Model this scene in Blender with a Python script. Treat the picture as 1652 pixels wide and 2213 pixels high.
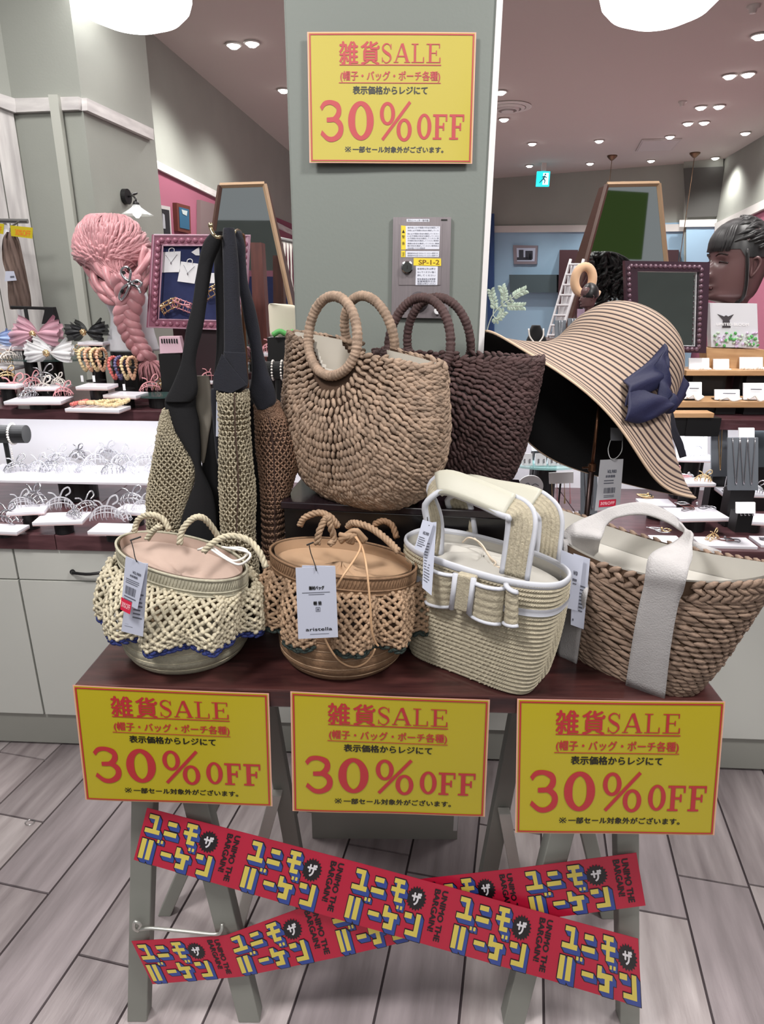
import bpy, math, random
import numpy as np
from mathutils import Vector, Matrix
random.seed(7); np.random.seed(7)
for o in list(bpy.data.objects): bpy.data.objects.remove(o)
COL=bpy.context.scene.collection
# ---------------------------------------------------------------- camera
F_PX=1411.0; TH=math.radians(19.0); ROLL=math.radians(0.36); CAMH=1.42
_c,_s=math.cos(math.pi/2-TH),math.sin(math.pi/2-TH)
_cr,_sr=math.cos(ROLL),math.sin(ROLL)
R=np.array([[1,0,0],[0,_c,-_s],[0,_s,_c]])@np.array([[_cr,-_sr,0],[_sr,_cr,0],[0,0,1]])
CAM=np.array([0,0,CAMH])
cam=bpy.data.cameras.new('camera'); camo=bpy.data.objects.new('camera',cam); COL.objects.link(camo)
m=Matrix([list(R[0])+[0],list(R[1])+[0],list(R[2])+[CAMH],[0,0,0,1]]); camo.matrix_world=m
cam.sensor_fit='HORIZONTAL'; cam.sensor_width=36; cam.lens=36*F_PX/1652; cam.clip_start=.02
SC=bpy.context.scene; SC.camera=camo
# ---------------------------------------------------------------- light
SC.view_settings.view_transform='Standard'; SC.view_settings.look='None'
SC.view_settings.exposure=0.0; SC.view_settings.gamma=1.0; SC.view_settings.use_curve_mapping=False
w=bpy.data.worlds.new('world'); w.use_nodes=True; SC.world=w
w.node_tree.nodes['Background'].inputs[0].default_value=(.93,.96,1,1)
w.node_tree.nodes['Background'].inputs[1].default_value=.28
def area(name,loc,size,power,rot=(0,0,0),color=(1,.97,.94),sy=None):
    l=bpy.data.lights.new(name,'AREA'); l.energy=power; l.size=size; l.color=color
    if sy: l.shape='RECTANGLE'; l.size_y=sy
    o=bpy.data.objects.new(name,l); COL.objects.link(o); o.location=loc; o.rotation_euler=rot; return o
area('overhead_fill_light',(-.9,.2,2.66),.35,40,(math.radians(10),math.radians(-12),0))  # unseen area lamps added overhead to fill the foreground and cabinet fronts
area('overhead_fill_light',(1.0,.3,2.66),.35,34,(math.radians(10),math.radians(14),0))
area('overhead_fill_light',(0,-1.6,2.6),1.6,30,(math.radians(35),0,0))
area('overhead_fill_light',(-1.1,1.9,2.66),.5,22)
area('overhead_fill_light',(1.2,1.9,2.66),.5,22)
area('overhead_fill_light',(0,3.0,2.68),.5,14)
for _x in (-.97,1.02):
    l=bpy.data.lights.new('pendant_bulb','POINT'); l.energy=12; l.shadow_soft_size=.06; o=bpy.data.objects.new('pendant_bulb',l); COL.objects.link(o); o.location=(_x,2.95,2.24) if False else (_x,2.75,2.36)
def spot(loc,power,target,ang=70):
    l=bpy.data.lights.new('ceiling_spot','SPOT'); l.energy=power; l.spot_size=math.radians(ang); l.spot_blend=.7; l.shadow_soft_size=.04; l.color=(1,.97,.93)
    o=bpy.data.objects.new('ceiling_spot',l); COL.objects.link(o); o.location=loc
    d=Vector(target)-Vector(loc); o.rotation_euler=d.to_track_quat('-Z','Y').to_euler(); return o
# ---------------------------------------------------------------- pixel -> point helpers
def ray(x,y): return R@np.array([(x-826)/F_PX,-(y-1106.5)/F_PX,-1.0])
def UY(x,y,Y): d=ray(x,y); return CAM+d*(Y/d[1])
def UZ(x,y,Z): d=ray(x,y); return CAM+d*((Z-CAMH)/d[2])
def UPL(x,y,p0,p1):   # vertical plane through two ground points
    d=ray(x,y); n=np.array([p1[1]-p0[1],-(p1[0]-p0[0]),0]); t=n@(np.array([p0[0],p0[1],0])-CAM)/(n@d); return CAM+d*t
CY=math.radians(-2.63); CU=np.array([math.cos(CY),math.sin(CY)]); CN=np.array([-CU[1],CU[0]]); CO=np.array([0,1.70])
def CW(a,b,z): q=CO+CU*a+CN*b; return np.array([q[0],q[1],z])
def CP(x,y,b): q0=CO+CN*b; return UPL(x,y,q0,q0+CU)
# ---------------------------------------------------------------- colour and materials
def lin(c): return tuple(((v/255)/12.92 if v/255<=.04045 else ((v/255+.055)/1.055)**2.4) for v in c)
MATS={}
def mat(name,col,rough=.6,metal=0,var=.0,vscale=30,bump=0,bscale=60,emit=0,coat=0,stretch=None,col2=None,trans=0,alpha=1,sheen=0,ior=None,detail=3):
    if name in MATS: return MATS[name]
    m=bpy.data.materials.new(name); m.use_nodes=True; nt=m.node_tree; b=nt.nodes['Principled BSDF']
    c=lin(col); b.inputs['Base Color'].default_value=(*c,1); b.inputs['Roughness'].default_value=rough; b.inputs['Metallic'].default_value=metal
    if coat: b.inputs['Coat Weight'].default_value=coat; b.inputs['Coat Roughness'].default_value=.15
    if trans: b.inputs['Transmission Weight'].default_value=trans
    if ior: b.inputs['IOR'].default_value=ior
    if alpha<1: b.inputs['Alpha'].default_value=alpha
    if sheen: b.inputs['Sheen Weight'].default_value=sheen
    if emit: b.inputs['Emission Color'].default_value=(*c,1); b.inputs['Emission Strength'].default_value=emit
    if var or bump or col2:
        tc=nt.nodes.new('ShaderNodeTexCoord'); mp=nt.nodes.new('ShaderNodeMapping'); nt.links.new(tc.outputs['Object'],mp.inputs[0])
        if stretch: mp.inputs['Scale'].default_value=stretch
    if var or col2:
        n=nt.nodes.new('ShaderNodeTexNoise'); n.inputs['Scale'].default_value=vscale; n.inputs['Detail'].default_value=detail; nt.links.new(mp.outputs[0],n.inputs[0])
        r=nt.nodes.new('ShaderNodeValToRGB'); r.color_ramp.elements[0].position=.32; r.color_ramp.elements[1].position=.68
        c2=lin(col2) if col2 else tuple(min(1,v*(1+var)) for v in c); c1=c if col2 else tuple(v*(1-var) for v in c)
        r.color_ramp.elements[0].color=(*c1,1); r.color_ramp.elements[1].color=(*c2,1)
        nt.links.new(n.outputs[0],r.inputs[0]); nt.links.new(r.outputs[0],b.inputs['Base Color'])
    if bump:
        n=nt.nodes.new('ShaderNodeTexNoise'); n.inputs['Scale'].default_value=bscale; n.inputs['Detail'].default_value=2; nt.links.new(mp.outputs[0],n.inputs[0])
        bp=nt.nodes.new('ShaderNodeBump'); bp.inputs['Strength'].default_value=bump; bp.inputs['Distance'].default_value=.002
        nt.links.new(n.outputs[0],bp.inputs['Height']); nt.links.new(bp.outputs[0],b.inputs['Normal'])
    MATS[name]=m; return m
def stripes(m,axis,scale,c1,c2,duty=.5,bump=.0):   # fine painted stripes along a UV axis
    nt=m.node_tree; b=nt.nodes['Principled BSDF']
    uv=nt.nodes.new('ShaderNodeUVMap'); sp=nt.nodes.new('ShaderNodeSeparateXYZ'); nt.links.new(uv.outputs[0],sp.inputs[0])
    mu=nt.nodes.new('ShaderNodeMath'); mu.operation='MULTIPLY'; mu.inputs[1].default_value=scale; nt.links.new(sp.outputs[axis],mu.inputs[0])
    fr=nt.nodes.new('ShaderNodeMath'); fr.operation='FRACT'; nt.links.new(mu.outputs[0],fr.inputs[0])
    r=nt.nodes.new('ShaderNodeValToRGB'); e=r.color_ramp.elements
    e[0].position=0; e[0].color=(*lin(c2),1); e[1].position=1; e[1].color=(*lin(c2),1)
    a=e.new(.5-duty/2-.08); a.color=(*lin(c2),1); a=e.new(.5-duty/2+.03); a.color=(*lin(c1),1); a=e.new(.5+duty/2-.03); a.color=(*lin(c1),1); a=e.new(.5+duty/2+.08); a.color=(*lin(c2),1)
    nt.links.new(fr.outputs[0],r.inputs[0]); nt.links.new(r.outputs[0],b.inputs['Base Color']); return m
# ---------------------------------------------------------------- mesh helpers
class MB:
    def __init__(s): s.V=[];s.F=[];s.n=0;s.uv=[]
    def add(s,V,F,uv=None):
        V=np.asarray(V,float).reshape(-1,3); s.V.append(V); s.F+= [tuple(int(i)+s.n for i in f) for f in F]; s.uv.append(np.zeros((len(V),2)) if uv is None else np.asarray(uv,float)); s.n+=len(V); return s
    def box(s,c,d,rz=0,M=None):
        x,y,z=[v/2 for v in d]; V=np.array([[i,j,k] for i in(-x,x) for j in(-y,y) for k in(-z,z)])
        if rz: V=V@np.array([[math.cos(rz),math.sin(rz),0],[-math.sin(rz),math.cos(rz),0],[0,0,1]])
        if M is not None: V=V@np.asarray(M).T
        return s.add(V+np.asarray(c),BOXF)
    def prism(s,bot,top): # two loops of equal length
        n=len(bot); F=[tuple(range(n-1,-1,-1)),tuple(range(n,2*n))]+[(i,(i+1)%n,n+(i+1)%n,n+i) for i in range(n)]
        return s.add(list(bot)+list(top),F)
    def slab(s,loop,off): # loop of 3D pts extruded by vector
        loop=[np.asarray(p,float) for p in loop]; return s.prism(loop,[p+np.asarray(off) for p in loop])
    def grid(s,G,cu=False,cv=False,uv=None,flip=False):
        G=np.asarray(G,float); nv,nu=G.shape[:2]; F=[]
        for j in range(nv if cv else nv-1):
            for i in range(nu if cu else nu-1):
                a=j*nu+i;b=j*nu+(i+1)%nu;c=((j+1)%nv)*nu+(i+1)%nu;d=((j+1)%nv)*nu+i
                F.append((a,d,c,b) if flip else (a,b,c,d))
        if uv is None:
            uu,vv=np.meshgrid(np.linspace(0,1,nu),np.linspace(0,1,nv)); uv=np.stack([uu,vv],-1)
        return s.add(G.reshape(-1,3),F,np.asarray(uv).reshape(-1,2))
    def tube(s,P,r,n=8,closed=False,cap=True,flat=1.0,up=None):
        P=np.asarray(P,float); m=len(P); r=np.full(m,r) if np.isscalar(r) else np.asarray(r,float)
        T=np.gradient(P,axis=0) if not closed else np.roll(P,-1,0)-np.roll(P,1,0)
        T/=np.linalg.norm(T,axis=1)[:,None]+1e-12
        u=np.array(up if up is not None else ([0,0,1] if abs(T[0][2])<.9 else [0,1,0]),float); G=[]
        for i in range(m):
            a=u-T[i]*(u@T[i]); a/=np.linalg.norm(a)+1e-12; b=np.cross(T[i],a)
            if up is None: u=a
            an=np.linspace(0,2*math.pi,n,endpoint=False)
            G.append(P[i]+r[i]*(np.outer(np.cos(an)*flat,a)+np.outer(np.sin(an),b)))
        s.grid(np.array(G),cu=True,cv=closed)
        if cap and not closed:
            k=s.n-m*n; s.F.append(tuple(range(k+n-1,k-1,-1))); s.F.append(tuple(range(k+(m-1)*n,k+m*n)))
        return s
    def lathe(s,prof,c=(0,0,0),n=24,cap=True,sx=1,sy=1):
        G=np.array([[[r*math.cos(a)*sx,r*math.sin(a)*sy,z] for a in np.linspace(0,2*math.pi,n,endpoint=False)] for r,z in prof])+np.asarray(c)
        k=s.n; s.grid(G,cu=True)
        if cap: s.F.append(tuple(range(k+n-1,k-1,-1))); s.F.append(tuple(range(k+(len(prof)-1)*n,k+len(prof)*n)))
        return s
BOXF=[(0,1,3,2),(4,6,7,5),(0,4,5,1),(2,3,7,6),(0,2,6,4),(1,5,7,3)]
WL={}
def link(o,parent,w):
    COL.objects.link(o)
    if parent is not None: o.parent=parent
    else: o.location=w
    WL[o.name]=np.asarray(w,float)
def obj(name,mb,m,parent=None,smooth=False,local=False,origin=None,bevel=0,label=None):
    V=np.concatenate(mb.V) if mb.V else np.zeros((0,3))
    if local: w=WL[parent.name] if parent is not None else np.zeros(3)
    elif parent is not None: w=WL[parent.name]; V=V-w
    else:
        w=np.asarray(origin,float) if origin is not None else np.array([V[:,0].mean(),V[:,1].mean(),V[:,2].min()]); V=V-w
    me=bpy.data.meshes.new(name); me.from_pydata(V.tolist(),[],mb.F); me.materials.append(m)
    uvl=me.uv_layers.new(name='UVMap'); UV=np.concatenate(mb.uv)
    li=np.empty(len(me.loops),int); me.loops.foreach_get('vertex_index',li); uvl.data.foreach_set('uv',UV[li].ravel())
    if smooth: me.polygons.foreach_set('use_smooth',[True]*len(me.polygons))
    me.update()
    o=bpy.data.objects.new(name,me); link(o,parent,w)
    if bevel:
        b=o.modifiers.new('b','BEVEL'); b.width=bevel; b.segments=2; b.limit_method='ANGLE'
    if label: o['label']=label
    return o
def thing(name,label,cat,loc,rz=0,group=None):
    o=bpy.data.objects.new(name,None); o.empty_display_size=.02; COL.objects.link(o); o.location=loc; o.rotation_euler=(0,0,rz)
    o['label']=label;o['category']=cat
    if group:o['group']=group
    WL[o.name]=np.asarray(loc,float); return o
def tag(o,label,cat,group=None):
    o['label']=label;o['category']=cat
    if group:o['group']=group
    return o
def structure(o): o['kind']='structure'; return o
def copy_thing(root,loc,rz=0,label=None,group=None,scale=None):
    r=root.copy(); COL.objects.link(r); r.location=loc; r.rotation_euler=(0,0,rz); WL[r.name]=np.asarray(loc,float)
    if scale: r.scale=(scale,)*3
    if label:r['label']=label
    if group:r['group']=group
    for ch in list(root.children):
        c=ch.copy(); COL.objects.link(c); c.parent=r
        for g in list(ch.children):
            d=g.copy(); COL.objects.link(d); d.parent=c
    return r
def cr(P,n,closed=False): # smooth curve through points
    P=np.asarray(P,float); m=len(P); out=[]
    T=np.linspace(0,m if closed else m-1,n,endpoint=not closed)
    for t in T:
        i=min(int(t),(m-1) if closed else (m-2)); f=t-i
        if closed: p0,p1,p2,p3=P[(i-1)%m],P[i%m],P[(i+1)%m],P[(i+2)%m]
        else: p1,p2=P[i],P[i+1]; p0=P[i-1] if i>0 else 2*p1-p2; p3=P[i+2] if i+2<m else 2*p2-p1
        out.append(.5*((2*p1)+(-p0+p2)*f+(2*p0-5*p1+4*p2-p3)*f*f+(-p0+3*p1-3*p2+p3)*f**3))
    return np.array(out)
# surface sampling on a grid G[v,u]
class Surf:
    def __init__(s,G,closed=True): s.G=np.asarray(G,float); s.closed=closed
    def at(s,u,v):
        G=s.G; nv,nu=G.shape[:2]; u=np.asarray(u,float); v=np.clip(np.asarray(v,float),0,1)*(nv-1)
        u=(u%1)*nu if s.closed else np.clip(u,0,1)*(nu-1)
        i=np.floor(u).astype(int); 
        if not s.closed: i=np.minimum(i,nu-2)
        j=np.minimum(np.floor(v).astype(int),nv-2); fu=(u-i)[:,None]; fv=(v-j)[:,None]
        i0=i%nu; i1=(i+1)%nu
        return (G[j,i0]*(1-fu)+G[j,i1]*fu)*(1-fv)+(G[j+1,i0]*(1-fu)+G[j+1,i1]*fu)*fv
    def frame(s,u,v,e=.006):
        P=s.at(u,v); v=np.asarray(v,float)
        if s.closed: Tu=s.at(u+e,v)-s.at(u-e,v)
        else: Tu=s.at(np.minimum(u+e,1),v)-s.at(np.maximum(u-e,0),v)
        Tv=s.at(u,np.minimum(v+e,1))-s.at(u,np.maximum(v-e,0))
        Tu/=np.linalg.norm(Tu,axis=1)[:,None]+1e-12; N=np.cross(Tu,Tv); N/=np.linalg.norm(N,axis=1)[:,None]+1e-12
        Tv=np.cross(N,Tu); return P,Tu,Tv,N
def capsules(mb,P,D,N,L,W,H=None,n=6,jit=0,ring=((-1,.12),(-.62,.8),(0,1),(.62,.8),(1,.12))):
    # elongated beads: centres P, direction D, normal N, half length L, half width W, half height H
    k=len(P)
    if k==0: return mb
    if H is None: H=W
    L=np.broadcast_to(L,(k,));W=np.broadcast_to(W,(k,));H=np.broadcast_to(H,(k,))
    D=D/(np.linalg.norm(D,axis=1)[:,None]+1e-12); N=N-D*np.sum(N*D,1)[:,None]; N=N/(np.linalg.norm(N,axis=1)[:,None]+1e-12); B=np.cross(N,D)
    an=np.linspace(0,2*math.pi,n,endpoint=False); m=len(ring)
    tv=np.array([[t,r*math.cos(a),r*math.sin(a)] for t,r in ring for a in an])
    V=P[:,None,:]+D[:,None,:]*(tv[None,:,0,None]*L[:,None,None])+B[:,None,:]*(tv[None,:,1,None]*W[:,None,None])+N[:,None,:]*(tv[None,:,2,None]*H[:,None,None])
    if jit: V+=np.random.randn(k,1,3)*jit
    f=[(j*n+i,j*n+(i+1)%n,(j+1)*n+(i+1)%n,(j+1)*n+i) for j in range(m-1) for i in range(n)]
    nv=m*n; FF=(np.array(f)[None]+np.arange(k)[:,None,None]*nv).reshape(-1,4)
    return mb.add(V.reshape(-1,3),FF.tolist())
# ================================================================= STRUCTURE
M_wall=mat('grey_green_wall_paint',(150,153,146),.75,var=.04,vscale=3,bump=.15,bscale=120)
M_ceil=mat('ceiling_paint',(190,182,178),.9,bump=.1,bscale=90)
M_pillar=mat('pillar_paint',(120,126,121),.55,bump=.12,bscale=150)
M_white=mat('weathered_white_board',(214,211,209),.7,col2=(176,172,172),vscale=7,stretch=(6,6,.6),bump=.2,bscale=30,detail=5)
M_whb=mat('weathered_frieze_board',(214,211,209),.7,col2=(182,178,178),vscale=7,stretch=(1,1,5),bump=.2,bscale=30,detail=5)
M_pink=mat('plum_pink_wall',(140,78,98),.8)
M_blue=mat('dusty_blue_wall',(150,182,206),.8)
M_panel=mat('cabinet_grey_laminate',(202,203,197),.5,bump=.05)
M_base=mat('cabinet_plinth_grey',(150,150,143),.6)
M_dark=mat('dark_gap',(14,13,13),.8)
M_black=mat('black_satin',(16,15,17),.45)
M_mauve=mat('mauve_brown_wood_edge',(92,58,64),.35,col2=(70,40,45),vscale=12,stretch=(1,6,6),coat=.3,detail=5)
M_topw=mat('mauve_wood_top',(104,70,74),.35,col2=(76,48,52),vscale=10,stretch=(1,6,6),coat=.3,detail=5)
M_trim=mat('pale_trim',(205,203,200),.6)
M_led=mat('white_backing',(245,243,248),.7)
# floor planks
def plankmat(i,c1,c2):
    m=mat('wood_look_floor_%d'%i,c1,.33,col2=c2,vscale=2.2,bump=.25,bscale=20,stretch=(9,1.2,1),detail=8)
    return m
PM=[plankmat(0,(132,121,122),(186,175,176)),plankmat(1,(118,108,110),(170,160,161)),plankmat(2,(144,133,133),(196,187,187)),plankmat(3,(126,117,119),(166,155,158))]
fy=math.radians(-12.2)
fl=MB().box((0,3.2,-.03),(9,14,.05)); floor=structure(obj('floor',fl,mat('floor_joint',(62,52,56),.8),origin=(0,0,0)))
obj('far_floor_field',MB().box((.5,6.6,-.003),(8,8,.004)),mat('far_floor',(170,158,156),.4,var=.1,vscale=3,stretch=(8,1,1)),floor)
random.seed(3)
OFF={-1.395:1.21,-1.225:1.015,-1.055:.62,-.885:.894,.305:1.286,.475:1.413,-.715:1.15,-.545:1.41}
ca,sa=math.cos(math.radians(12.2)),math.sin(math.radians(12.2))
for k in range(-13,9):
    u0=.475+.17*k
    key=[q for q in OFF if abs(q-u0)<.01]
    v0=OFF[key[0]] if key else .7+random.random()*.8
    v=v0-1.8
    while v<3.2:
        a,b=v,v+.9; v=b
        if b<.3 or a>2.7: continue
        um,vm=u0+.085,(a+b)/2
        X=um*ca+vm*sa; Y=-um*sa+vm*ca
        if abs(X)>1.75 or Y>2.5: continue
        g=.0016; V=[(-.085+g,-.45+g,-.012),(.085-g,-.45+g,-.012),(.085-g,.45-g,-.012),(-.085+g,.45-g,-.012)]
        e=.0012; T=[(-.085+g+e,-.45+g+e,0),(.085-g-e,-.45+g+e,0),(.085-g-e,.45-g-e,0),(-.085+g+e,.45-g-e,0)]
        p=obj('floor_plank',MB().prism(V,T),random.choice(PM),floor,local=True)
        p.location=(X,Y,0); p.rotation_euler=(0,0,fy)
        p.data.transform(Matrix.Translation((0,0,0)))
# ceiling
ceil=structure(obj('ceiling',MB().box((.3,4.9,2.72),(10,10.6,.04)),M_ceil,origin=(0,0,2.7)))
# walls (plan points)
def wall(name,p0,p1,z0,z1,t,m,k=True):
    p0=np.array(p0);p1=np.array(p1);d=(p1-p0)/np.linalg.norm(p1-p0);n=np.array([-d[1],d[0]])*t
    L=[(p0[0],p0[1]),(p1[0],p1[1]),(p1[0]+n[0],p1[1]+n[1]),(p0[0]+n[0],p0[1]+n[1])]
    o=obj(name,MB().prism([(a,b,z0) for a,b in L],[(a,b,z1) for a,b in L]),m,origin=(p0[0],p0[1],z0))
    return structure(o) if k else o
LW0,LW1=(-1.36,3.0),(-.70,10.0)          # pink wall line
BW0,BW1=(-.9,10.3),(3.55,7.70)          # back wall line
RW0,RW1=(3.55,7.70),(2.42,1.5)           # right wall line
wl=wall('wall_left',LW0,LW1,0,2.7,.1,M_wall)
wb=wall('wall_back',BW0,BW1,0,2.7,.1,M_wall)
wr=wall('wall_right',RW0,RW1,0,2.7,.1,M_wall)
def strip_on(name,p0,p1,px0,px1,yt0,yt1,yb0,yb1,m,t,parent=None):
    q=[UPL(px0,yt0,p0,p1),UPL(px1,yt1,p0,p1),UPL(px1,yb1,p0,p1),UPL(px0,yb0,p0,p1)]
    d=np.array([p1[0]-p0[0],p1[1]-p0[1],0.]);d/=np.linalg.norm(d);n=np.array([d[1],-d[0],0]);
    if n@(CAM-q[0])<0:n=-n
    return obj(name,MB().slab(q,n*t),m,parent)
# painted wall fields and frieze boards
lo=obj('painted_field',MB().slab([np.array([*LW0,0]),np.array([*LW1,0]),np.array([*LW1,2.0]),np.array([*LW0,2.0])],(.004,0,0)),M_pink,wl)
ZF=2.10
f0=UPL(322,342,LW0,LW1); f1=UPL(622,494,LW0,LW1)
zl0=f0[2]; zl1=UPL(468,417,LW0,LW1)[2]
lo.data.materials[0]=M_pink
strip_on('frieze_board',LW0,LW1,318,640,340,503,357,513,M_whb,.02,wl)
# shift pink to below frieze
for v in lo.data.vertices:
    if v.co.z>1: v.co.z=(UPL(400,390,LW0,LW1)[2])
dB=np.array([BW1[0]-BW0[0],BW1[1]-BW0[1],0]);dB/=np.linalg.norm(dB);nB=np.array([dB[1],-dB[0],0])
zb=UPL(1072,496,BW0,BW1)[2]
obj('painted_field',MB().slab([np.array([*BW0,0]),np.array([*BW1,0]),np.array([*BW1,zb]),np.array([*BW0,zb])],nB*.004),M_blue,wb)
strip_on('frieze_board',BW0,BW1,1030,1556,489,484,503,500,M_trim,.03,wb)
dR=np.array([RW1[0]-RW0[0],RW1[1]-RW0[1],0]);dR/=np.linalg.norm(dR);nR=np.array([dR[1],-dR[0],0])
zr=UPL(1600,470,RW0,RW1)[2]
obj('painted_field',MB().slab([np.array([*RW0,0]),np.array([*RW1,0]),np.array([*RW1,zr]),np.array([*RW0,zr])],nR*.004),M_pink,wr)
strip_on('frieze_board',RW0,RW1,1552,1700,483,412,500,432,M_trim,.03,wr)
# right corner pilaster with recessed dark panel and its own frieze
pc=UPL(1500,480,BW0,BW1)
pl=structure(strip_on('wall_corner_pier',BW0,BW1,1482,1566,340,338,690,690,M_wall,.12))
q=[UPL(x,y,(BW0[0]-.14*nB[0]*-1,BW0[1]+.14*nB[1]),(BW1[0]+.14*nB[0],BW1[1]+.14*nB[1])) for x,y in ((1484,486),(1560,484),(1560,700),(1484,700))]
obj('painted_field',MB().slab(q,nB*.01),M_blue,pl)
q=[UPL(x,y,(BW0[0]+.14*nB[0],BW0[1]+.14*nB[1]),(BW1[0]+.14*nB[0],BW1[1]+.14*nB[1])) for x,y in ((1470,476),(1562,474),(1562,490),(1470,491))]
obj('frieze_board',MB().slab(q,nB*.03),M_trim,pl)
q=[UPL(x,y,(BW0[0]+.14*nB[0],BW0[1]+.14*nB[1]),(BW1[0]+.14*nB[0],BW1[1]+.14*nB[1])) for x,y in ((1478,364),(1566,360),(1556,468),(1484,470))]
obj('dark_recess_panel',MB().slab(q,nB*.01),mat('dark_grey_panel',(78,78,76),.8),pl)
# near left column
cx0,cx1=-1.42,-1.13; cyf=2.82
zc=2.08
side_end=UPL(319,280,(-1.13,2.80),(-1.05,3.4))
colm=MB().prism([(cx0,2.86,0),(-1.13,2.80,0),(-1.045,3.36,0),(-1.62,3.5,0)],[(cx0,2.86,2.7),(-1.13,2.80,2.7),(-1.045,3.36,2.7),(-1.62,3.5,2.7)])
col=structure(obj('wall_left_column',colm,M_wall,origin=(-1.3,3,0)))
def brd(p0,p1,pts,name='frieze_board',m=M_whb,t=.022,parent=None):
    q=[UPL(x,y,p0,p1) for x,y in pts]; d=np.array([p1[0]-p0[0],p1[1]-p0[1],0.]);d/=np.linalg.norm(d);n=np.array([d[1],-d[0],0])
    if n@(CAM-q[0])<0:n=-n
    return obj(name,MB().slab(q,n*t),m,parent)
A0,A1=(-1.42,2.86),(-1.13,2.80); B0,B1=(-1.13,2.80),(-1.045,3.36)
brd(A0,A1,[(30,216),(177,212),(178,240),(31,246)],parent=col)
brd(B0,B1,[(176,212),(322,279),(323,303),(177,239)],parent=col)
# conduit pipe running down the column face
P=[UPL(124,215,A0,A1)+np.array([0,-.05,0]),UPL(150,520,A0,A1)+np.array([0,-.05,0]),UPL(205,830,A0,A1)+np.array([0,-.05,0])]
zz=np.array([0,0,1]); top=UPL(127,212,A0,A1)+np.array([0,-.035,0]); bot=top*1; bot[2]=1.0
obj('conduit_pipe',MB().prism([bot+np.array(k) for k in((-.017,-.014,0),(.017,-.014,0),(.017,.014,0),(-.017,.014,0))],[top+np.array(k) for k in((-.017,-.014,0),(.017,-.014,0),(.017,.014,0),(-.017,.014,0))]),mat('conduit_grey',(176,178,170),.5),col)
# far-left plank wall with separate planks
D0=np.array([-1.42,2.86]); D1=np.array([-2.3,2.30])
pw=wall('wall_plank_left',tuple(D1),tuple(D0),0,2.7,.06,M_wall)
dd=(D1-D0)/np.linalg.norm(D1-D0); nn=np.array([dd[1],-dd[0]]); 
if nn@(-D0)<0: nn=-nn
for k in range(12):
    a=D0+dd*(.004+k*.075); b=D0+dd*(.004+k*.075+.071); o=nn*.014
    zt=UPL(20,232,tuple(D0),tuple(D1))[2]
    L=[a,b,b+o,a+o]; obj('wall_plank',MB().prism([(p[0],p[1],.0) for p in L],[(p[0],p[1],zt) for p in L]),M_white,pw)
brd(tuple(D0+nn*.014),tuple(D1+nn*.014),[(33,216),(-60,186),(-60,212),(33,246)],parent=pw)
# opposite side of the mall seen only in mirrors
structure(obj('wall_front',MB().box((0,-5.5,1.6),(12,.1,3.4)),M_wall,origin=(0,-5.5,0)))
structure(obj('wall_front_green_band',MB().box((3.3,-5.4,2.9),(8,.06,1.1)),mat('leaf_green_paint',(104,132,62),.8),origin=(0,-5.4,2.3)))
# pillar
px0,px1=-.181,.207
pil=MB().box(((px0+px1)/2,1.395+.135,1.35),(px1-px0,.27,2.7)); pillar=structure(obj('wall_pillar',pil,M_pillar,origin=(0,1.53,0),bevel=.004))
obj('corner_guard',MB().box((px1-.0035,1.395-.002,1.36),(.011,.006,2.66)),mat('white_corner_guard',(225,222,222),.35),pillar)
obj('plinth',MB().box(((px0+px1)/2,1.395+.132,.05),(px1-px0+.006,.272,.1)),M_base,pillar)
# ceiling round vent, access panel, detectors
cvent=thing('ceiling_vent','round louvred air vent in the ceiling beside the pillar','vent',tuple(UZ(1098,230,2.7)))
vc=UZ(1098,230,2.7)
for r,z,nm in ((.17,-.012,'rim'),(.125,-.022,'louvre_ring'),(.085,-.03,'louvre_ring'),(.045,-.036,'core')):
    rr=[(r,0),(r*1.04,z*.6),(r*.96,z),(r*.80,z),(r*.78,0)] if nm!='core' else [(r,0),(r,z),(0.001,z)]
    obj(nm,MB().lathe(rr,vc,32,cap=False),M_trim,cvent,smooth=False)
q=[UZ(*p,2.698) for p in((1388,301),(1475,299),(1453,323),(1374,326))]
o=obj('access_panel',MB().slab(q,(0,0,-.008)),mat('panel_white',(178,172,170),.7)); tag(o,'square white access panel set in the ceiling','panel'); 
inn=[np.mean(q,axis=0)+(p-np.mean(q,axis=0))*.9 for p in q]; obj('inner_panel',MB().slab([p+np.array([0,0,-.008]) for p in inn],(0,0,-.003)),mat('panel_white2',(190,184,182),.7),o)
M_lamp=mat('lit_downlight',(255,252,246),.5,emit=14)
M_ring=mat('downlight_trim',(200,196,192),.5)
DL=[(505,95),(545,91),(613,193),(1083,197),(1090,256),(1151,309),(1296,303),(1145,357),(1276,352),(1408,346),(1449,294),(1516,230),(1555,228),(1488,265),(1523,263),(1612,286),(1547,340),(1578,162),(1618,158),(1643,75)]
NMS={0:'left lamp of the twin downlights over the left aisle',1:'right lamp of the twin downlights over the left aisle',2:'small downlight close to the pillar, left side'}
dl=thing('downlight','left lamp of the twin downlights above the pink wig','ceiling light',(0,0,0))
obj('trim_ring',MB().lathe([(.042,0),(.048,-.006),(.040,-.010),(.034,-.004)],(0,0,0),20,cap=False),M_ring,dl,local=True,smooth=True)
obj('bulb',MB().lathe([(.034,-.003),(.033,-.012),(.02,-.022),(.001,-.025)],(0,0,0),16,cap=False),M_lamp,dl,local=True,smooth=True)
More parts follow.
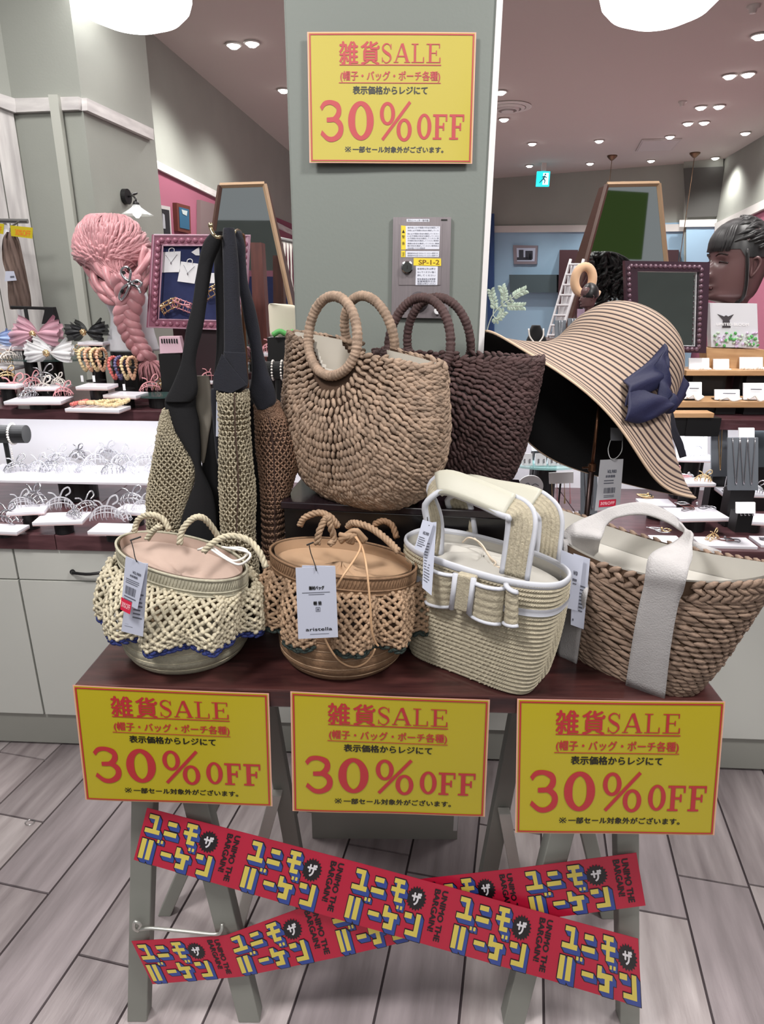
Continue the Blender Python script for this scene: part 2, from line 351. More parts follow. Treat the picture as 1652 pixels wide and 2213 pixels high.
dlab=['left lamp of the twin downlights above the pink wig','right lamp of the twin downlights above the pink wig','single downlight peeping out left of the pillar','downlight half behind the top of the pillar edge','downlight just above the round ceiling vent','downlight below and right of the round vent','bright single downlight in the middle of the right ceiling','downlight left above the green exit sign','downlight above the top left of the right pyramid mirror','downlight right of the pendant canopy, below the access panel','downlight touching the upper edge of the access panel','left lamp of the upper pair in the cluster of four','right lamp of the upper pair in the cluster of four','left lamp of the lower pair in the cluster of four','right lamp of the lower pair in the cluster of four','downlight near the ceiling edge of the right wall','farthest downlight over the corner pier','left lamp of the large pair at upper right','right lamp of the large pair at upper right','downlight cut by the right picture edge']
for i,(x,y) in enumerate(DL):
    p=UZ(x,y,2.70)
    if i==0: dl.location=p; dl['group']='small ceiling downlights'
    else: copy_thing(dl,p,0,dlab[i])
for i in range(len(DL)): spot(tuple(UZ(*DL[i],2.64)),42,(UZ(*DL[i],2.66)[0],UZ(*DL[i],2.66)[1]-.1,0),130)
for i,(x,y,lb) in enumerate(((1630,12,'smoke detector at the top right of the ceiling'),(1476,219,'small sprinkler head left of the cluster of four downlights'))):
    p=UZ(x,y,2.70); o=obj('smoke_detector' if i==0 else 'sprinkler_head',MB().lathe([(.03,0),(.03,-.008),(.018,-.014),(.016,-.03),(.001,-.032)],p,16,cap=False),M_ring,smooth=True); tag(o,lb,'detector' if i==0 else 'sprinkler')
# big glowing pendant bowls
M_glow=mat('opal_glow',(255,252,250),.4,emit=5)
for (x,y,wx,lb) in ((279,-24,262,'large glowing opal dome lamp at the upper left'),(1432,-33,258,'large glowing opal dome lamp at the upper right')):
    p=UZ(x,y,2.42); s=np.linalg.norm(R.T@(p-CAM)*np.array([0,0,1])); r=wx/2/F_PX*s
    t=thing('pendant_lamp',lb,'pendant lamp',tuple(p),group=None)
    obj('opal_bowl',MB().lathe([(r*.98,.0),(r,-.02),(r*.95,-.05),(r*.8,-.08),(r*.5,-.105),(r*.2,-.115),(.001,-.117)],p,40,cap=False),M_glow,t,smooth=True)
    obj('lamp_shade',MB().lathe([(r*1.0,-.004),(r*1.02,.01),(r*.7,.09),(r*.2,.15),(.03,.17),(.03,.28)],p,40,cap=False),M_trim,t,smooth=True)
# pendant canopies far right
M_brass=mat('aged_brass',(120,96,78),.4,metal=.8)
for i,(x,y,x2,y2,lb) in enumerate(((1324,336,1322,396,'brass pendant canopy left of the access panel with a thin drop wire'),(1503,330,1470,590,'brass pendant canopy near the corner with a long thin drop wire'))):
    p=UZ(x,y,2.7); t=thing('pendant_canopy',lb,'pendant fitting',tuple(p))
    obj('canopy',MB().lathe([(.05,0),(.05,-.012),(.02,-.04),(.004,-.05)],p,18),M_brass,t,smooth=True)
    L=2.7-UY(x2,y2,p[1])[2]; obj('drop_wire',MB().tube([p,p-np.array([0,0,L])],.0035,6),M_brass,t)
# exit sign
p=UY(1174,387,7.9); s=.14
t=thing('exit_sign','small glowing green-blue emergency exit sign with a running figure','exit sign',tuple(p))
M_ex=mat('exit_glow',(30,190,200),.5,emit=1.8); M_exd=mat('exit_figure',(20,90,110),.5,emit=.5); M_exw=mat('exit_white',(200,250,250),.5,emit=1.6)
obj('lit_face',MB().box(p,(s,.03,s*1.05)),M_ex,t)
y=p[1]-.017
obj('doorway_pictogram',MB().box((p[0]+.025,y,p[2]),(.06,.004,.115)),M_exw,t)
fg=MB()
def st(x0,z0,x1,z1,wd): 
    a=np.array([p[0]+x0,y-.003,p[2]+z0]);b=np.array([p[0]+x1,y-.003,p[2]+z1]); fg.tube([a,b],wd,6)
st(.0,.0,.012,.028,.009);st(.0,0,-.02,-.02,.006);st(-.02,-.02,-.04,-.04,.005);st(0,0,.02,-.015,.006);st(.02,-.015,.014,-.045,.005);st(.01,.026,.035,.01,.005);st(.01,.026,-.015,.015,.005)
fg.box((p[0]+.018,y-.003,p[2]+.042),(.015,.004,.015)); obj('running_figure',fg,M_exd,t)
obj('hanger',MB().box((p[0],p[1],(p[2]+2.7)/2+.04),(.05,.02,2.7-p[2]-.08)),M_ring,t)

# ================================================================= COUNTER BEHIND
ZT=.748
def cbox(a0,a1,b0,b1,z0,z1): # loop in counter frame
    return MB().prism([CW(a0,b0,z0),CW(a1,b0,z0),CW(a1,b1,z0),CW(a0,b1,z0)],[CW(a0,b0,z1),CW(a1,b0,z1),CW(a1,b1,z1),CW(a0,b1,z1)])
ZB=.13
seams=[-1.75,-1.07,-.40,.275,.95,1.62]
clab=['grey base cabinet at the far left edge of the picture','grey base cabinet with a black bar handle, left of the table','grey base cabinet behind the left sale sign','grey base cabinet seen through the table legs','grey base cabinet behind the straw basket at the right']
for i in range(5):
    a0,a1=seams[i]+.002,seams[i+1]-.002
    t=thing('base_cabinet',clab[i],'cabinet',tuple(CW((a0+a1)/2,.02,0)),0,'grey base cabinets under the jewellery counter')
    obj('body',cbox(a0,a1,.02,.55,ZB,.70),M_dark,t)
    obj('plinth',cbox(a0-.002,a1+.002,.014,.5,.012,ZB-.002),M_base,t)
    zd=.60
    obj('drawer',cbox(a0+.001,a1-.001,0,.02,zd+.002,.70),M_panel,t,bevel=.0015)
    dr=t.children[-1] if False else None
    obj('door',cbox(a0+.001,a1-.001,0,.02,ZB+.001,zd-.002),M_panel,t,bevel=.0015)
    if i in(1,):
        P=[CP(157,1236,0),CP(159,1238,-.018),CP(190,1241,-.026),CP(222,1237,-.018),CP(224,1235,0)]
        dd_=[c for c in t.children if c.name.startswith('drawer')]
        hb=MB().tube(cr(P,14),.0045,8); 
        hb.tube([CP(157,1236,.001),CP(157,1236,-.004)],.008,10); hb.tube([CP(224,1235,.001),CP(224,1235,-.004)],.008,10)
        obj('bar_handle',hb,M_black,dr if dr else t,smooth=True)
# worktop boards
tops=[(-1.76,-.933),(-.931,.60),(.602,1.66)]
tl=['mauve-brown wooden worktop board at the far left','long mauve-brown worktop board with silver hair clips on it','mauve-brown worktop board on the right under the bracelets']
for i,(a0,a1) in enumerate(tops):
    o=obj('worktop',cbox(a0,a1,-.012,.62,.702,ZT),M_topw,bevel=.002); tag(o,tl[i],'worktop','wooden worktop boards on the counter')
# upper shelf boards, left and right
SZ=1.055
o=thing('display_shelf','mauve-brown upper shelf board above the lit white niche, left','shelf',tuple(CW(-1,.5,ZT)))
obj('shelf_board',cbox(-1.76,-.20,.27,.76,SZ-.032,SZ),M_mauve,o,bevel=.002)
obj('back_board',cbox(-1.76,-.20,.56,.575,ZT,SZ-.034),M_led,o)
obj('support',cbox(-1.74,-1.72,.3,.56,ZT,SZ-.034),M_black,o)
obj('support',cbox(-.24,-.22,.3,.56,ZT,SZ-.034),M_led,o)
o=thing('display_shelf','mauve-brown upper shelf board above the lit white niche, right','shelf',tuple(CW(1,.5,ZT)))
obj('shelf_board',cbox(.25,1.8,.27,.84,SZ-.032,SZ),M_mauve,o,bevel=.002)
obj('back_board',cbox(.25,1.8,.56,.575,ZT,SZ-.034),M_led,o)
obj('support',cbox(.27,.29,.3,.56,ZT,SZ-.034),M_led,o)
def strip_light(a0,a1,pw):
    c=CW((a0+a1)/2,.36,SZ-.036); area('shelf_strip_light',tuple(c),a1-a0,pw,(math.radians(12),0,CY),(.97,.98,1),sy=.03)
strip_light(-1.7,-.26,3.2); strip_light(.3,1.7,3.2)
# ================================================================= TABLE
M_tab=mat('dark_red_brown_table_wood',(74,42,40),.28,col2=(44,24,25),vscale=9,stretch=(1,7,7),coat=.35,bump=.1,bscale=40,detail=6)
M_leg=mat('grey_painted_trestle',(140,142,135),.55,var=.08,vscale=5,bump=.15,bscale=40)
TZ=.82
t0=np.array([-.488,.890]);t1=np.array([.529,.854]); tu=(t1-t0)/np.linalg.norm(t1-t0); tn=np.array([-tu[1],tu[0]]); TW=np.linalg.norm(t1-t0)
def TP(a,b,z): q=t0+tu*a+tn*b; return np.array([q[0],q[1],z])
def tbox(a0,a1,b0,b1,z0,z1): return MB().prism([TP(a0,b0,z0),TP(a1,b0,z0),TP(a1,b1,z0),TP(a0,b1,z0)],[TP(a0,b0,z1),TP(a1,b0,z1),TP(a1,b1,z1),TP(a0,b1,z1)])
tab=thing('trestle_table','narrow dark red-brown trestle table carrying the straw bags','table',(0,1.05,0))
obj('tabletop',tbox(0,TW,0,.40,TZ-.032,TZ),M_tab,tab,bevel=.003)
def leg(parent,x0,x1,w,d,name='leg',m=None):
    x0=np.asarray(x0,float);x1=np.asarray(x1,float)
    L=[(-w/2,-d/2),(w/2,-d/2),(w/2,d/2),(-w/2,d/2)]
    return obj(name,MB().prism([x0+np.array([a,b,0]) for a,b in L],[x1+np.array([a,b,0]) for a,b in L]),m or M_leg,parent,bevel=.002)
apL=-.345; apR=.40; fz=.928
zt=TZ-.034
def line(pxa,pxb,Y,z0,z1): # straight bar through two picture points at one depth, cut at two heights
    a=UY(*pxa,Y);b=UY(*pxb,Y); f=lambda z:a+(b-a)*((z-a[2])/(b[2]-a[2])); return f(z0),f(z1)
g1=thing('trestle','grey painted wooden trestle under the left half of the table','trestle',(-.36,1.05,0))
g2=thing('trestle','grey painted wooden trestle under the right half of the table','trestle',(.42,1.05,0))
for g,la,lb in ((g1,((314,1740),(302,2190)),((431,1740),(547,2213))),(g2,((1352,1807),(1357,2213)),((1198,1840),(1104,2213)))):
    a,b=line(*la,.935,0,zt); leg(g,a,b,.040,.032)
    a,b=line(*lb,.935,0,zt); leg(g,a,b,.044,.032)
# rear legs
for g,la,Y,w in ((g1,((455,1750),(345,2000)),1.17,.030),(g1,((597,1620),(633,1820)),1.17,.036),(g2,((1272,1807),(1318,2000)),1.17,.034),(g2,((1110,1600),(1055,1886)),1.17,.038)):
    a,b=line(*la,Y,0,zt); leg(g,a,b,w,.03)
M_brace=mat('lit_trestle_brace',(205,205,198),.55,var=.05,vscale=8)  # trestle paint made paler: light from behind is put into the brace colour
for g,la,Y,ztop in ((g1,((597,1713),(520,1988)),1.14,None),(g2,((1090,1752),(1122,1925)),1.14,None)):
    top=UY(*la[0],Y); a,b=line(*la,Y,0,top[2]); leg(g,a,b,.026,.022,'brace',M_brace)
obj('top_beam',tbox(.11,.16,.02,.38,zt-.045,zt),M_leg,g1,bevel=.002); obj('top_beam',tbox(.86,.91,.02,.38,zt-.045,zt),M_leg,g2,bevel=.002)
# hook stay
hk=MB(); P=[UY(300,2012,.905),UY(290,2006,.90),UY(292,1992,.90),UY(304,1998,.902),UY(300,2008,.905),UY(330,2006,.905),UY(400,2013,.905),UY(465,2019,.905),UY(478,2012,.905),UY(480,1996,.912)]
hk.tube(cr(P,50),.0032,8); obj('hook_stay',hk,mat('zinc_hook',(190,190,184),.35,metal=.7),g1,smooth=True)
# ================================================================= LETTERING HELPERS
def text_mesh(body,align='l'):
    c=bpy.data.curves.new('t','FONT'); c.body=body; c.resolution_u=4
    o=bpy.data.objects.new('t',c); COL.objects.link(o); bpy.context.view_layer.update()
    me=bpy.data.meshes.new_from_object(o.evaluated_get(bpy.context.evaluated_depsgraph_get()))
    V=np.array([v.co[:2] for v in me.vertices]); Fc=[tuple(p.vertices) for p in me.polygons]
    bpy.data.objects.remove(o); bpy.data.meshes.remove(me); V-=V.min(0); return V,Fc,V.max(0)
TC={}
def text2d(body,x0,x1,y0,y1,bold=0.0):
    if body not in TC: TC[body]=text_mesh(body)
    V,Fc,s=TC[body]; V=V/s; V=V*np.array([x1-x0,y1-y0])+np.array([x0,y0]); out=[]
    offs=[(0,0)] if not bold else [(-bold,0),(bold,0),(0,bold),(0,-bold)]
    for k,(dx,dy) in enumerate(offs): out.append((V+np.array([dx,dy]),Fc,k))
    return out
def ribbon(pts,wd,n=None,smooth=True):
    P=np.array([p[:2] for p in pts],float); W=np.array([p[2] if len(p)>2 else wd for p in pts],float)
    if smooth and len(P)>2:
        n=n or 8*len(P); Q=cr(np.column_stack([P,W]),n); P=Q[:,:2];W=Q[:,2]
    T=np.gradient(P,axis=0);T/=np.linalg.norm(T,axis=1)[:,None]+1e-9;Nn=np.column_stack([-T[:,1],T[:,0]])
    A=P+Nn*W[:,None]/2;B=P-Nn*W[:,None]/2; k=len(P)
    return np.concatenate([A,B]),[(i,i+1,k+i+1,k+i) for i in range(k-1)]
def ell(cx,cy,rx,ry,wt,wn,n=36): # ring, wide at the sides
    a=np.linspace(0,2*math.pi,n,endpoint=False);c,s=np.cos(a),np.sin(a)
    w=wn+(wt-wn)*np.abs(c)**1.2
    A=np.column_stack([cx+rx*c,cy+ry*s]);B=np.column_stack([cx+(rx-w)*c,cy+(ry-w*np.where(np.abs(s)>0,1,1))*s])
    return np.concatenate([A,B]),[(i,(i+1)%n,n+(i+1)%n,n+i) for i in range(n)]
def rect(x0,y0,x1,y1): return np.array([(x0,y0),(x1,y0),(x1,y1),(x0,y1)]),[(0,1,2,3)]
def lrect(x0,y0,x1,y1,n=24): # long thin bar cut into short pieces so that it follows curled paper
    f=np.linspace(0,1,n+1)
    if x1-x0>y1-y0: A=np.column_stack([x0+(x1-x0)*f,np.full(n+1,y0)]);B=np.column_stack([x0+(x1-x0)*f,np.full(n+1,y1)])
    else: A=np.column_stack([np.full(n+1,x1),y0+(y1-y0)*f]);B=np.column_stack([np.full(n+1,x0),y0+(y1-y0)*f])
    return np.concatenate([A,B]),[(i,i+1,n+2+i,n+1+i) for i in range(n)]
def place2d(sh,x0,x1,y0,y1): return [(V*np.array([x1-x0,y1-y0])+np.array([x0,y0]),Fc) for V,Fc in sh]
G_S=[ribbon([(.86,.78,.05),(.72,.94,.06),(.45,.99,.07),(.2,.86,.12),(.2,.68,.15),(.45,.53,.18),(.75,.40,.17),(.84,.22,.13),(.66,.04,.07),(.4,.0,.06),(.16,.14,.05)],.1,60),rect(.84,.70,.90,.98),rect(.10,.02,.16,.28)]
G_A=[ribbon([(.12,.03,.07),(.5,1,.07)],.07,smooth=False),ribbon([(.86,.03,.17),(.52,1,.17)],.1,smooth=False),rect(.25,.30,.72,.37),rect(0,0,.3,.05),rect(.66,0,1.02,.05)]
G_L=[rect(.18,0,.34,1),rect(.0,.95,.52,1),rect(0,0,.95,.05),rect(.88,.0,.95,.3)]
G_E=[rect(.18,0,.34,1),rect(.0,.95,.9,1),rect(0,0,.95,.05),rect(.88,.0,.95,.28),rect(.84,.76,.9,1),rect(.3,.49,.68,.54),rect(.64,.38,.70,.65)]
G_F=[rect(.16,0,.40,1),rect(.0,.91,.95,1),rect(0,0,.58,.08),rect(.85,.72,.95,1),rect(.3,.46,.72,.55),rect(.66,.36,.76,.66)]
G_O=[ell(.5,.5,.5,.5,.26,.10)]
G_3=[ribbon([(.06,.80,.13),(.22,.93,.13),(.5,.96,.12),(.78,.86,.18),(.80,.68,.20),(.6,.54,.13),(.30,.51,.10)],.15,50),ribbon([(.3,.53,.10),(.66,.52,.13),(.88,.38,.2),(.86,.18,.20),(.62,.04,.14),(.34,.04,.13),(.06,.2,.13)],.15,50)]
G_0=[ell(.5,.5,.5,.5,.27,.11)]
G_P=[ell(.24,.70,.24,.30,.12,.08),ell(.77,.28,.24,.30,.12,.08),ribbon([(.08,.02,.09),(.95,1,.09)],.08,smooth=False)]
def sign_art():
    R_,K_,K2=[],[],[]   # red, black  (y up, 0..1)
    def P(sh,x0,x1,yt,yb): return place2d(sh,x0,x1,1-yb,1-yt)
    def tx(L,b,x0,x1,yt,yb,bold): 
        for V,Fc,k in text2d(b,x0,x1,1-yb,1-yt,bold): L.append((V,Fc))
    tx(R_,'雑',.185,.295,.065,.235,.0028); tx(R_,'貨',.315,.425,.065,.235,.0028)
    for g,x0,x1 in((G_S,.435,.505),(G_A,.512,.61),(G_L,.62,.70),(G_E,.71,.80)): R_+=P(g,x0,x1,.08,.222)
    R_.append(lrect(.185,1-.243,.80,1-.235))
    tx(R_,'(帽子・バッグ・ポーチ各種)',.19,.795,.285,.368,.0012); R_.append(lrect(.18,1-.378,.80,1-.372))
    tx(K_,'表示価格からレジにて',.265,.72,.40,.462,.0016)
    R_+=P(G_3,.06,.205,.515,.825);R_+=P(G_0,.235,.392,.515,.825);R_+=P(G_P,.43,.625,.52,.825)
    R_+=P(G_O,.66,.748,.61,.815);R_+=P(G_F,.758,.85,.615,.815);R_+=P(G_F,.86,.955,.615,.815)
    tx(K2,'一部セール対象外がございます。',.262,.825,.872,.922,.0013)
    K2+=[ribbon([(.218,.084,.006),(.248,.122,.006)],.006,smooth=False),ribbon([(.248,.084,.006),(.218,.122,.006)],.006,smooth=False),rect(.230,.118,.236,.125),rect(.230,.081,.236,.088),rect(.214,.099,.220,.107),rect(.246,.099,.252,.107)]
    b=.008; R_+=[lrect(.004,.006,.996,.006+b*1.3),lrect(.004,.994-b*1.3,.996,.994),lrect(.004,.006,.004+b,.994),lrect(.996-b,.006,.996,.994)]
    return R_,K_,K2
ART=sign_art()
def warp_obj(name,shapes,fn,m,parent,lift,step=1.5e-5):
    mb=MB()
    for k,(V,Fc) in enumerate(shapes): mb.add(fn(V,lift+step*(k%12)),Fc)
    return obj(name,mb,m,parent)
M_yel=mat('yellow_sale_paper',(180,164,30),.36,coat=.4,bump=.08,bscale=18); M_red=mat('sale_red_ink',(178,46,52),.4,coat=.3); M_ink=mat('black_ink',(18,18,16),.4,coat=.3)
M_lam=mat('laminate_edge',(225,170,150),.3)
def sale_sign(c4,label,n,curl=.0):
    TL,TR,BR,BL=[np.asarray(p,float) for p in c4]
    def fn(V,l):
        x=V[:,:1];y=1-V[:,1:2]
        P=TL*(1-x)*(1-y)+TR*x*(1-y)+BR*x*y+BL*(1-x)*y
        return P+n*(l+curl*(np.sin(x*math.pi)*.8+.6*np.sin(x*7+1)*y+1*np.maximum(0,y-.85)*2))
    t=thing('sale_sign',label,'sale sign',tuple((BL+BR)/2),group='yellow 30 percent off sale signs')
    gx,gy=np.meshgrid(np.linspace(0,1,22),np.linspace(0,1,14)); V=np.column_stack([gx.ravel(),gy.ravel()])
    for nm,ex,l,m in(('laminate_sheet',.008,-.0006,M_lam),('paper',0,0,M_yel)):
        W=(V-.5)*(1+2*ex)+.5; A=fn(W,l).reshape(14,22,3); B=fn(W,l-.0005).reshape(14,22,3)
        mb=MB().grid(A,flip=False); mb.grid(B,flip=True); obj(nm,mb,m,t,smooth=True)
    warp_obj('red_lettering',ART[0],fn,M_red,t,.0007); warp_obj('black_lettering',ART[1],fn,M_ink,t,.0007); warp_obj('black_footnote',ART[2],fn,M_ink,t,.0007)
    return t
fwd=np.array([0,-1,0.])
sale_sign([UY(667,71,1.381),UY(1027,72,1.384),UY(1018,352,1.384),UY(672,350,1.378)],'yellow 30% off sign stuck on the grey pillar',fwd,.0022)
def hang(tl,tr,br,bl,Y0,Yl,Yr): return [UY(*tl,Y0(tl)),UY(*tr,Y0(tr)),UY(*br,Yr),UY(*bl,Yl)]
yf=lambda p: (t0+tu*np.clip((p[0]-160)/1405,0,1)*TW)[1]-.006
sale_sign(hang((160,1483),(578,1501),(586,1740),(188,1726),yf,.876,.872),'yellow 30% off sign hanging from the left end of the table',fwd,.0015)
sale_sign(hang((631,1497),(1056,1515),(1045,1762),(636,1750),yf,.866,.868),'yellow 30% off sign hanging from the middle of the table front',fwd,.002)
sale_sign(hang((1122,1513),(1565,1519),(1541,1802),(1117,1797),yf,.845,.838),'yellow 30% off sign hanging from the right end of the table',fwd,.0015)
# ================================================================= RED TAPES
M_tape=mat('crimson_banner_tape',(196,28,62),.38,bump=.06,bscale=20); M_tbl=mat('tape_blue',(52,78,160),.4); M_tye=mat('tape_yellow',(232,212,96),.4); M_tk=mat('tape_black',(22,20,24),.4); M_tw=mat('tape_white',(238,236,240),.4)
KT={'yu':[(.10,.0,.72,.22),(.50,.0,.74,.78),(0,.76,1,1)],
'ni':[(.16,.10,.86,.36),(0,.70,1,.98)],
'mo':[(.12,.0,.88,.20),(0,.38,1,.58),(.34,.0,.60,1),(.34,.80,.92,1)],
'ba':[(.0,.0,.26,1),(.38,.0,.64,1)],'dash':[(0,.30,1,.62)],
'ge':[(.08,.0,.32,.50),(.08,.26,.92,.48),(.50,.26,.76,.82),(.22,.76,.76,1)],
'n':[(.0,.04,.42,.28),(.68,.0,.94,1),(.20,.78,.94,1)],
'dots':[(0,0,.38,1),(.62,0,1,1)]}
PL=[('yu',.06,.34,.08,.42),('ni',.42,.66,.10,.40),('mo',.78,1.04,.07,.44),('ba',.06,.40,.54,.92),('dots',.34,.45,.50,.56),('dash',.46,.66,.62,.86),('ge',.70,1.02,.54,.92),('dots',.94,1.05,.49,.55),('n',1.12,1.44,.54,.92)]
def tape(top,bot,ss,L,Yf,label,bend,lean):
    ss=np.array(ss,float); T=np.array([UY(*p,Yf(p)) for p in top]);B=np.array([UY(*p,Yf(p)) for p in bot])
    def fn(V,l):
        s=V[:,0];t=V[:,1:2]
        def ev(A): return np.column_stack([np.interp(s,ss,A[:,k]) for k in range(3)])
        return ev(T)*(1-t)+ev(B)*t+fwd*(l+bend*np.sin(s*2.1)[:,None])
    th=thing('banner_tape',label,'banner tape',tuple(B.mean(0)),group='crossed red bargain tapes')
    gx,gy=np.meshgrid(np.linspace(0,L,70),np.linspace(0,1,6)); V=np.column_stack([gx.ravel(),gy.ravel()])
    mb=MB().grid(fn(V,0).reshape(6,70,3)); mb.grid(fn(V,-.0006).reshape(6,70,3),flip=True); obj('strip',mb,M_tape,th,smooth=True)
    k=0
    while k*2<L-.1:
        ye,bl,bk,wt,tb=[],[],[],[],[]
        o=k*2.0
        for nm,x0,x1,y0,y1 in PL:
            for (a,b,c,d) in KT[nm]:
                ax,bx=o+x0+(x1-x0)*a,o+x0+(x1-x0)*c; ay,by=y0+(y1-y0)*b,y0+(y1-y0)*d
                if bx>L-.02: continue
                f=1 if nm!='dots' else .5; dx,dy,g=.065*f,.075*f,.013
                hexa=lambda a,b,c,d:(np.array([(a,b),(c,b),(c+dx,b+dy),(c+dx,d+dy),(a+dx,d+dy),(a,d)]),[(0,1,2,3,4,5)])
                bk.append((hexa(ax-g,ay-g,bx+g,by+g),0)); bl.append((hexa(ax,ay,bx,by),0))
                ye.append(rect(ax,ay,bx,by))
        cxs,cyt,n=o+1.27,.31,20
        if cxs+.2<L+.05:
            sc=.47 if True else 1
            rad=[(.205 if i%2 else .165) for i in range(2*n)]; an=np.linspace(0,2*math.pi,2*n,endpoint=False)
            Vb=np.array([(cxs,cyt)]+[(cxs+r*.95*math.cos(a),cyt+r*math.sin(a)) for r,a in zip(rad,an)]); Vb[:,0]=np.minimum(Vb[:,0],L-.005)
            tb.append((Vb,[(0,1+i,1+(i+1)%(2*n)) for i in range(2*n)]))
            for Vt,Fc,_ in text2d('ザ',cxs-.085,cxs+.085,-(cyt+.10),-(cyt-.10),.008): wt.append((Vt*np.array([1,-1]),Fc))
        if o+1.85<L:
            for body,sx,t1_ in(('UNIMO THE',1.73,.90),('BARGAIN!',1.585,.76)):
                for Vt,Fc,_ in text2d(body,.08,t1_,0,.105,.006):  # rotate: reading downwards
                    W=np.column_stack([o+sx+Vt[:,1],Vt[:,0]]); tb.append((W,Fc))
        k+=1
        for nm,S_,m_,base in(('letter_outline',bk,M_tk,.0003),('letter_side',bl,M_tbl,.0006)):
            mb=MB()
            for q,((Vv,Fc),j) in enumerate(S_): mb.add(fn(Vv,base+q*9e-6),Fc)
            obj(nm,mb,m_,th)
        warp_obj('letter_face',ye,fn,M_tye,th,.0010)
        if tb: warp_obj('black_print',tb,fn,M_tk,th,.0005)
        if wt: warp_obj('white_print',wt,fn,M_tw,th,.0009)
tape([(284,2034),(487,2022),(700,1944),(908,1900),(1122,1876),(1376,1843)],[(330,2127),(520,2111),(735,2068),(935,2022),(1145,1990),(1396,1957)],[0,2,4,6,8,10],10,lambda p:.905,'red bargain tape rising to the right, behind the crossing one',.0,0)
tape([(318,1746),(541,1803),(765,1862),(990,1922),(1216,1984),(1380,2029)],[(289,1858),(509,1922),(735,1988),(964,2054),(1194,2120),(1388,2178)],[0,2,4,6,8,9.5],9.5,lambda p:.893,'red bargain tape falling to the right, crossing in front',.0,0)
# ================================================================= PANEL ON THE PILLAR
YP=1.392
def qp(x,y,Y=YP): return UY(x,y,Y)
def ppl(pts,t,name,m,parent,Y=YP): return obj(name,MB().slab([qp(x,y,Y) for x,y in pts],(0,-t,0)),m,parent)
cp=thing('shutter_switch_panel','brushed steel switch panel with a key lock and warning stickers on the pillar','control panel',tuple(qp(910,690)))
M_steel=mat('brushed_steel_panel',(148,140,144),.32,metal=.55,var=.06,vscale=20,stretch=(12,1,1)); M_stk=mat('white_sticker',(218,220,232),.4); M_sty=mat('yellow_sticker',(232,206,60),.4)
ppl([(850,470),(975,470),(970,688),(846,686)],.006,'face_plate',M_steel,cp)
ppl([(864,484),(956,484),(952,616),(862,616)],.0075,'cover_plate',M_steel,cp)
s1=ppl([(877,489),(951,490),(949,539),(877,539)],.0082,'warning_sticker',M_stk,cp)
ppl([(867,488),(877,489),(877,540),(867,540)],.0083,'yellow_strip',M_sty,cp)
ppl([(877,543),(949,543),(948,556),(877,556)],.0082,'notice_sticker',M_stk,cp); ppl([(867,542),(876,542),(876,556),(867,556)],.0083,'yellow_strip',M_sty,cp)
ppl([(894,558),(953,559),(953,575),(894,574)],.0084,'code_label',M_sty,cp); ppl([(899,575),(946,576),(945,616),(898,616)],.0082,'notice_sticker',M_stk,cp)
ppl([(879,474),(928,474),(928,480),(879,480)],.0064,'maker_label',M_stk,cp)
def ptext(body,x0,x1,yt,yb,m,off,bold=.0,parent=cp,name='print'):
    a,b,c,d=qp(x0,yt),qp(x1,yt),qp(x1,yb),qp(x0,yb); sh=[(V,Fc) for V,Fc,_ in text2d(body,0,1,0,1,bold)]
    def fn(V,l):
        x=V[:,:1];y=1-V[:,1:2]; return a*(1-x)*(1-y)+b*x*(1-y)+c*x*y+d*(1-x)*y+fwd*l
    return warp_obj(name,sh,fn,m,parent,off)
M_bk2=mat('small_print',(60,64,84),.5); M_brn=mat('brown_print',(120,84,20),.5)
ptext('SP-1-2',905,949,562,572,M_brn,.0088,.008)
ptext('▲',869,875,497,504,M_ink,.0088); ptext('警',869,875,509,516,M_ink,.0088); ptext('告',869,875,523,530,M_ink,.0088); ptext('注意',869,874,545,554,M_ink,.0088)
for i,y in enumerate((491,497,504,509,514,519,525,530,535)): ptext('操作前に必ず周囲の安全を確認してください使用後は閉'[i:i+16+(i%3)],881,948-(i==8)*30,y,y+3.6,M_bk2,.0086)
for y in(546,551): ptext('開閉操作中は近づかないでください危険です',881,946,y,y+3.6,M_bk2,.0086)
for i,y in enumerate((579,586,593,601,606,611)): ptext(['非常時以外は押さ','ないでください強く','押してください','緊急連絡先は管理室','営業時間外のみ','係員をお呼びください'][i],902,941,y,y+4.5,M_bk2,.0086)
ptext('防火シャッター操作盤',882,926,475,479,M_ink,.0068); obj('arrow_mark',MB().box(qp(960,476)+fwd*.0066,(.012,.001,.0025)),M_ink,cp)
c=qp(880,578)
def disc(c,r,y0,y1,name,m,n=28,par=cp,prof=None):
    G=prof or [(r,y0),(r*.98,y1),(r*.8,y1-.001 if y1<0 else y1)]
    mb=MB(); A=np.linspace(0,2*math.pi,n,endpoint=False)
    GG=np.array([[[rr*math.cos(a),yy,rr*math.sin(a)] for a in A] for rr,yy in G])+c
    k=mb.n; mb.grid(GG,cu=True,flip=True); mb.F.append(tuple(range((len(G)-1)*n,len(G)*n))); return obj(name,mb,m,par,smooth=False)
M_chr=mat('chrome',(210,210,212),.12,metal=1)
disc(c,.012,-.007,-.016,'key_lock',M_chr); obj('keyhole',MB().box(c+fwd*.0175,(.0016,.002,.007)),M_ink,cp)
c=qp(905,652); disc(c,.020,-.006,-.009,'knob_ring',mat('dark_steel',(70,64,68),.4,metal=.5)); disc(c,.014,-.008,-.016,'push_button',mat('plum_button',(120,96,104),.35))
c=qp(945,672); disc(c,.007,-.006,-.012,'pilot_lamp',mat('pilot_white',(228,228,230),.3))
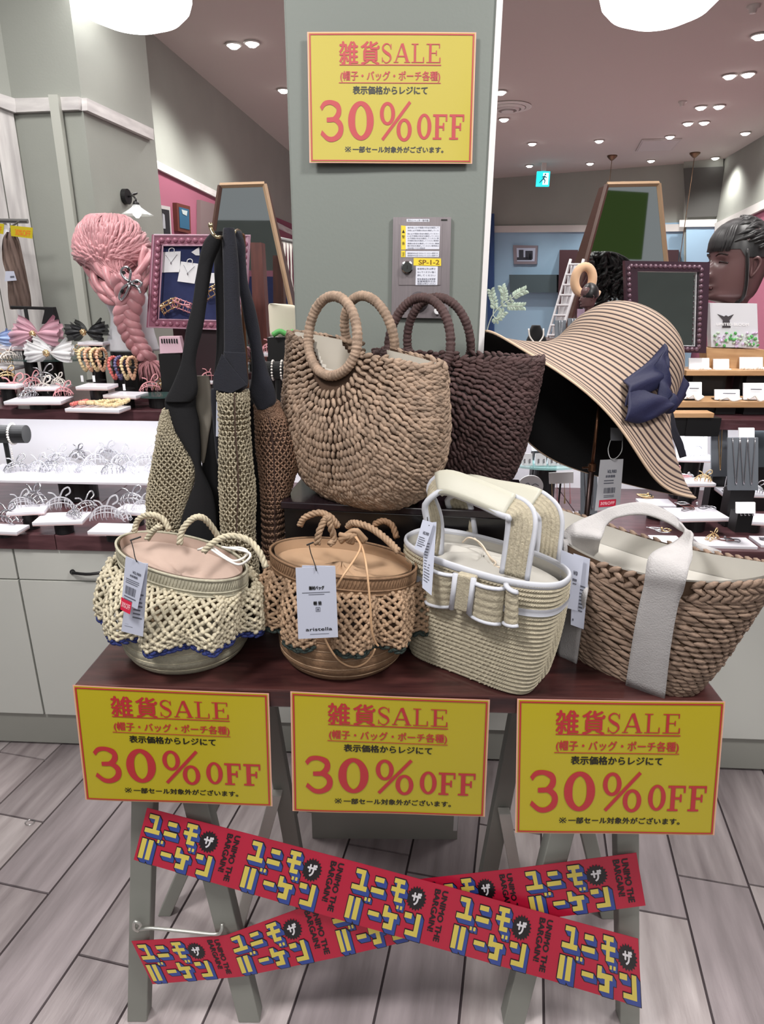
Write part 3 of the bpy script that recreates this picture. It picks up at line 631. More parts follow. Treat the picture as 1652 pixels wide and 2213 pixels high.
# ================================================================= BAG HELPERS
def srgbvar(name,c,v=.14,s=90,rough=.75,bump=.5): return mat(name,c,rough,var=v,vscale=s,bump=bump,bscale=260)
def rings(rows,nu,nv,base,yaw,ex=2.0,smooth=True):
    # rows: z,a,b,cx,cy ; local frame rotated by yaw about base
    A=np.array([list(r)+[0]*(5-len(r)) for r in rows],float); Q=cr(A,nv) if smooth else A
    th=np.linspace(0,2*math.pi,nu,endpoint=False); c,s=np.cos(th),np.sin(th)
    G=np.zeros((len(Q),nu,3)); cy,sy=math.cos(yaw),math.sin(yaw)
    for j,(z,a,b,ox,oy) in enumerate(Q):
        e=ex(j/(len(Q)-1)) if callable(ex) else ex
        x=ox+a*np.sign(c)*np.abs(c)**(2/e); y=oy+b*np.sign(s)*np.abs(s)**(2/e)
        G[j,:,0]=base[0]+x*cy-y*sy; G[j,:,1]=base[1]+x*sy+y*cy; G[j,:,2]=base[2]+z
    return G
def rowbody(rows,Y,dep,nv=40,nu=24,yaw=0,y2=None):
    A=np.array([list(r)+([0,1][len(r)-3:] if len(r)<5 else []) for r in rows],float); Q=cr(A,nv); th=np.linspace(0,2*math.pi,nu,endpoint=False)
    G=np.zeros((nv,nu,3))
    for j,(y,xl,xr,dY,dd) in enumerate(Q):
        L=UY(xl,y,Y+dY);Rr=UY(xr,y,Y+dY); m=(L+Rr)/2; h=(Rr-L)/2
        G[j]=m+np.outer(np.cos(th),h)+np.outer(np.sin(th),[0,dep*dd,0])
    return G[::-1]  # bottom first
def capbody(mb,G,top=True,bot=True):
    k=mb.n; nv,nu=G.shape[:2]; mb.grid(G,cu=True)
    if bot: mb.F.append(tuple(range(k+nu-1,k-1,-1)))
    if top: mb.F.append(tuple(range(k+(nv-1)*nu,k+nv*nu)))
    return mb
def inset(G,d):
    S=Surf(G); nv,nu=G.shape[:2]; uu,vv=np.meshgrid(np.arange(nu)/nu,np.linspace(0,1,nv)); P,Tu,Tv,N=S.frame(uu.ravel(),vv.ravel()); return (P-N*d).reshape(nv,nu,3)
def arclen(G): return np.linalg.norm(np.diff(np.vstack([G,G[:1]]),axis=0),axis=1).sum()
def weave(G,sw,sh,slant=.25,lf=.62,wf=.62,hf=.5,u0=0,u1=1,v0=0,v1=1,jit=0.0004,alt=True,lift=.3):
    S=Surf(G); nv=G.shape[0]; hz=np.linalg.norm(np.diff(G[:,0],axis=0),axis=1).sum()
    rows=max(2,int(round(hz*(v1-v0)/sh))); n=int(round(arclen(G[nv//2])*(u1-u0)/sw)); mb=MB(); U_,V_,SL=[],[],[]
    for j in range(rows):
        for i in range(n): U_.append(u0+(i+(.5 if j%2 else 0))/n*(u1-u0)); V_.append(v0+(j+.5)/rows*(v1-v0)); SL.append(slant*(1 if (j%2 or not alt) else -1))
    U_=np.array(U_);V_=np.array(V_);SL=np.array(SL)
    P,Tu,Tv,N=S.frame(U_,V_); e=.5/n; Lw=np.linalg.norm(S.at(U_+e,V_)-S.at(U_-e,V_),axis=1)
    D=Tu+Tv*SL[:,None]; k=len(P); r=np.random.rand(k)
    capsules(mb,P+N*(sh*lift)*(.7+.6*np.random.rand(k,1)),D+N*(np.random.randn(k,1)*.10),N,Lw*lf*(.92+.16*r),sh*wf*(.85+.3*np.random.rand(k)),sh*hf,jit=jit)
    return mb
def braid(P,r,pitch,n=5,strands=3,res=None):
    P=np.asarray(P,float); L=np.linalg.norm(np.diff(P,axis=0),axis=1).sum(); N=int(L/pitch*8)+8; Q=cr(P,N); T=np.gradient(Q,axis=0);T/=np.linalg.norm(T,axis=1)[:,None]
    u=np.array([0.3,1,.2]);A=u-T*(T@u)[:,None];A/=np.linalg.norm(A,axis=1)[:,None];B=np.cross(T,A); s=np.linspace(0,L/pitch*2*math.pi,N); mb=MB()
    for k in range(strands):
        ph=s+2*math.pi*k/strands; C=Q+A*(np.cos(ph)*r*.52)[:,None]+B*(np.sin(ph)*r*.52)[:,None]; mb.tube(C,r*.58,n)
    return mb
def wraprope(P,r,pitch,n=9,tw=.3):
    # rope tightly wrapped with cord: rings of beads
    P=np.asarray(P,float); L=np.linalg.norm(np.diff(P,axis=0),axis=1).sum(); m=int(L/pitch); Q=cr(P,m*4+1); rad=np.array([r*(1-.16*abs(math.cos(i/4*math.pi))**3*(1)) for i in range(len(Q))]); rad*=1+.03*np.random.randn(len(Q))
    return MB().tube(Q,rad,n)
def strap(P,Wd,w,th,nu=2,label=None):
    # flat strap along path P (n,3); width direction Wd (n,3); half width w
    P=np.asarray(P,float);n=len(P);Wd=np.broadcast_to(np.asarray(Wd,float),(n,3)); w=np.broadcast_to(w,(n,)); T=np.gradient(P,axis=0);T/=np.linalg.norm(T,axis=1)[:,None]
    Wn=Wd-T*np.sum(Wd*T,1)[:,None];Wn/=np.linalg.norm(Wn,axis=1)[:,None];N=np.cross(T,Wn)
    sec=[(-1,-.5),(-.6,-.62),(.6,-.62),(1,-.5),(1,.5),(.6,.62),(-.6,.62),(-1,.5)]
    G=np.stack([P+Wn*(w*a)[:,None]+N*(th*b) for a,b in sec],1); mb=MB(); capbody(mb,G); return mb
def ptag(name,px,Y,label=None,parent=None,lines=(),red=None,m=None,th=.0006,small=(),root=None):
    q=[UY(x,y,Y if np.isscalar(Y) else Y[k]) for k,(x,y) in enumerate(px)]
    TL,TR,BR,BL=q; n=np.cross(TR-TL,BL-TL); n/=np.linalg.norm(n); 
    if n@(CAM-TL)<0:n=-n
    c=obj(name,MB().slab(q,-n*th),m or M_tagw,parent)
    def fn(V,l):
        x=V[:,:1];y=1-V[:,1:2]; return TL*(1-x)*(1-y)+TR*x*(1-y)+BR*x*y+BL*(1-x)*y+n*l
    for body,x0,x1,y0,y1,col,bold in lines:
        warp_obj('print',[(V,Fc) for V,Fc,_ in text2d(body,x0,x1,1-y1,1-y0,bold)],fn,col,c,.0004)
    sh=[rect(x0,1-y1,x1,1-y0) for x0,x1,y0,y1 in small]
    if sh: warp_obj('fine_print',sh,fn,M_tagk,c,.0004)
    if red: 
        x0,x1,y0,y1=red[:4]; warp_obj('red_sticker',[rect(x0,1-y1,x1,1-y0)],fn,M_redst,c,.0005)
        warp_obj('sticker_print',[(V,Fc) for V,Fc,_ in text2d('30%OFF',x0+.06,x1-.06,1-y1+(y1-y0)*.3,1-y0-(y1-y0)*.3,.006)],fn,M_pinkp,c,.0008)
    return c
M_tagw=mat('tag_white',(186,190,206),.5); M_tagk=mat('tag_print',(90,92,104),.6); M_redst=mat('red_discount_sticker',(206,40,70),.45); M_pinkp=mat('pale_pink_print',(240,170,180),.5)
M_blkst=mat('black_string',(20,18,18),.6)
def fineprint(y0,y1,n,x0=.12,x1=.86):
    out=[]; r=random.Random(int(y0*1000))
    for i in range(n):
        y=y0+(y1-y0)*i/n; e=x1-(x1-x0)*r.random()*.35; out.append((x0,e,y,y+(y1-y0)/n*.38))
    return out
def barcode(x0,x1,y0,y1,n=16):
    r=random.Random(5); out=[]; x=x0
    while x<x1: w_=(.4+r.random())*(x1-x0)/n*.6; out.append((x,min(x+w_,x1),y0,y1)); x+=w_+(.3+r.random())*(x1-x0)/n*.6
    return out
ZT_=TZ
# ================================================================= SMALL DRAWSTRING BUCKET BAGS
def bucket(name,label,base,yawr,arim,brim,hrim,rb,cols,seed,hem,tilt,hemz=.055,nf=9,ahem=.142,bhem=.118,stretchy=0):
    np.random.seed(seed); random.seed(seed)
    straw,dark,liner,hemc,basec=cols; base=np.array([*base,TZ+.0005])
    t=thing(name,label,'bag',tuple(base),group=None)
    # coiled base
    rows=[];H=.105;nr=7
    zs=np.linspace(0,H,nr*6+1)
    Q=[]
    for z in zs:
        f=min(1,z/.03); r=rb*(.86+.14*math.sin(f*math.pi/2))+.004*z/H; r+=.0016*abs(math.sin(z/H*nr*math.pi))
        Q.append((z,r,r*.94))
    G=rings(Q,72,0,base,0,2.0,smooth=False)
    mb=MB(); capbody(mb,G,top=False)
    obj('coiled_base',mb,basec,t,smooth=True)
    sb=MB()
    for k in range(1,nr):
        z=H*k/nr; f=min(1,z/.03); r=rb*(.86+.14*math.sin(f*math.pi/2))+.004*z/H+.0004
        sb.tube([base+np.array([r*math.cos(a),r*.94*math.sin(a),z+.0015*math.sin(a*2+k)]) for a in np.linspace(0,2*math.pi,60,endpoint=False)],.0009,5,closed=True)
    obj('seam_cord',sb,straw,t,smooth=True)
    # lining drum
    top=[(hemz,rb*.98,rb*.92),(hrim*.55,rb*1.02,rb*.88),(hrim-.035,arim*.93,brim*.95),(hrim,arim*.97,brim*.95)]
    A=np.array([[z,a,b] for z,a,b in top]); 
    def blend(rows_,nu,nv,yw=yawr,tl=True):
        G_=rings(rows_,nu,nv,base,yw)
        if tl:  # rim tilt
            f=np.clip((G_[:,:,2]-base[2])/hrim,0,1)**2; G_[:,:,2]+=f*((G_[:,:,0]-base[0])*tilt[0]+(G_[:,:,1]-base[1])*tilt[1])
        return G_
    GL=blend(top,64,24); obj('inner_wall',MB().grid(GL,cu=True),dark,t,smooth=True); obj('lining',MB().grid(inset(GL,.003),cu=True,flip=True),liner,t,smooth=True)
    # gathered fabric inside
    mb=MB(); nn_=36; fg=[]
    for j in range(8):
        f=j/7; zz=hrim-.016-.012*math.sin(f*2.6); rr=(1-f)*.94+.02; ang=np.linspace(0,2*math.pi,nn_,endpoint=False)
        w_=.006*np.sin(ang*9+f*5)*f
        x=arim*.96*rr*np.cos(ang);y=brim*.94*rr*np.sin(ang); cyw,syw=math.cos(yawr),math.sin(yawr)
        X=base[0]+x*cyw-y*syw;Y=base[1]+x*syw+y*cyw; Z=base[2]+zz+w_-.02*f*(1-stretchy)+.03*stretchy*f+(X-base[0])*tilt[0]+(Y-base[1])*tilt[1]; fg.append(np.stack([X,Y,Z],-1))
    mb.grid(np.array(fg),cu=True,flip=True); obj('gathered_fabric',mb,liner,t,smooth=True)
    # net skirt
    nu=220; sk=[(hemz,ahem,bhem),(hemz+.025,ahem*1.02,bhem*1.0),(hemz+.06,(ahem+arim)/2*1.03,(bhem+brim)/2*1.08),(hrim-.028,arim*1.0,brim*1.03)]
    G=rings(sk,nu,30,base,yawr*.8); th=np.linspace(0,2*math.pi,nu,endpoint=False)
    f=np.clip((G[:,:,2]-base[2])/hrim,0,1)**2; G[:,:,2]+=f*((G[:,:,0]-base[0])*tilt[0]+(G[:,:,1]-base[1])*tilt[1])
    ctr=base[:2]
    for j in range(30):
        v=j/29; am=.009*(1-v)**.8+.003; d=G[j,:,:2]-ctr; L=np.linalg.norm(d,axis=1)[:,None]
        G[j,:,:2]+=d/L*((am*np.sin(th*nf+.6*np.sin(th*2+seed))+.004*np.sin(th*nf*2+1))[:,None])
        G[j,:,2]+=(-.002*(1-v)*np.sin(th*nf+.6*np.sin(th*2+seed)+.5))+hem*(1-v)*np.cos(th+math.radians(60))
    S=Surf(G); N_=58; RW=13; mb=MB(); kb=MB()
    def node(i,j): return ((i+(.5 if j%2 else 0))/N_)%1,(j)/RW
    ii,jj=np.meshgrid(np.arange(N_),np.arange(RW+1)); ii=ii.ravel();jj=jj.ravel()
    u=(ii+.5*(jj%2))/N_; v=jj/RW; P=S.at(u+np.random.randn(len(u))*.0012,v); P_=P.reshape(RW+1,N_,3)
    _,Tu,Tv,Nn=S.frame(u,v); Nn=Nn.reshape(RW+1,N_,3)
    C,D,NN,LL=[],[],[],[]
    for j in range(RW):
        for i in range(N_):
            a=P_[j,i]
            for di in ((0,-1) if j%2==0 else (0,1)):
                b=P_[j+1,(i+di)%N_]; C.append((a+b)/2+Nn[j,i]*.001);D.append(b-a);NN.append(Nn[j,i]);LL.append(np.linalg.norm(b-a)/2*1.05)
    C=np.array(C);D=np.array(D);NN=np.array(NN);LL=np.array(LL); k=len(C)
    capsules(mb,C,D,NN,LL,.0034*(.85+.4*np.random.rand(k)),.0030,jit=.0004,ring=((-1,.5),(-.5,.8),(0,1),(.5,.8),(1,.5)))
    capsules(mb,P.reshape(-1,3)+Nn.reshape(-1,3)*.0016,np.random.randn(len(P),3),Nn.reshape(-1,3),.0046,.0038,.0036,jit=.0005)
    obj('net_skirt',mb,straw,t,smooth=True)
    hb=MB(); n2=110
    for r_,zz in ((0,-.004),(1,-.0085)):
        u=(np.arange(n2)+.5*r_)/n2; Pp,Tu,Tv,Nn2=S.frame(u,np.zeros(n2)+.004)
        capsules(hb,Pp+np.array([0,0,zz])+np.random.randn(n2,3)*.0006,Tu+Tv*np.random.uniform(-.7,.7,(n2,1)),Nn2,.0062,.0034,.003)
    obj('hem_trim',hb,hemc,t,smooth=True)
    # rim band with slanted ribs
    band=[(hrim-.030,arim*.99,brim*1.02),(hrim-.015,arim*1.0,brim*1.02),(hrim,arim*1.0,brim*1.0)]
    Gb=blend(band,96,8); mb=MB(); mb.grid(Gb,cu=True); mb.grid(inset(Gb,.004),cu=True,flip=True)
    Sb=Surf(Gb); n3=130; u=np.arange(n3)/n3; Pp,Tu,Tv,Nn3=Sb.frame(u,np.full(n3,.62))
    capsules(mb,Pp,Tv+Tu*.35,Nn3,.0085,.0019,.0014)
    for v_ in(.02,.28,.98): mb.tube(Sb.at(np.linspace(0,1,90,endpoint=False),np.full(90,v_)),.0016 if v_<.9 else .0024,6,closed=True)
    obj('rim_band',mb,basec,t,smooth=True)
    return t,Gb
M_st1=srgbvar('pale_cream_straw',(186,177,154)); M_st1b=srgbvar('cream_coiled_straw',(168,163,144),.10,140)
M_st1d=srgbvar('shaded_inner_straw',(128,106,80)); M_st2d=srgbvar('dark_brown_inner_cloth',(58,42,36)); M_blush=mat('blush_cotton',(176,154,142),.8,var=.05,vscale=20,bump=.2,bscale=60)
M_navyst=srgbvar('navy_straw',(34,46,104),.2)
M_st2=srgbvar('tan_straw',(156,129,104)); M_st2b=srgbvar('tan_coiled_straw',(126,97,72),.12,140); M_camel=mat('camel_cotton',(166,136,108),.8,var=.06,vscale=20,bump=.2,bscale=60)
M_greenst=srgbvar('dark_green_straw',(38,50,46),.2)
ROLLB=(-.05,.02)
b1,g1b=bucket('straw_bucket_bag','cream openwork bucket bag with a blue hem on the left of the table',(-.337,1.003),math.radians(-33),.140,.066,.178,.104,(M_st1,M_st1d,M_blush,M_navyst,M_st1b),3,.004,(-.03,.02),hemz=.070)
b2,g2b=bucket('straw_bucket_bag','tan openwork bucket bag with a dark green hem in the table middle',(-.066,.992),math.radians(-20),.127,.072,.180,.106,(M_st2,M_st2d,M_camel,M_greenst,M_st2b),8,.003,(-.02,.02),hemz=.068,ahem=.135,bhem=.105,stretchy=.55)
def ropepx(pts,r,pitch,name,m,parent,strands=3): return obj(name,braid([UY(x,y,Y) for x,y,Y in pts],r,pitch,strands=strands),m,parent,smooth=True)
ropepx([(290,1148,1.05),(300,1122,1.05),(325,1112,1.04),(352,1122,1.04),(366,1145,1.035)],.0052,.022,'handle_loop',M_st1,b1)
ropepx([(318,1165,.985),(332,1146,.98),(346,1136,.975)],.005,.02,'handle_loop',M_st1,b1)
ropepx([(388,1176,.965),(394,1146,.97),(415,1122,.975),(436,1118,.98),(456,1136,.99),(474,1164,1.0)],.0052,.022,'handle_loop',M_st1,b1)
ropepx([(440,1192,.925),(462,1172,.925),(495,1158,.93),(535,1166,.925),(560,1192,.91),(575,1226,.9)],.0050,.024,'handle_loop',M_st1,b1)
ds=MB()
for pts in([(428,1188,.94),(455,1182,.93),(480,1198,.92),(505,1212,.91),(528,1205,.905),(535,1192,.91),(520,1184,.92),(492,1184,.93)],[(455,1186,.925),(485,1206,.91),(515,1220,.90),(536,1210,.895),(540,1196,.90),(515,1188,.91),(480,1182,.925)]):
    ds.tube(cr([UY(x,y,Y) for x,y,Y in pts],40),.0019,7)
obj('drawstring',ds,mat('white_cord',(226,222,216),.6),b1,smooth=True)
ropepx([(648,1135,1.06),(660,1118,1.055),(690,1108,1.05),(715,1118,1.05),(732,1138,1.05)],.0058,.02,'handle_loop',M_st2,b2)
ropepx([(686,1176,.975),(690,1150,.975),(702,1124,.98),(711,1118,.98),(714,1135,.98),(722,1165,.985),(712,1176,.98)],.0056,.02,'handle_loop',M_st2,b2)
ropepx([(752,1138,1.02),(765,1130,1.01),(800,1140,.99),(835,1165,.965),(862,1192,.945)],.0058,.02,'handle_loop',M_st2,b2)
ropepx([(808,1134,1.04),(828,1126,1.04),(848,1136,1.04),(858,1162,1.03)],.0055,.02,'handle_loop',M_st2b,b2)
# knot of gathered cloth and long cord
kn=MB()
for k in range(9):
    a=k*2.2; kn.tube(cr([UY(748+26*math.cos(a)+k*2,1163+9*math.sin(a*1.3),.985),UY(762+10*math.cos(a+1),1154+8*math.sin(a),.975),UY(770+22*math.cos(a+2),1166+9*math.sin(a+2),.98)],14),.0042,7)
obj('gather_knot',kn,M_camel,b2,smooth=True)
dc=MB()
dc.tube(cr([UY(x,y,Y) for x,y,Y in((768,1160,.955),(779,1178,.935),(772,1200,.915),(745,1240,.880),(712,1290,.872),(694,1320,.868),(690,1345,.866),(708,1392,.872),(733,1427,.884),(762,1441,.890),(786,1435,.888),(803,1418,.886),(811,1402,.885))],90),.0017,7)
dc.tube(cr([UY(x,y,Y) for x,y,Y in((770,1160,.955),(784,1186,.93),(793,1230,.885),(800,1300,.868),(804,1360,.866),(812,1388,.872),(818,1396,.874))],60),.0017,7)
obj('leather_cord',dc,mat('tan_leather_cord',(196,158,122),.5),b2,smooth=True)
# tags of bag 1 and 2
tg=ptag('care_tag',[(282,1214),(320,1218),(309,1376),(262,1364)],[.865,.862,.862,.866],lines=[],small=fineprint(.42,.80,7,.45,.9)+[(.12,.3,.87,.872),(.12,.5,.9,.905)],parent=b1)
ptag('price_tag',[(272,1202),(317,1220),(297,1317),(263,1300)],[.858,.855,.853,.856],parent=b1,lines=[('¥2,980','.30' and .42,.84,.24,.30,M_tagk,.004),('本体価格',.30,.70,.33,.38,M_tagk,.004)],small=fineprint(.44,.56,3)+barcode(.15,.72,.60,.78)+fineprint(.82,.95,2),red=(-.03,.62,.9,1.18))
st_=MB().tube(cr([UY(283,1168,.975),UY(288,1185,.93),UY(292,1205,.86),UY(296,1214,.856)],12),.0008,5); st_.tube([UY(281,1168,.975),UY(305,1160,.98)],.0014,5); obj('tag_string',st_,M_blkst,b1)
ptag('care_tag',[(653,1222),(724,1223),(726,1262),(655,1262)],.868,parent=b2,lines=[])
ptag('brand_tag',[(639,1227),(725,1224),(731,1377),(645,1381)],[.863,.863,.858,.858],parent=b2,lines=[('雑材バッグ',.32,.70,.26,.31,M_ink,.005),('軽 量',.42,.62,.475,.525,M_ink,.006),('aristella',.20,.86,.845,.892,M_ink,.001)],small=[(.14,.84,.345,.353),(.3,.70,.372,.380),(.30,.78,.935,.941),(.47,.58,.555,.562),(.47,.58,.61,.617),(.47,.48,.555,.617),(.57,.58,.555,.617),(.50,.55,.575,.60)])
st_=MB().tube(cr([UY(668,1176,.955),UY(672,1195,.92),UY(680,1218,.868),UY(684,1234,.861)],12),.0008,5); st_.tube([UY(663,1178,.955),UY(678,1172,.955)],.0014,5); obj('tag_string',st_,M_blkst,b2)
# ================================================================= BOW BASKET BAG (coiled cream straw)
M_cst=mat('coiled_ivory_straw',(170,161,140),.75,var=.12,vscale=160,bump=.7,bscale=320); M_wbind=mat('white_grosgrain',(188,190,198),.7,bump=.1,bscale=200)
M_gap=srgbvar('straw_shadow_thread',(168,152,116),.1); M_cream=mat('cream_leather',(184,182,168),.45,bump=.15,bscale=80); M_offw=mat('off_white_cotton',(188,185,178),.8,bump=.2,bscale=30)
base3=np.array([.163,.965,TZ+.0005]); YW3=math.radians(-36)
b3=thing('bow_basket_bag','ivory coiled straw bag with a bow and white bound handles','bag',tuple(base3))
def prof3(z):
    h=.197; f=z/h; a=.110+.028*f**.8+.004*math.sin(f*math.pi); b=.056+.014*f; k=min(1,z/.008); k=.95+.05*math.sin(k*math.pi/2); return a*k,b*k
nr=26;H3=.197;Q=[]
for z in np.linspace(0,H3,nr*6+1):
    a,b=prof3(z); e=.0019*abs(math.sin(z/H3*nr*math.pi)); Q.append((z,a+e,b+e))
ex3=lambda f:5.0-2.6*f
G3=rings(Q,110,0,base3,YW3,ex3,smooth=False)
TL3=lambda G:G.__setitem__((slice(None),slice(None),2),G[:,:,2]+np.clip((G[:,:,2]-base3[2])/H3,0,1)**2*((G[:,:,0]-base3[0])*-.05))
TL3(G3); mb=MB(); capbody(mb,G3,top=False); obj('coiled_body',mb,M_cst,b3,smooth=True)
mb=MB(); nst=0; S3=Surf(G3)
U_,V_=[],[]
for k in range(nr):
    for i in range(150): U_.append((i+.5*(k%2))/150); V_.append((k+.5)/nr)
P,Tu,Tv,N=S3.frame(np.array(U_),np.array(V_),.003); capsules(mb,P+N*.0002,Tu+Tv*.55,N,.0030,.0011,.0012,n=4,ring=((-1,.2),(0,1),(1,.2)))
obj('coil_stitching',mb,M_cst,b3)
Gi=inset(G3[::3],.004); obj('lining',MB().grid(Gi,cu=True,flip=True),M_offw,b3,smooth=True)
rimP=S3.at(np.linspace(0,1,110,endpoint=False),np.full(110,1.0)); mb=MB(); mb.tube(rimP+np.array([0,0,-.003]),.0033,8,closed=True,flat=1.9,up=[0,0,1]); obj('rim_binding',mb,M_wbind,b3,smooth=True)
def ringband(G,z0,z1,lift,name,m,par):
    S=Surf(G); n=110; u=np.linspace(0,1,n,endpoint=False); rows=[]
    for v in np.linspace(z0,z1,4): P,_,_,N=S.frame(u,np.full(n,v)); rows.append(P+N*lift)
    mb=MB(); mb.grid(np.array(rows),cu=True); return obj(name,mb,m,par,smooth=True)
ringband(G3,.745,.795,.0024,'white_band',M_wbind,b3)
# puffed cotton closure inside
fg=[]
for j in range(9):
    f=j/8; n_=40; an=np.linspace(0,2*math.pi,n_,endpoint=False); rr=1-f*.97; a,b=prof3(H3); a-=.006;b-=.006
    x=a*rr*np.cos(an);y=b*rr*np.sin(an); z=H3-.02+.016*math.sin(f*2.2)+.006*np.sin(an*6+f*4)*f; c_,s_=math.cos(YW3),math.sin(YW3)
    X=base3[0]+x*c_-y*s_;Y=base3[1]+x*s_+y*c_; fg.append(np.stack([X,Y,base3[2]+z+(X-base3[0])*-.05],-1))
obj('drawstring_cotton',MB().grid(np.array(fg),cu=True,flip=True),M_offw,b3,smooth=True)
cd=MB()
for pts in([(1000,1172,1.0),(1015,1162,.99),(1040,1175,.97),(1062,1210,.945)],[(1026,1163,.99),(1050,1190,.96),(1066,1214,.94)],[(1044,1214,.945),(1062,1222,.935),(1082,1226,.93)],[(1060,1205,.94),(1072,1216,.932),(1064,1226,.93)]): cd.tube(cr([UY(x,y,Y) for x,y,Y in pts],16),.0015,6)
obj('closure_cord',cd,mat('beige_cord',(212,196,176),.6),b3,smooth=True)
def handle3(pts,ws,Ys,name,wdir,mt=M_cst):
    P=cr([UY(x,y,Y) for (x,y),Y in zip(pts,Ys)],50); W=np.interp(np.linspace(0,1,50),np.linspace(0,1,len(ws)),ws)
    Wd=np.array([np.array([np.interp(f,np.linspace(0,1,len(wdir)),[w_[k] for w_ in wdir]) for k in range(3)]) for f in np.linspace(0,1,50)])
    o=obj(name,strap(P,Wd,W,.005),mt,b3,smooth=True)
    T=np.gradient(P,axis=0);T/=np.linalg.norm(T,axis=1)[:,None]; Wn=Wd-T*np.sum(Wd*T,1)[:,None];Wn/=np.linalg.norm(Wn,axis=1)[:,None]
    mb=MB()
    for s_ in(-1,1): mb.tube(P+Wn*(W*s_*.97)[:,None],.0052,8,flat=.8)
    # row ridges
    obj('handle_binding',mb,M_wbind,b3,smooth=True)
    rb=MB(); 
    for s_ in(-.55,-.18,.18,.55): rb.tube(P+Wn*(W*s_)[:,None]+np.cross(T,Wn)*-.0,.0042,6)
    obj('handle_coil',rb,mt,b3,smooth=True)
    return P
c3,s3=math.cos(YW3),math.sin(YW3); LX=(c3,s3,0); VD=(s3*-1,c3,0)
P1=handle3([(928,1196),(938,1130),(928,1075),(958,1043),(1020,1060),(1090,1090),(1120,1104),(1128,1130),(1122,1180),(1112,1246)],[.019,.017,.016,.016,.016,.018,.019,.020,.020,.020],[.975,.985,.985,.98,.95,.915,.90,.893,.888,.884],'handle',[(.75,.1,.1),(.5,.5,0),(.2,.6,.6),(.1,.7,.6),(.1,.6,.7),(.2,.6,.6),(.6,.3,.3),(.8,-.3,0),(.8,-.5,0),(.8,-.5,0)])
P2=handle3([(1008,1160),(1000,1110),(985,1068),(1010,1050),(1070,1062),(1140,1075),(1172,1092),(1190,1120),(1188,1170),(1182,1215)],[.018,.018,.017,.016,.016,.018,.018,.018,.018,.018],[1.075,1.08,1.08,1.07,1.04,1.01,.995,.985,.98,.975],'handle',[(.8,-.4,0),(.7,-.3,.2),(.4,.3,.6),(.1,.7,.6),(.1,.6,.7),(.2,.6,.6),(.5,.3,.5),(.7,-.2,.1),(.75,-.4,0),(.75,-.4,0)])
for P_,f0,f1 in((P1,.30,.60),(P2,.30,.62)):
    seg=P_[int(f0*50):int(f1*50)]; obj('grip_sleeve',strap(seg,(.05,.65,.75) if P_ is P1 else (.05,.7,.65),.0195,.012),M_cream,b3,smooth=True)
# bow on the long front face
fN=np.array([s3,-c3,0]) # outward normal of the front face
def face3(x,y,off=.0):  # picture point -> front face plane
    p0=base3[:2]+fN[:2]*(.068+off); return UPL(x,y,p0,p0+np.array([c3,s3]))
def bowpiece(px,off0,off1,name,lab=None):
    q=[face3(x,y,off0) for x,y in px]; TL,TR,BR,BL=q; rows=[]
    nrw=31
    for j in range(nrw):
        f=j/(nrw-1); e=.0014*abs(math.sin(f*5*math.pi)); 
        line_=[]
        for i in range(9):
            g=i/8; bul=off1*math.sin(g*math.pi)**.6; line_.append((TL*(1-g)+TR*g)*(1-f)+(BL*(1-g)+BR*g)*f+fN*(e+bul))
        rows.append(line_)
    G=np.array(rows)[:, :]; mb=MB(); mb.grid(G,flip=True); 
    back=G-fN*.004; back[:,:]=np.array([[p-fN*(.0) for p in r] for r in back]); mb.grid(back)
    o=obj(name,mb,M_cst,b3,smooth=True)
    for e_ in (0,-1):
        tb=MB().tube(G[e_],.0042,7,flat=.7); obj('bow_binding',tb,M_wbind,b3,smooth=True)
    return o
bowpiece([(928,1226),(988,1243),(978,1310),(922,1300)],.004,.010,'bow_loop')
bowpiece([(1094,1262),(1119,1280),(1119,1352),(1090,1345)],.008,.006,'bow_loop')
bowpiece([(1018,1252),(1092,1272),(1082,1348),(1014,1322)],.010,.012,'bow_loop')
q=[face3(x,y,.022) for x,y in((985,1240),(1024,1250),(1014,1326),(976,1316))]
obj('bow_knot',MB().slab(q,-fN*.016),M_cst,b3,bevel=.003)
mb=MB(); mb.tube([q[0],q[3]],.0045,7); mb.tube([q[1],q[2]],.0045,7); obj('knot_binding',mb,M_wbind,b3,smooth=True)
ptag('care_tag',[(918,1130),(944,1128),(933,1287),(913,1270)],[.93,.925,.90,.905],parent=b3,small=fineprint(.3,.9,14,.1,.7))
ptag('price_tag',[(914,1123),(938,1130),(917,1195),(896,1186)],[.925,.92,.91,.915],parent=b3,lines=[('¥3,980',.35,.9,.35,.45,M_tagk,.01)],small=fineprint(.55,.9,5))
obj('tag_string',MB().tube(cr([UY(924,1118,.955),UY(925,1128,.93),UY(928,1136,.92)],8),.0008,5),M_blkst,b3)
# ================================================================= WOVEN BASKET WITH CANVAS STRAPS
M_abaca=srgbvar('brown_abaca_rope',(136,114,98),.2,70); M_abd=mat('abaca_core',(84,64,48),.9)
base4=np.array([.420,.962,TZ+.0005]); YW4=math.radians(-44)
b4=thing('rope_basket_bag','brown rope basket with wide white canvas straps on the right of the table','bag',tuple(base4))
H4=.198
rows=[(0,.100,.045),(.006,.112,.054),(.05,.132,.064),(.11,.153,.072),(.16,.172,.076),(H4,.190,.078)]
G4=rings(rows,120,40,base4,YW4,lambda f:2.5-.35*f)
def tilt4(G): f=np.clip((G[:,:,2]-base4[2])/H4,0,1)**2; x=(G[:,:,0]-base4[0])*math.cos(YW4)+(G[:,:,1]-base4[1])*math.sin(YW4); G[:,:,2]+=f*(.28*x*x/.19)*.6
tilt4(G4)
mb=MB(); capbody(mb,G4,top=False); obj('core_wall',mb,M_abd,b4,smooth=True)
np.random.seed(4)
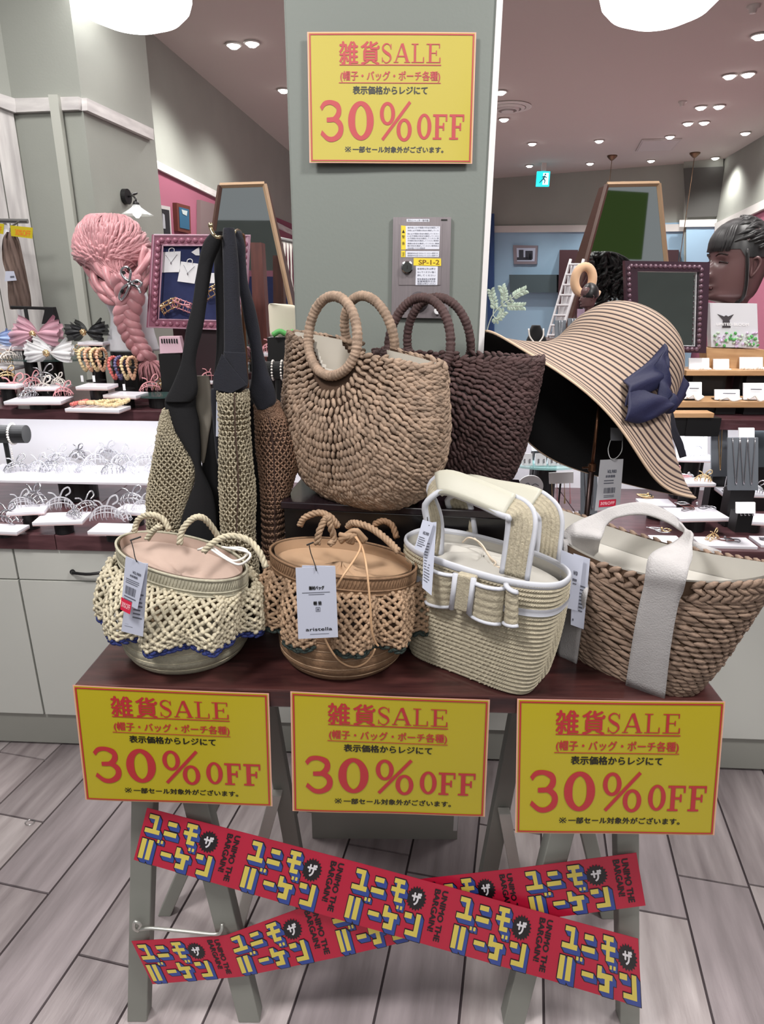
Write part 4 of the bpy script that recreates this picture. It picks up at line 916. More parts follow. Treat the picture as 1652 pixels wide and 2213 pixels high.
obj('rope_weave',weave(G4,.020,.0076,slant=-.20,lf=.66,wf=.60,hf=.62,v0=.01,v1=.87,alt=False,lift=.25),M_abaca,b4,smooth=True)
# braided rim: two slanting rows
S4=Surf(G4); mb=MB(); mb2=MB()
for vv_,sl in((.885,.75),(.935,-.75),(.985,.6)):
    n=62; u=np.arange(n)/n+(.3/n if sl<0 else 0); P,Tu,Tv,N=S4.frame(u,np.full(n,vv_))
    q_=(P-CAM)@R; X_=826+F_PX*q_[:,0]/-q_[:,2]; fr_=(N@np.array([math.sin(YW4),-math.cos(YW4),0]))>.2; ok=~(fr_&(((X_>1404)&(X_<1486))|((X_>1222)&(X_<1286)))); P,Tu,Tv,N=P[ok],Tu[ok],Tv[ok],N[ok]
    mid=(fr_&(X_>1286)&(X_<1404))[ok]
    for mm_,bb_ in((mid,mb2),(~mid,mb)): capsules(bb_,P[mm_]+N[mm_]*.003,Tu[mm_]+Tv[mm_]*sl,N[mm_],.0115,.0050,.0046)
obj('braided_rim',mb,M_abaca,b4,smooth=True); obj('braided_rim',mb2,M_abaca,b4,smooth=True)
GI=inset(G4,.006); obj('lining',MB().grid(GI,cu=True,flip=True),M_offw,b4,smooth=True)
# pouch top lying inside the opening
fg=[]
for j in range(8):
    f=j/7; an=np.linspace(0,2*math.pi,40,endpoint=False); a,b=.180*(1-f*.97),.070*(1-f*.97); x=a*np.cos(an);y=b*np.sin(an)
    z=H4-.034-.03*math.sin(f*1.5)+.004*np.sin(an*5+f*3)*f; c_,s_=math.cos(YW4),math.sin(YW4); fg.append(np.stack([base4[0]+x*c_-y*s_,base4[1]+x*s_+y*c_,base4[2]+z+.28*x*x/.19*.6*(1-f)],-1))
obj('pouch_top',MB().grid(np.array(fg),cu=True,flip=True),M_offw,b4,smooth=True)
M_canv=mat('white_canvas_webbing',(176,173,173),.8,var=.04,vscale=40,bump=.5,bscale=400)
GP=G4
fN4=np.array([math.sin(YW4),-math.cos(YW4),0])
def onsurf(x,y,lift=.0125):   # picture point -> nearest front point on the basket wall
    best=None; d=ray(x,y); d/=np.linalg.norm(d); P=G4.reshape(-1,3)-CAM; t=P@d; dist=np.linalg.norm(P-np.outer(t,d),axis=1); near=dist<.006
    k=np.argmin(np.where(near,t,1e9)) if near.any() else np.argmin(dist); return CAM+d*(t[k])-d*lift
def band4(pl,pr,arch=None):
    L=[onsurf(*p) for p in pl];Rr=[onsurf(*p) for p in pr]; return L,Rr
def ribbon3(L,Rr,name,n=60,th=.0035,par=None,m=None,nu=7,bul=0):
    L=cr(L,n);Rr=cr(Rr,n); T=np.gradient((L+Rr)/2,axis=0); W=Rr-L; N=np.cross(T,W); N/=np.linalg.norm(N,axis=1)[:,None]
    fr=[];bk=[]
    for g in np.linspace(0,1,nu): c=L*(1-g)+Rr*g; b_=bul*math.sin(g*math.pi); fr.append(c+N*(th/2+b_)); bk.append(c-N*(th/2-b_))
    G=np.stack(fr+bk[::-1],1); mb=MB(); capbody(mb,G); return obj(name,mb,m or M_canv,par or b4,smooth=True)
# right strap over the front, arch, left strap
Lr=[onsurf(1353,1480),onsurf(1372,1360),onsurf(1384,1300),onsurf(1392,1266,.016)]; Rr_=[onsurf(1437,1512),onsurf(1450,1400),onsurf(1466,1310),onsurf(1477,1280,.016)]
yl=Lr[-1][1];yr=Rr_[-1][1]
arL=[UY(1396,1240,yl-.006),UY(1402,1206,yl+.002),UY(1422,1188,yl+.018),UY(1455,1174,yl+.045),UY(1480,1152,yl+.06),UY(1470,1128,.98),UY(1440,1104,.99),UY(1390,1086,1.0),UY(1330,1094,1.01),UY(1290,1110,1.015),UY(1244,1130,1.01),UY(1220,1150,1.0)]
arR=[UY(1484,1252,yr-.006),UY(1490,1226,yr+.004),UY(1497,1205,yr+.03),UY(1497,1175,yr+.05),UY(1497,1150,yr+.07),UY(1478,1150,.965),UY(1446,1130,.975),UY(1392,1112,.985),UY(1336,1118,.995),UY(1312,1134,.995),UY(1306,1150,.985),UY(1298,1170,.975)]
dnL=[onsurf(1219,1180),onsurf(1216,1260),onsurf(1210,1340),onsurf(1206,1420)]; dnR=[onsurf(1290,1200),onsurf(1272,1270),onsurf(1258,1350),onsurf(1247,1436)]
ribbon3(Lr+arL+dnL,Rr_+arR+dnR,'canvas_strap',120)
# back handle
ribbon3([UY(1240,1150,1.07),UY(1262,1120,1.08),UY(1310,1108,1.08),UY(1400,1110,1.06),UY(1470,1150,1.03),UY(1540,1190,1.0)],[UY(1262,1160,1.07),UY(1280,1135,1.08),UY(1315,1122,1.08),UY(1398,1124,1.06),UY(1462,1165,1.03),UY(1530,1205,1.0)],'canvas_strap',50) if False else None
obj('strap_end_roll',MB().tube([UY(1495,1178,1.0),UY(1555,1200,.985)],.008,14),M_canv,b4,smooth=True)
ptag('care_tag',[(1240,1196),(1276,1208),(1262,1360),(1234,1350)],[.945,.94,.93,.935],parent=b4,small=fineprint(.4,.8,8,.5,.9)+[(.1,.2,.9,.93)])
ptag('price_tag',[(1213,1188),(1262,1208),(1248,1320),(1210,1310)],[.94,.935,.925,.93],parent=b4,lines=[('¥3',.62,.8,.28,.34,M_tagk,.01)],small=[(.6,.8,.42,.46),(.62,.8,.5,.52)])
# ================================================================= RISER, HALF-MOON BAGS
rz_=math.radians(-6)
f0=UZ(612,1083,1.057); f1=UZ(1195,1110,1.057)
d=(f1-f0)[:2]; d/=np.linalg.norm(d); nb=np.array([-d[1],d[0]])
def RB(a,b,z): q=f0[:2]+d*a+nb*b; return np.array([q[0],q[1],z])
WR=.43
ris=thing('display_riser','black box riser on the table under the two half-moon bags','display riser',tuple(RB(WR/2,.1,TZ+.001)))
obj('box_body',MB().prism([RB(0,0.002,TZ+.001),RB(WR,0.002,TZ+.001),RB(WR,.20,TZ+.001),RB(0,.20,TZ+.001)],[RB(0,0.002,1.043),RB(WR,0.002,1.043),RB(WR,.20,1.043),RB(0,.20,1.043)]),mat('black_gloss_riser',(15,12,14),.3,coat=.3),ris,bevel=.002)
obj('top_panel',MB().prism([RB(-.004,-.004,1.0435),RB(WR,-.004,1.0435),RB(WR,.205,1.0435),RB(-.004,.205,1.0435)],[RB(-.004,-.004,1.057),RB(WR,-.004,1.057),RB(WR,.205,1.057),RB(-.004,.205,1.057)]),mat('dark_plum_gloss',(30,20,26),.25,coat=.4),ris,bevel=.002)
M_hm=srgbvar('natural_raffia_cord',(146,124,106),.26,60); M_hmd=mat('raffia_core',(70,50,36),.9); M_dk=srgbvar('dark_brown_raffia_cord',(70,49,48),.25,60); M_dkd=mat('dark_core',(26,17,17),.9)
def halfmoon(name,label,base,yaw,rows,HH,hcx,hr,m,md,seed,wx=.0104,dr=.0070,tlt=0,lin=True):
    rows=[tuple(v*1.035 for v in r) for r in rows]; HH*=1.035; hcx*=1.035; hr*=1.035
    np.random.seed(seed); base=np.array(base,float); t=thing(name,label,'bag',tuple(base))
    G=rings(rows,200,70,base,yaw,2.3); c_,s_=math.cos(yaw),math.sin(yaw)
    G[:,:,2]-=tlt*((G[:,:,0]-base[0])*c_+(G[:,:,1]-base[1])*s_)*(G[:,:,2]-base[2])/rows[-1][0]
    def cut(mb): # the moon-shaped hand opening inside each ring
        V=np.concatenate(mb.V); out=[]
        for f in mb.F:
            p=V[list(f)].mean(0)-base; x=p[0]*c_+p[1]*s_; z=p[2]+tlt*x-rows[-1][0]-.010
            if len(f)==4 and z>-.06 and ((x-hcx)/(hr-.003))**2+(z/.052)**2<1 : continue
            out.append(f)
        mb.F=out; return mb
    mb=MB(); capbody(mb,inset(G,.0015),top=False); cut(mb); obj('core_wall',mb,md,t,smooth=True)
    if lin: obj('lining',cut(MB().grid(inset(G,.010),cu=True,flip=True)),mat('ivory_lining',(208,202,192),.8),t,smooth=True)
    # unrolled surface of revolution: planar coords q (arc) and z -> surface point
    Q=cr(np.array([list(r)+[0]*(5-len(r)) for r in rows],float),60); zz=Q[:,0]
    nlen=np.cumsum(np.r_[0,np.hypot(np.diff(Q[:,0]),np.diff((Q[:,1]+Q[:,2])/2)*.6)])
    S=Surf(G)
    def per(zv): return np.interp(zv,zz,Q[:,1])*2.05+np.interp(zv,zz,Q[:,2])*2.0   # half perimeter approx
    def surf(q,s,side): # q signed arc from the middle of the face, s height coordinate along the wall
        v=s/nlen[-1]; zv=np.interp(s,nlen,zz); hp=per(zv); u=(-.25 if side else .25)+q/(2*hp)*(1 if side else 1)
        return u%1,v
    mb=MB(); Lh=nlen[-1]; s0=Lh-.004; qc=hcx*.86; r0=hr*.84
    for side in(1,0):
        U_,V_,DX,DZ,RR=[],[],[],[],[]
        nr_=int((Lh+.30)/wx)
        for k in range(nr_):
            r=r0+k*wx; vs_=1+.25*max(0,1-k/6); n=int(math.pi*r/dr)
            for i in range(n+1):
                a=-math.pi+(i+.5*(k%2))/n*math.pi
                q=qc+r*math.cos(a); s=s0+r*math.sin(a)*vs_
                if s>Lh-.002 : continue
                if s<.002: continue
                hp=per(np.interp(s,nlen,zz))
                if abs(q)>hp/2*1.02: continue
                sl=.28*(1 if k%2 else -1)
                U_.append(q);V_.append(s); DX.append(math.cos(a)-sl*math.sin(a)); DZ.append(math.sin(a)+sl*math.cos(a))
            for sg_ in(-1,1):
                sv=s0+dr*(.6+.5*(k%2))
                while sv<Lh-.004:
                    hp=per(np.interp(sv,nlen,zz)); sl=.28*(1 if k%2 else -1)
                    if abs(qc+sg_*r)<=hp/2*1.02: U_.append(qc+sg_*r);V_.append(sv);DX.append(1);DZ.append(sl)
                    sv+=dr
        U_=np.array(U_);V_=np.array(V_); uu,vv=surf(U_,V_,side); P,Tu,Tv,N=S.frame(uu,vv); DX=np.array(DX)[:,None];DZ=np.array(DZ)[:,None]
        k=len(P); D=Tu*DX+Tv*DZ+N*np.random.randn(k,1)*.14
        capsules(mb,P+N*(.0012+.0012*np.random.rand(k,1))+np.random.randn(k,3)*.0006,D,N,wx*.80*(.85+.3*np.random.rand(k)),dr*.64*(.85+.3*np.random.rand(k)),.0038)
    obj('raffia_weave',mb,m,t,smooth=True)
    rm=MB(); n=72; u=np.arange(n)/n; P,Tu,Tv,N=S.frame(u,np.full(n,.99)); keep=np.ones(n,bool)
    xl=(P[:,0]-base[0])*c_+(P[:,1]-base[1])*s_; keep=np.abs(xl-hcx)>hr-.006; P,Tu,Tv,N=P[keep],Tu[keep],Tv[keep],N[keep]; n=len(P)
    xl=(P[:,0]-base[0])*c_+(P[:,1]-base[1])*s_
    for sel in (xl<hcx,xl>=hcx):
        rm=MB(); k=int(sel.sum()); capsules(rm,P[sel]+N[sel]*.0005+np.random.randn(k,3)*.0012,Tu[sel]+np.array([0,0,1])*np.random.uniform(.2,.8,(k,1)),N[sel],.0105,.0046,.0042)
        obj('rim_edge',rm,m,t,smooth=True)
    zt=rows[-1][0]
    for side in(-1,1):
        P=[]
        for a in np.linspace(0,2*math.pi,60,endpoint=False):
            x=hcx+hr*math.cos(a); z=zt+.010+ (HH if math.sin(a)>0 else .055)*math.sin(a)
            zz_=min(z,zt); b=np.interp(zz_,zz,Q[:,2]); A_=np.interp(zz_,zz,Q[:,1]); yb=b*(max(0,1-(abs(x)/A_)**2.3))**(1/2.3)+.008
            if z>zt: yb=yb-(z-zt)*.20
            y=side*yb; P.append(base+np.array([x*c_-y*s_,x*s_+y*c_,z-tlt*x*min(1,z/zt)]))
        P=np.array(P); L=np.linalg.norm(np.diff(P,axis=0),axis=1).sum(); m_=int(L/.0062); Pc=cr(P,m_*4,closed=True); rad=np.array([.0088*(.86+.14*abs(math.sin(i/4*math.pi))) for i in range(len(Pc))])*(1+.03*np.random.randn(len(Pc)))
        obj('ring_handle',MB().tube(Pc,rad,9,closed=True),m,t,smooth=True)
    return t,G
YZ=1.0575
h1,_=halfmoon('raffia_half_moon_bag','natural brown half-moon raffia bag with wrapped ring handles on the riser',(-.036,1.132,YZ),math.radians(-37),
 [(0,.060,.032),(.006,.088,.048),(.03,.124,.066),(.08,.150,.078),(.14,.160,.078),(.20,.160,.058),(.258,.156,.044)],.066,-.022,.052,M_hm,M_hmd,11,tlt=.115)
h2,_=halfmoon('raffia_half_moon_bag','dark brown half-moon raffia bag behind the natural one',(.132,1.236,YZ),math.radians(-27),
 [(0,.075,.030),(.006,.098,.040),(.03,.120,.055),(.08,.136,.064),(.14,.146,.066),(.20,.154,.052),(.238,.158,.046)],.086,-.050,.062,M_dk,M_dkd,12,lin=False)
# ================================================================= HANGING CROCHET TOTES
M_nv=mat('navy_cotton_cloth',(13,15,28),.85,var=.12,vscale=30,bump=.3,bscale=500,sheen=.1); M_bk=mat('black_blue_cloth',(7,7,12),.9,bump=.2,bscale=400)
M_cro=srgbvar('oat_crochet_straw',(156,147,126),.16,80); M_crob=mat('crochet_backing',(92,80,60),.9); M_crb=srgbvar('toffee_crochet_straw',(122,94,76),.2,80); M_crbb=mat('toffee_backing',(58,38,28),.9)
M_grl=mat('grey_lining_cloth',(128,122,112),.85)
def crochet(G,s,m,md,par,name='crochet_body',v0=0,v1=1,seam=None):
    S=Surf(G); L=arclen(G[len(G)//2]); hz=np.linalg.norm(np.diff(G[:,0],axis=0),axis=1).sum(); n=int(L/s); rows=int(hz/(s*.86)); i,j=np.meshgrid(np.arange(n),np.arange(rows)); i=i.ravel();j=j.ravel()
    u=(i+.5*(j%2))/n; v=(j+.5)/rows; P,Tu,Tv,N=S.frame(u,v); k=len(P); mb=MB(); r=lambda a:np.random.randn(k,1)*a
    for sg in(-1,1):
        C=P+Tu*(sg*s*.21)+N*.0012+np.random.randn(k,3)*s*.05; capsules(mb,C,Tv+Tu*(sg*.75+r(.25))+N*r(.2),N,s*.42,s*.20,s*.22,n=5)
    capsules(mb,P-Tv*s*.36+N*.0008,Tu+Tv*r(.3),N,s*.36,s*.17,s*.18,n=5)
    obj(name,mb,m,par,smooth=True); mb=MB(); capbody(mb,inset(G,.0005)); obj('backing_cloth',mb,md,par,smooth=True)
HB={}
def tote(label,Y): return thing('crochet_tote_bag',label,'bag',(UY(480,1200,Y)[0],Y,TZ+.001))
tA=tote('oat crochet tote with an open dark navy lining, leftmost on the rack',1.13)
def clip(G): G[:,:,2]=np.maximum(G[:,:,2],TZ+.002); return G
crochet(clip(rowbody([(884,357,368),(905,350,374),(936,343,384),(977,336,407),(1012,329,423),(1045,323,416),(1072,319,408),(1105,319,398),(1150,320,388),(1240,330,380),(1330,340,372)],1.125,.016)),.0088,M_cro,M_crob,tA)
# fold-over strap and navy lining panels
def cloth(rows,Y,dep,name,m,par,nv=60): 
    G=clip(rowbody(rows,Y,dep,nv,20)); mb=MB(); capbody(mb,G); return obj(name,mb,m,par,smooth=True)
cloth([(500,462,484),(512,448,480),(530,438,478),(568,429,462),(615,422,453),(662,415,446),(709,403,439),(756,396,427),(785,391,423),(805,384,425),(838,370,428),(856,360,424),(868,357,414)],1.112,.008,'navy_strap',M_bk,tA)
cloth([(858,357,424),(880,357,424),(909,368,431),(936,381,433),(965,398,435),(990,413,435),(1012,421,437),(1045,420,452),(1072,410,462),(1110,396,468),(1150,388,470),(1240,380,470),(1330,372,470)],1.118,.007,'navy_lining_panel',M_bk,tA)
cloth([(504,470,490),(530,468,486),(568,463,484),(662,467,487),(756,468,487),(830,460,476),(860,457,472),(900,452,468),(963,444,473),(1010,436,474),(1060,436,476),(1120,440,476),(1200,440,478),(1330,440,478)],1.145,.009,'navy_lining_panel',M_bk,tA)
cloth([(812,424,452),(830,422,455),(860,419,458),(905,428,458),(940,431,452),(980,434,446),(1000,436,442)],1.135,.004,'grey_inner_cloth',M_grl,tA)
tB=tote('folded oat crochet strip of a tote with a dark centre seam, middle of the rack',1.11)
GB=clip(rowbody([(846,472,536),(870,474,536),(936,476,539),(990,476,543),(1045,476,549),(1090,478,551),(1140,480,549),(1200,482,553),(1240,483,558),(1330,486,556)],1.10,.026))
crochet(GB,.0088,M_cro,M_crob,tB)
sm=MB(); sm.tube(cr([UY(507,850,1.071),UY(509,936,1.072),UY(514,1000,1.072),UY(515,1072,1.072),UY(512,1150,1.072),UY(520,1240,1.073)],40),.0012,6); obj('seam_line',sm,mat('dark_seam',(70,52,44),.8),tB)
cloth([(493,484,506),(500,482,508),(530,481,512),(568,482,516),(615,483,518),(662,484,520),(709,484,525),(756,484,531),(775,480,532),(803,466,535),(826,461,537),(838,466,533),(848,474,520)],1.092,.010,'navy_strap',M_nv,tB)
q=[UY(x,y,1.080) for x,y in((483,760),(532,762),(536,832),(508,800))]; 
obj('strap_fold',MB().slab(q,(0,-.002,0)),M_nv,tB,bevel=.001)
q=[UY(x,y,1.079) for x,y in((480,764),(508,800),(536,832),(500,850),(462,842),(462,812))]; obj('strap_fold',MB().slab(q,(0,-.002,0)),M_nv,tB,bevel=.001)
obj('paper_tag',MB().slab([UY(x,y,1.10) for x,y in((468,868),(476,868),(477,943),(467,943))],(0,-.0006,0)),M_tagw,tB)
cloth([(840,456,476),(868,456,474),(900,459,474),(940,463,475),(990,468,476),(1010,474,477)],1.125,.006,'navy_lining_panel',M_nv,tB)
tC=tote('toffee brown crochet tote folded narrow, right side of the rack',1.14)
crochet(clip(rowbody([(868,552,600),(887,553,607),(909,553,619),(963,555,641),(1004,560,643),(1045,564,632),(1100,567,617),(1181,569,614),(1240,572,610),(1330,575,606)],1.145,.024)),.0084,M_crb,M_crbb,tC)
cloth([(500,500,522),(530,506,530),(568,511,532),(615,515,537),(662,523,551),(709,531,561),(756,542,568),(803,544,580),(826,542,589),(850,538,596),(870,548,596),(884,556,580)],1.125,.008,'navy_strap',M_nv,tC)
cloth([(840,532,552),(870,536,560),(936,540,566),(1000,544,570),(1100,550,572),(1200,556,575),(1330,560,578)],1.155,.010,'black_lining_panel',M_bk,tC)
obj('seam_line',MB().tube(cr([UY(575,880,1.120),UY(588,936,1.119),UY(592,1000,1.119),UY(594,1060,1.119),UY(594,1180,1.119)],30),.0011,6),mat('dark_seam2',(52,32,26),.8),tC)
# rack
rk=thing('bag_rack','thin bronze rack with curled hooks carrying the crochet totes','rack',(UY(528,1200,1.19)[0],1.19,TZ+.001))
M_brz=mat('bronze_rod',(130,92,70),.3,metal=.9); M_bras=mat('polished_hook',(214,196,160),.2,metal=1)
bz=UY(527,700,1.19); mb=MB(); mb.tube(cr([UY(508,516,1.15),UY(512,503,1.17),UY(522,508,1.185),UY(527,530,1.19),bz,np.array([bz[0],1.19,TZ+.008])],40),.0035,8); obj('pole',mb,M_brz,rk,smooth=True)
obj('base_plate',MB().box((bz[0],1.20,TZ+.004),(.16,.10,.006)),M_brz,rk,bevel=.002)
obj('hook',MB().tube(cr([UY(455,488,1.085),UY(456,495,1.085),UY(463,508,1.08),UY(475,513,1.08),UY(495,512,1.13),UY(512,505,1.17)],24),.0028,8),M_bras,rk,smooth=True)
obj('hook',MB().tube(cr([UY(503,512,1.10),UY(507,502,1.11),UY(514,498,1.15),UY(520,502,1.185)],14),.0028,8),M_bras,rk,smooth=True)
obj('ball_end',MB().lathe([(.0005,-.004),(.003,-.003),(.004,0),(.003,.003),(.0005,.004)],UY(455,487,1.085),12),M_bras,rk,smooth=True)
# ================================================================= STRIPED SUN HAT ON ITS STAND
YH=1.43; CH=UY(1322,812,YH)
al=math.radians(36); e1=np.array([math.cos(al),0,-math.sin(al)]); w0=np.array([math.sin(al),0,math.cos(al)]); ph=math.radians(22)
wv=math.cos(ph)*w0+math.sin(ph)*np.array([0,1,0]); e2=math.cos(ph)*np.array([0,1,0])-math.sin(ph)*w0
M_hat=stripes(mat('striped_straw_hat',(205,176,150),.75,bump=.3,bscale=300),'Y',33,(178,156,138),(54,40,42),duty=.60)
M_hatin=mat('black_hat_underside',(8,8,10),.9)
prof=1.065*cr([(.002,.138),(.05,.134),(.092,.112),(.118,.070),(.128,.030),(.134,.0),(.150,-.034),(.185,-.070),(.222,-.100),(.246,-.112)],150)
n=128; th=np.linspace(0,2*math.pi,n,endpoint=False); G=[];rows=33
for j,(r,h) in enumerate(prof):
    f=j/149; b=max(0,(r/1.065-.128)/.118)*1.065
    rr=r*(1+.10*b*np.cos(2*th)+.05*b*np.sin(3*th+.8)); hh=h+b*(.030*np.cos(2*th)-.018*np.sin(2*th+.4)+.012*np.sin(3*th)-.085*np.exp(-(np.angle(np.exp(1j*(th+math.radians(62))))/.8)**2))
    rid=.0014*abs(math.sin(f*rows*math.pi)); 
    dent=1-.10*np.exp(-((h-.0)/.03)**2)*np.exp(-((np.angle(np.exp(1j*(th-.15))))/.5)**2)
    G.append(CH+np.outer((rr*dent+rid)*np.cos(th),e1)+np.outer((rr*dent+rid)*np.sin(th),e2)*.94+np.outer(hh,wv))
GH=np.array(G)
hat=thing('sun_hat','wide-brimmed striped straw sun hat with a navy bow','hat',tuple(CH))
mb=MB(); mb.grid(GH,cu=True,flip=True); obj('straw_shell',mb,M_hat,hat,smooth=True)
GI=GH[::3]; S_=Surf(GI); uu,vv=np.meshgrid(np.arange(n)/n,np.linspace(0,1,len(GI))); P,Tu,Tv,N=S_.frame(uu.ravel(),vv.ravel()); sg=1 if ((P-CH)@wv*0+np.sum(N*(P-CH),1)).mean()<0 else -1
mb=MB(); mb.grid((P+N*sg*.004).reshape(len(GI),n,3),cu=True); obj('black_underside',mb,M_hatin,hat,smooth=True)
mb=MB(); mb.tube(GH[-1],.0026,6,closed=True); obj('brim_edge',mb,mat('pale_brim_edge',(212,186,160),.7),hat,smooth=True)
# ribbon bow
M_bow=mat('navy_bow_cloth',(17,21,58),.7,var=.06,vscale=20,bump=.25,bscale=300); M_bow2=M_bow
def hatpt(x,y,lift=.0):
    d=ray(x,y); d/=np.linalg.norm(d); P=GH.reshape(-1,3)-CAM; t=P@d; dist=np.linalg.norm(P-np.outer(t,d),axis=1); near=dist<.006
    k=np.argmin(np.where(near,t,1e9)) if near.any() else np.argmin(dist); return CAM+d*(t[k]-lift)
def patch(L,Rr,name,par,m,n=24,nu=9,bul=.012,wr=.003,th=.003,seed=1):
    L=cr(L,n);Rr=cr(Rr,n);T=np.gradient((L+Rr)/2,axis=0);W=Rr-L;N=np.cross(T,W);N/=np.linalg.norm(N,axis=1)[:,None]
    s=np.sign((N@(CAM-L.mean(0))).mean()); N=N*s; fr=[];bk=[]
    for g in np.linspace(0,1,nu): b_=bul*math.sin(g*math.pi)+wr*np.sin(g*9+np.linspace(0,4,n)*seed)[:,None]; c=L*(1-g)+Rr*g; fr.append(c+N*(b_+th));bk.append(c+N*b_)
    mb=MB(); capbody(mb,np.stack(fr+bk[::-1],1)); return obj(name,mb,m,par,smooth=True)
H_=hatpt
patch([H_(1436,743,.006),H_(1398,783,.008),H_(1362,812,.008),H_(1348,822,.008)],[H_(1444,800,.02),H_(1440,830,.02),H_(1400,850,.02),H_(1349,880,.008)],'bow_loop',hat,M_bow,bul=.010)
patch([H_(1349,826,.008),H_(1378,836,.018),H_(1410,850,.028),H_(1440,862,.03)],[H_(1349,910,.008),H_(1385,914,.014),H_(1412,905,.028),H_(1442,890,.03)],'bow_loop',hat,M_bow,bul=.012,seed=2)
patch([H_(1438,748,.006),H_(1443,790,.016),H_(1446,830,.024),H_(1448,850,.03)],[H_(1412,790,.014),H_(1420,820,.02),H_(1424,850,.026),H_(1428,880,.03)],'bow_loop',hat,M_bow,bul=.008,seed=3)
kp=H_(1444,872,.03); mb=MB(); G_=[]
for a in np.linspace(-1,1,9): r_=.017*math.sqrt(max(0,1-a*a*.8)); G_.append([kp+e1*(.018*a)+r_*(math.cos(b_)*wv*1.2+math.sin(b_)*(-e2))*(1+.1*math.sin(3*b_)) for b_ in np.linspace(0,2*math.pi,14,endpoint=False)])
capbody(mb,np.array(G_)); obj('bow_knot',mb,M_bow,hat,smooth=True)
patch([UY(1446,842,1.37),UY(1462,824,1.40),UY(1478,812,1.43)],[UY(1452,890,1.37),UY(1466,880,1.40),UY(1480,855,1.43)],'hat_band',hat,M_bow,bul=.006)
patch([UY(1432,884,1.36),UY(1436,915,1.34),UY(1458,960,1.33),UY(1472,990,1.33)],[UY(1452,884,1.36),UY(1462,930,1.35),UY(1474,960,1.35),UY(1477,985,1.35)],'bow_tail',hat,mat('black_navy_tail',(20,20,34),.8),bul=.004)
hs=thing('hat_stand','thin dark metal hat stand under the striped hat','hat stand',(.40,1.30,TZ+.001))
mb=MB(); a=UY(1293,900,1.25); b=UY(1280,1010,1.25); c=UY(1268,1120,1.245); bt=c+(c-b)*((c[2]-TZ-.01)/(b[2]-c[2])); mb.tube([a+(a-b)*.25,b],.0034,8); obj('rod',mb,M_brz,hs,smooth=True); mb=MB(); mb.tube([b,bt],.0055,10); obj('tube',mb,mat('dark_bronze',(60,46,44),.35,metal=.7),hs,smooth=True)
obj('collar',MB().lathe([(.006,-.008),(.008,-.006),(.008,.006),(.006,.008)],b,12),M_brz,hs); obj('set_screw',MB().tube([b,b+np.array([-.02,-.004,0])],.0022,6),M_brz,hs)
obj('base_disc',MB().lathe([(.055,0),(.055,.004),(.02,.009),(.006,.012)],(bt[0],1.215,TZ+.001),24),M_brz,hs)
ptag('swing_tag',[(1298,994),(1348,992),(1340,1100),(1286,1104)],1.205,parent=hat,lines=[('¥3,980',.36,.74,.20,.27,M_tagk,.005),('本体価格',.30,.70,.30,.35,M_tagk,.004)],small=fineprint(.40,.5,2,.25,.7)+barcode(.28,.74,.55,.66)+fineprint(.7,.76,2,.3,.75),red=(.14,.82,.79,.93),m=mat('grey_tag',(176,176,182),.5))
o=obj('label_tab',MB().slab([UY(x,y,1.24) for x,y in((1320,924),(1346,926),(1347,952),(1320,952))],(0,-.001,0)),mat('grey_tag2',(110,112,118),.6),hat)
obj('tag_loop',MB().tube(cr([UY(1346,952,1.238),UY(1344,975,1.215),UY(1332,990,1.203),UY(1320,990,1.203),UY(1315,972,1.215),UY(1320,952,1.238)],30),.0009,5),mat('clear_loop',(170,170,170),.4),hat)
# ================================================================= COUNTER GOODS
M_tray=mat('white_acrylic_tray',(238,236,244),.35,coat=.2); M_trayp=mat('blush_tray_edge',(214,188,188),.5)
M_sil=mat('silver_metal',(205,205,210),.22,metal=.9); M_clear=mat('clear_acrylic',(225,225,232),.12,alpha=.45); M_gold=mat('pale_gold',(226,196,150),.25,metal=.8); M_rose=mat('rose_pink_plastic',(214,150,156),.3,coat=.3); M_pearl=mat('pearl_white',(236,230,224),.25,coat=.4); M_tort=mat('brown_tortoise',(110,70,60),.3,coat=.4)
M_glass=mat('teal_edge_glass',(170,222,220),.08,alpha=.45); M_glassd=mat('dark_glass_plate',(70,96,94),.1,alpha=.6)
M_cardw=mat('white_card',(240,240,244),.6); M_greyb=mat('grey_velvet_board',(112,118,126),.85); M_velv=mat('black_velvet',(12,12,14),.9,sheen=.2)
ORD=['first','second','third','fourth','fifth','sixth','seventh','eighth','ninth','tenth','eleventh','twelfth','thirteenth','fourteenth','fifteenth','sixteenth','seventeenth','eighteenth']
def tray(x,y,b,w,d,yaw,label,zs,sr=.32,th=.008,m=None,rot=True):
    P=CP(x,y,b); t=thing('display_tray',label,'display tray',(P[0],P[1],P[2]-th),yaw+CY)
    obj('tray_plate',MB().box((0,0,th/2),(w,d,th)),m or M_tray,t,local=True,bevel=.001)
    h=P[2]-th-zs
    if h>.012: obj('black_stand',MB().lathe([(min(w,d)*sr*.9,-h+.001),(min(w,d)*sr,-h+.003),(min(w,d)*sr,-.0005)],(0,0,0),24),M_black,t,local=True,smooth=False)
    return P
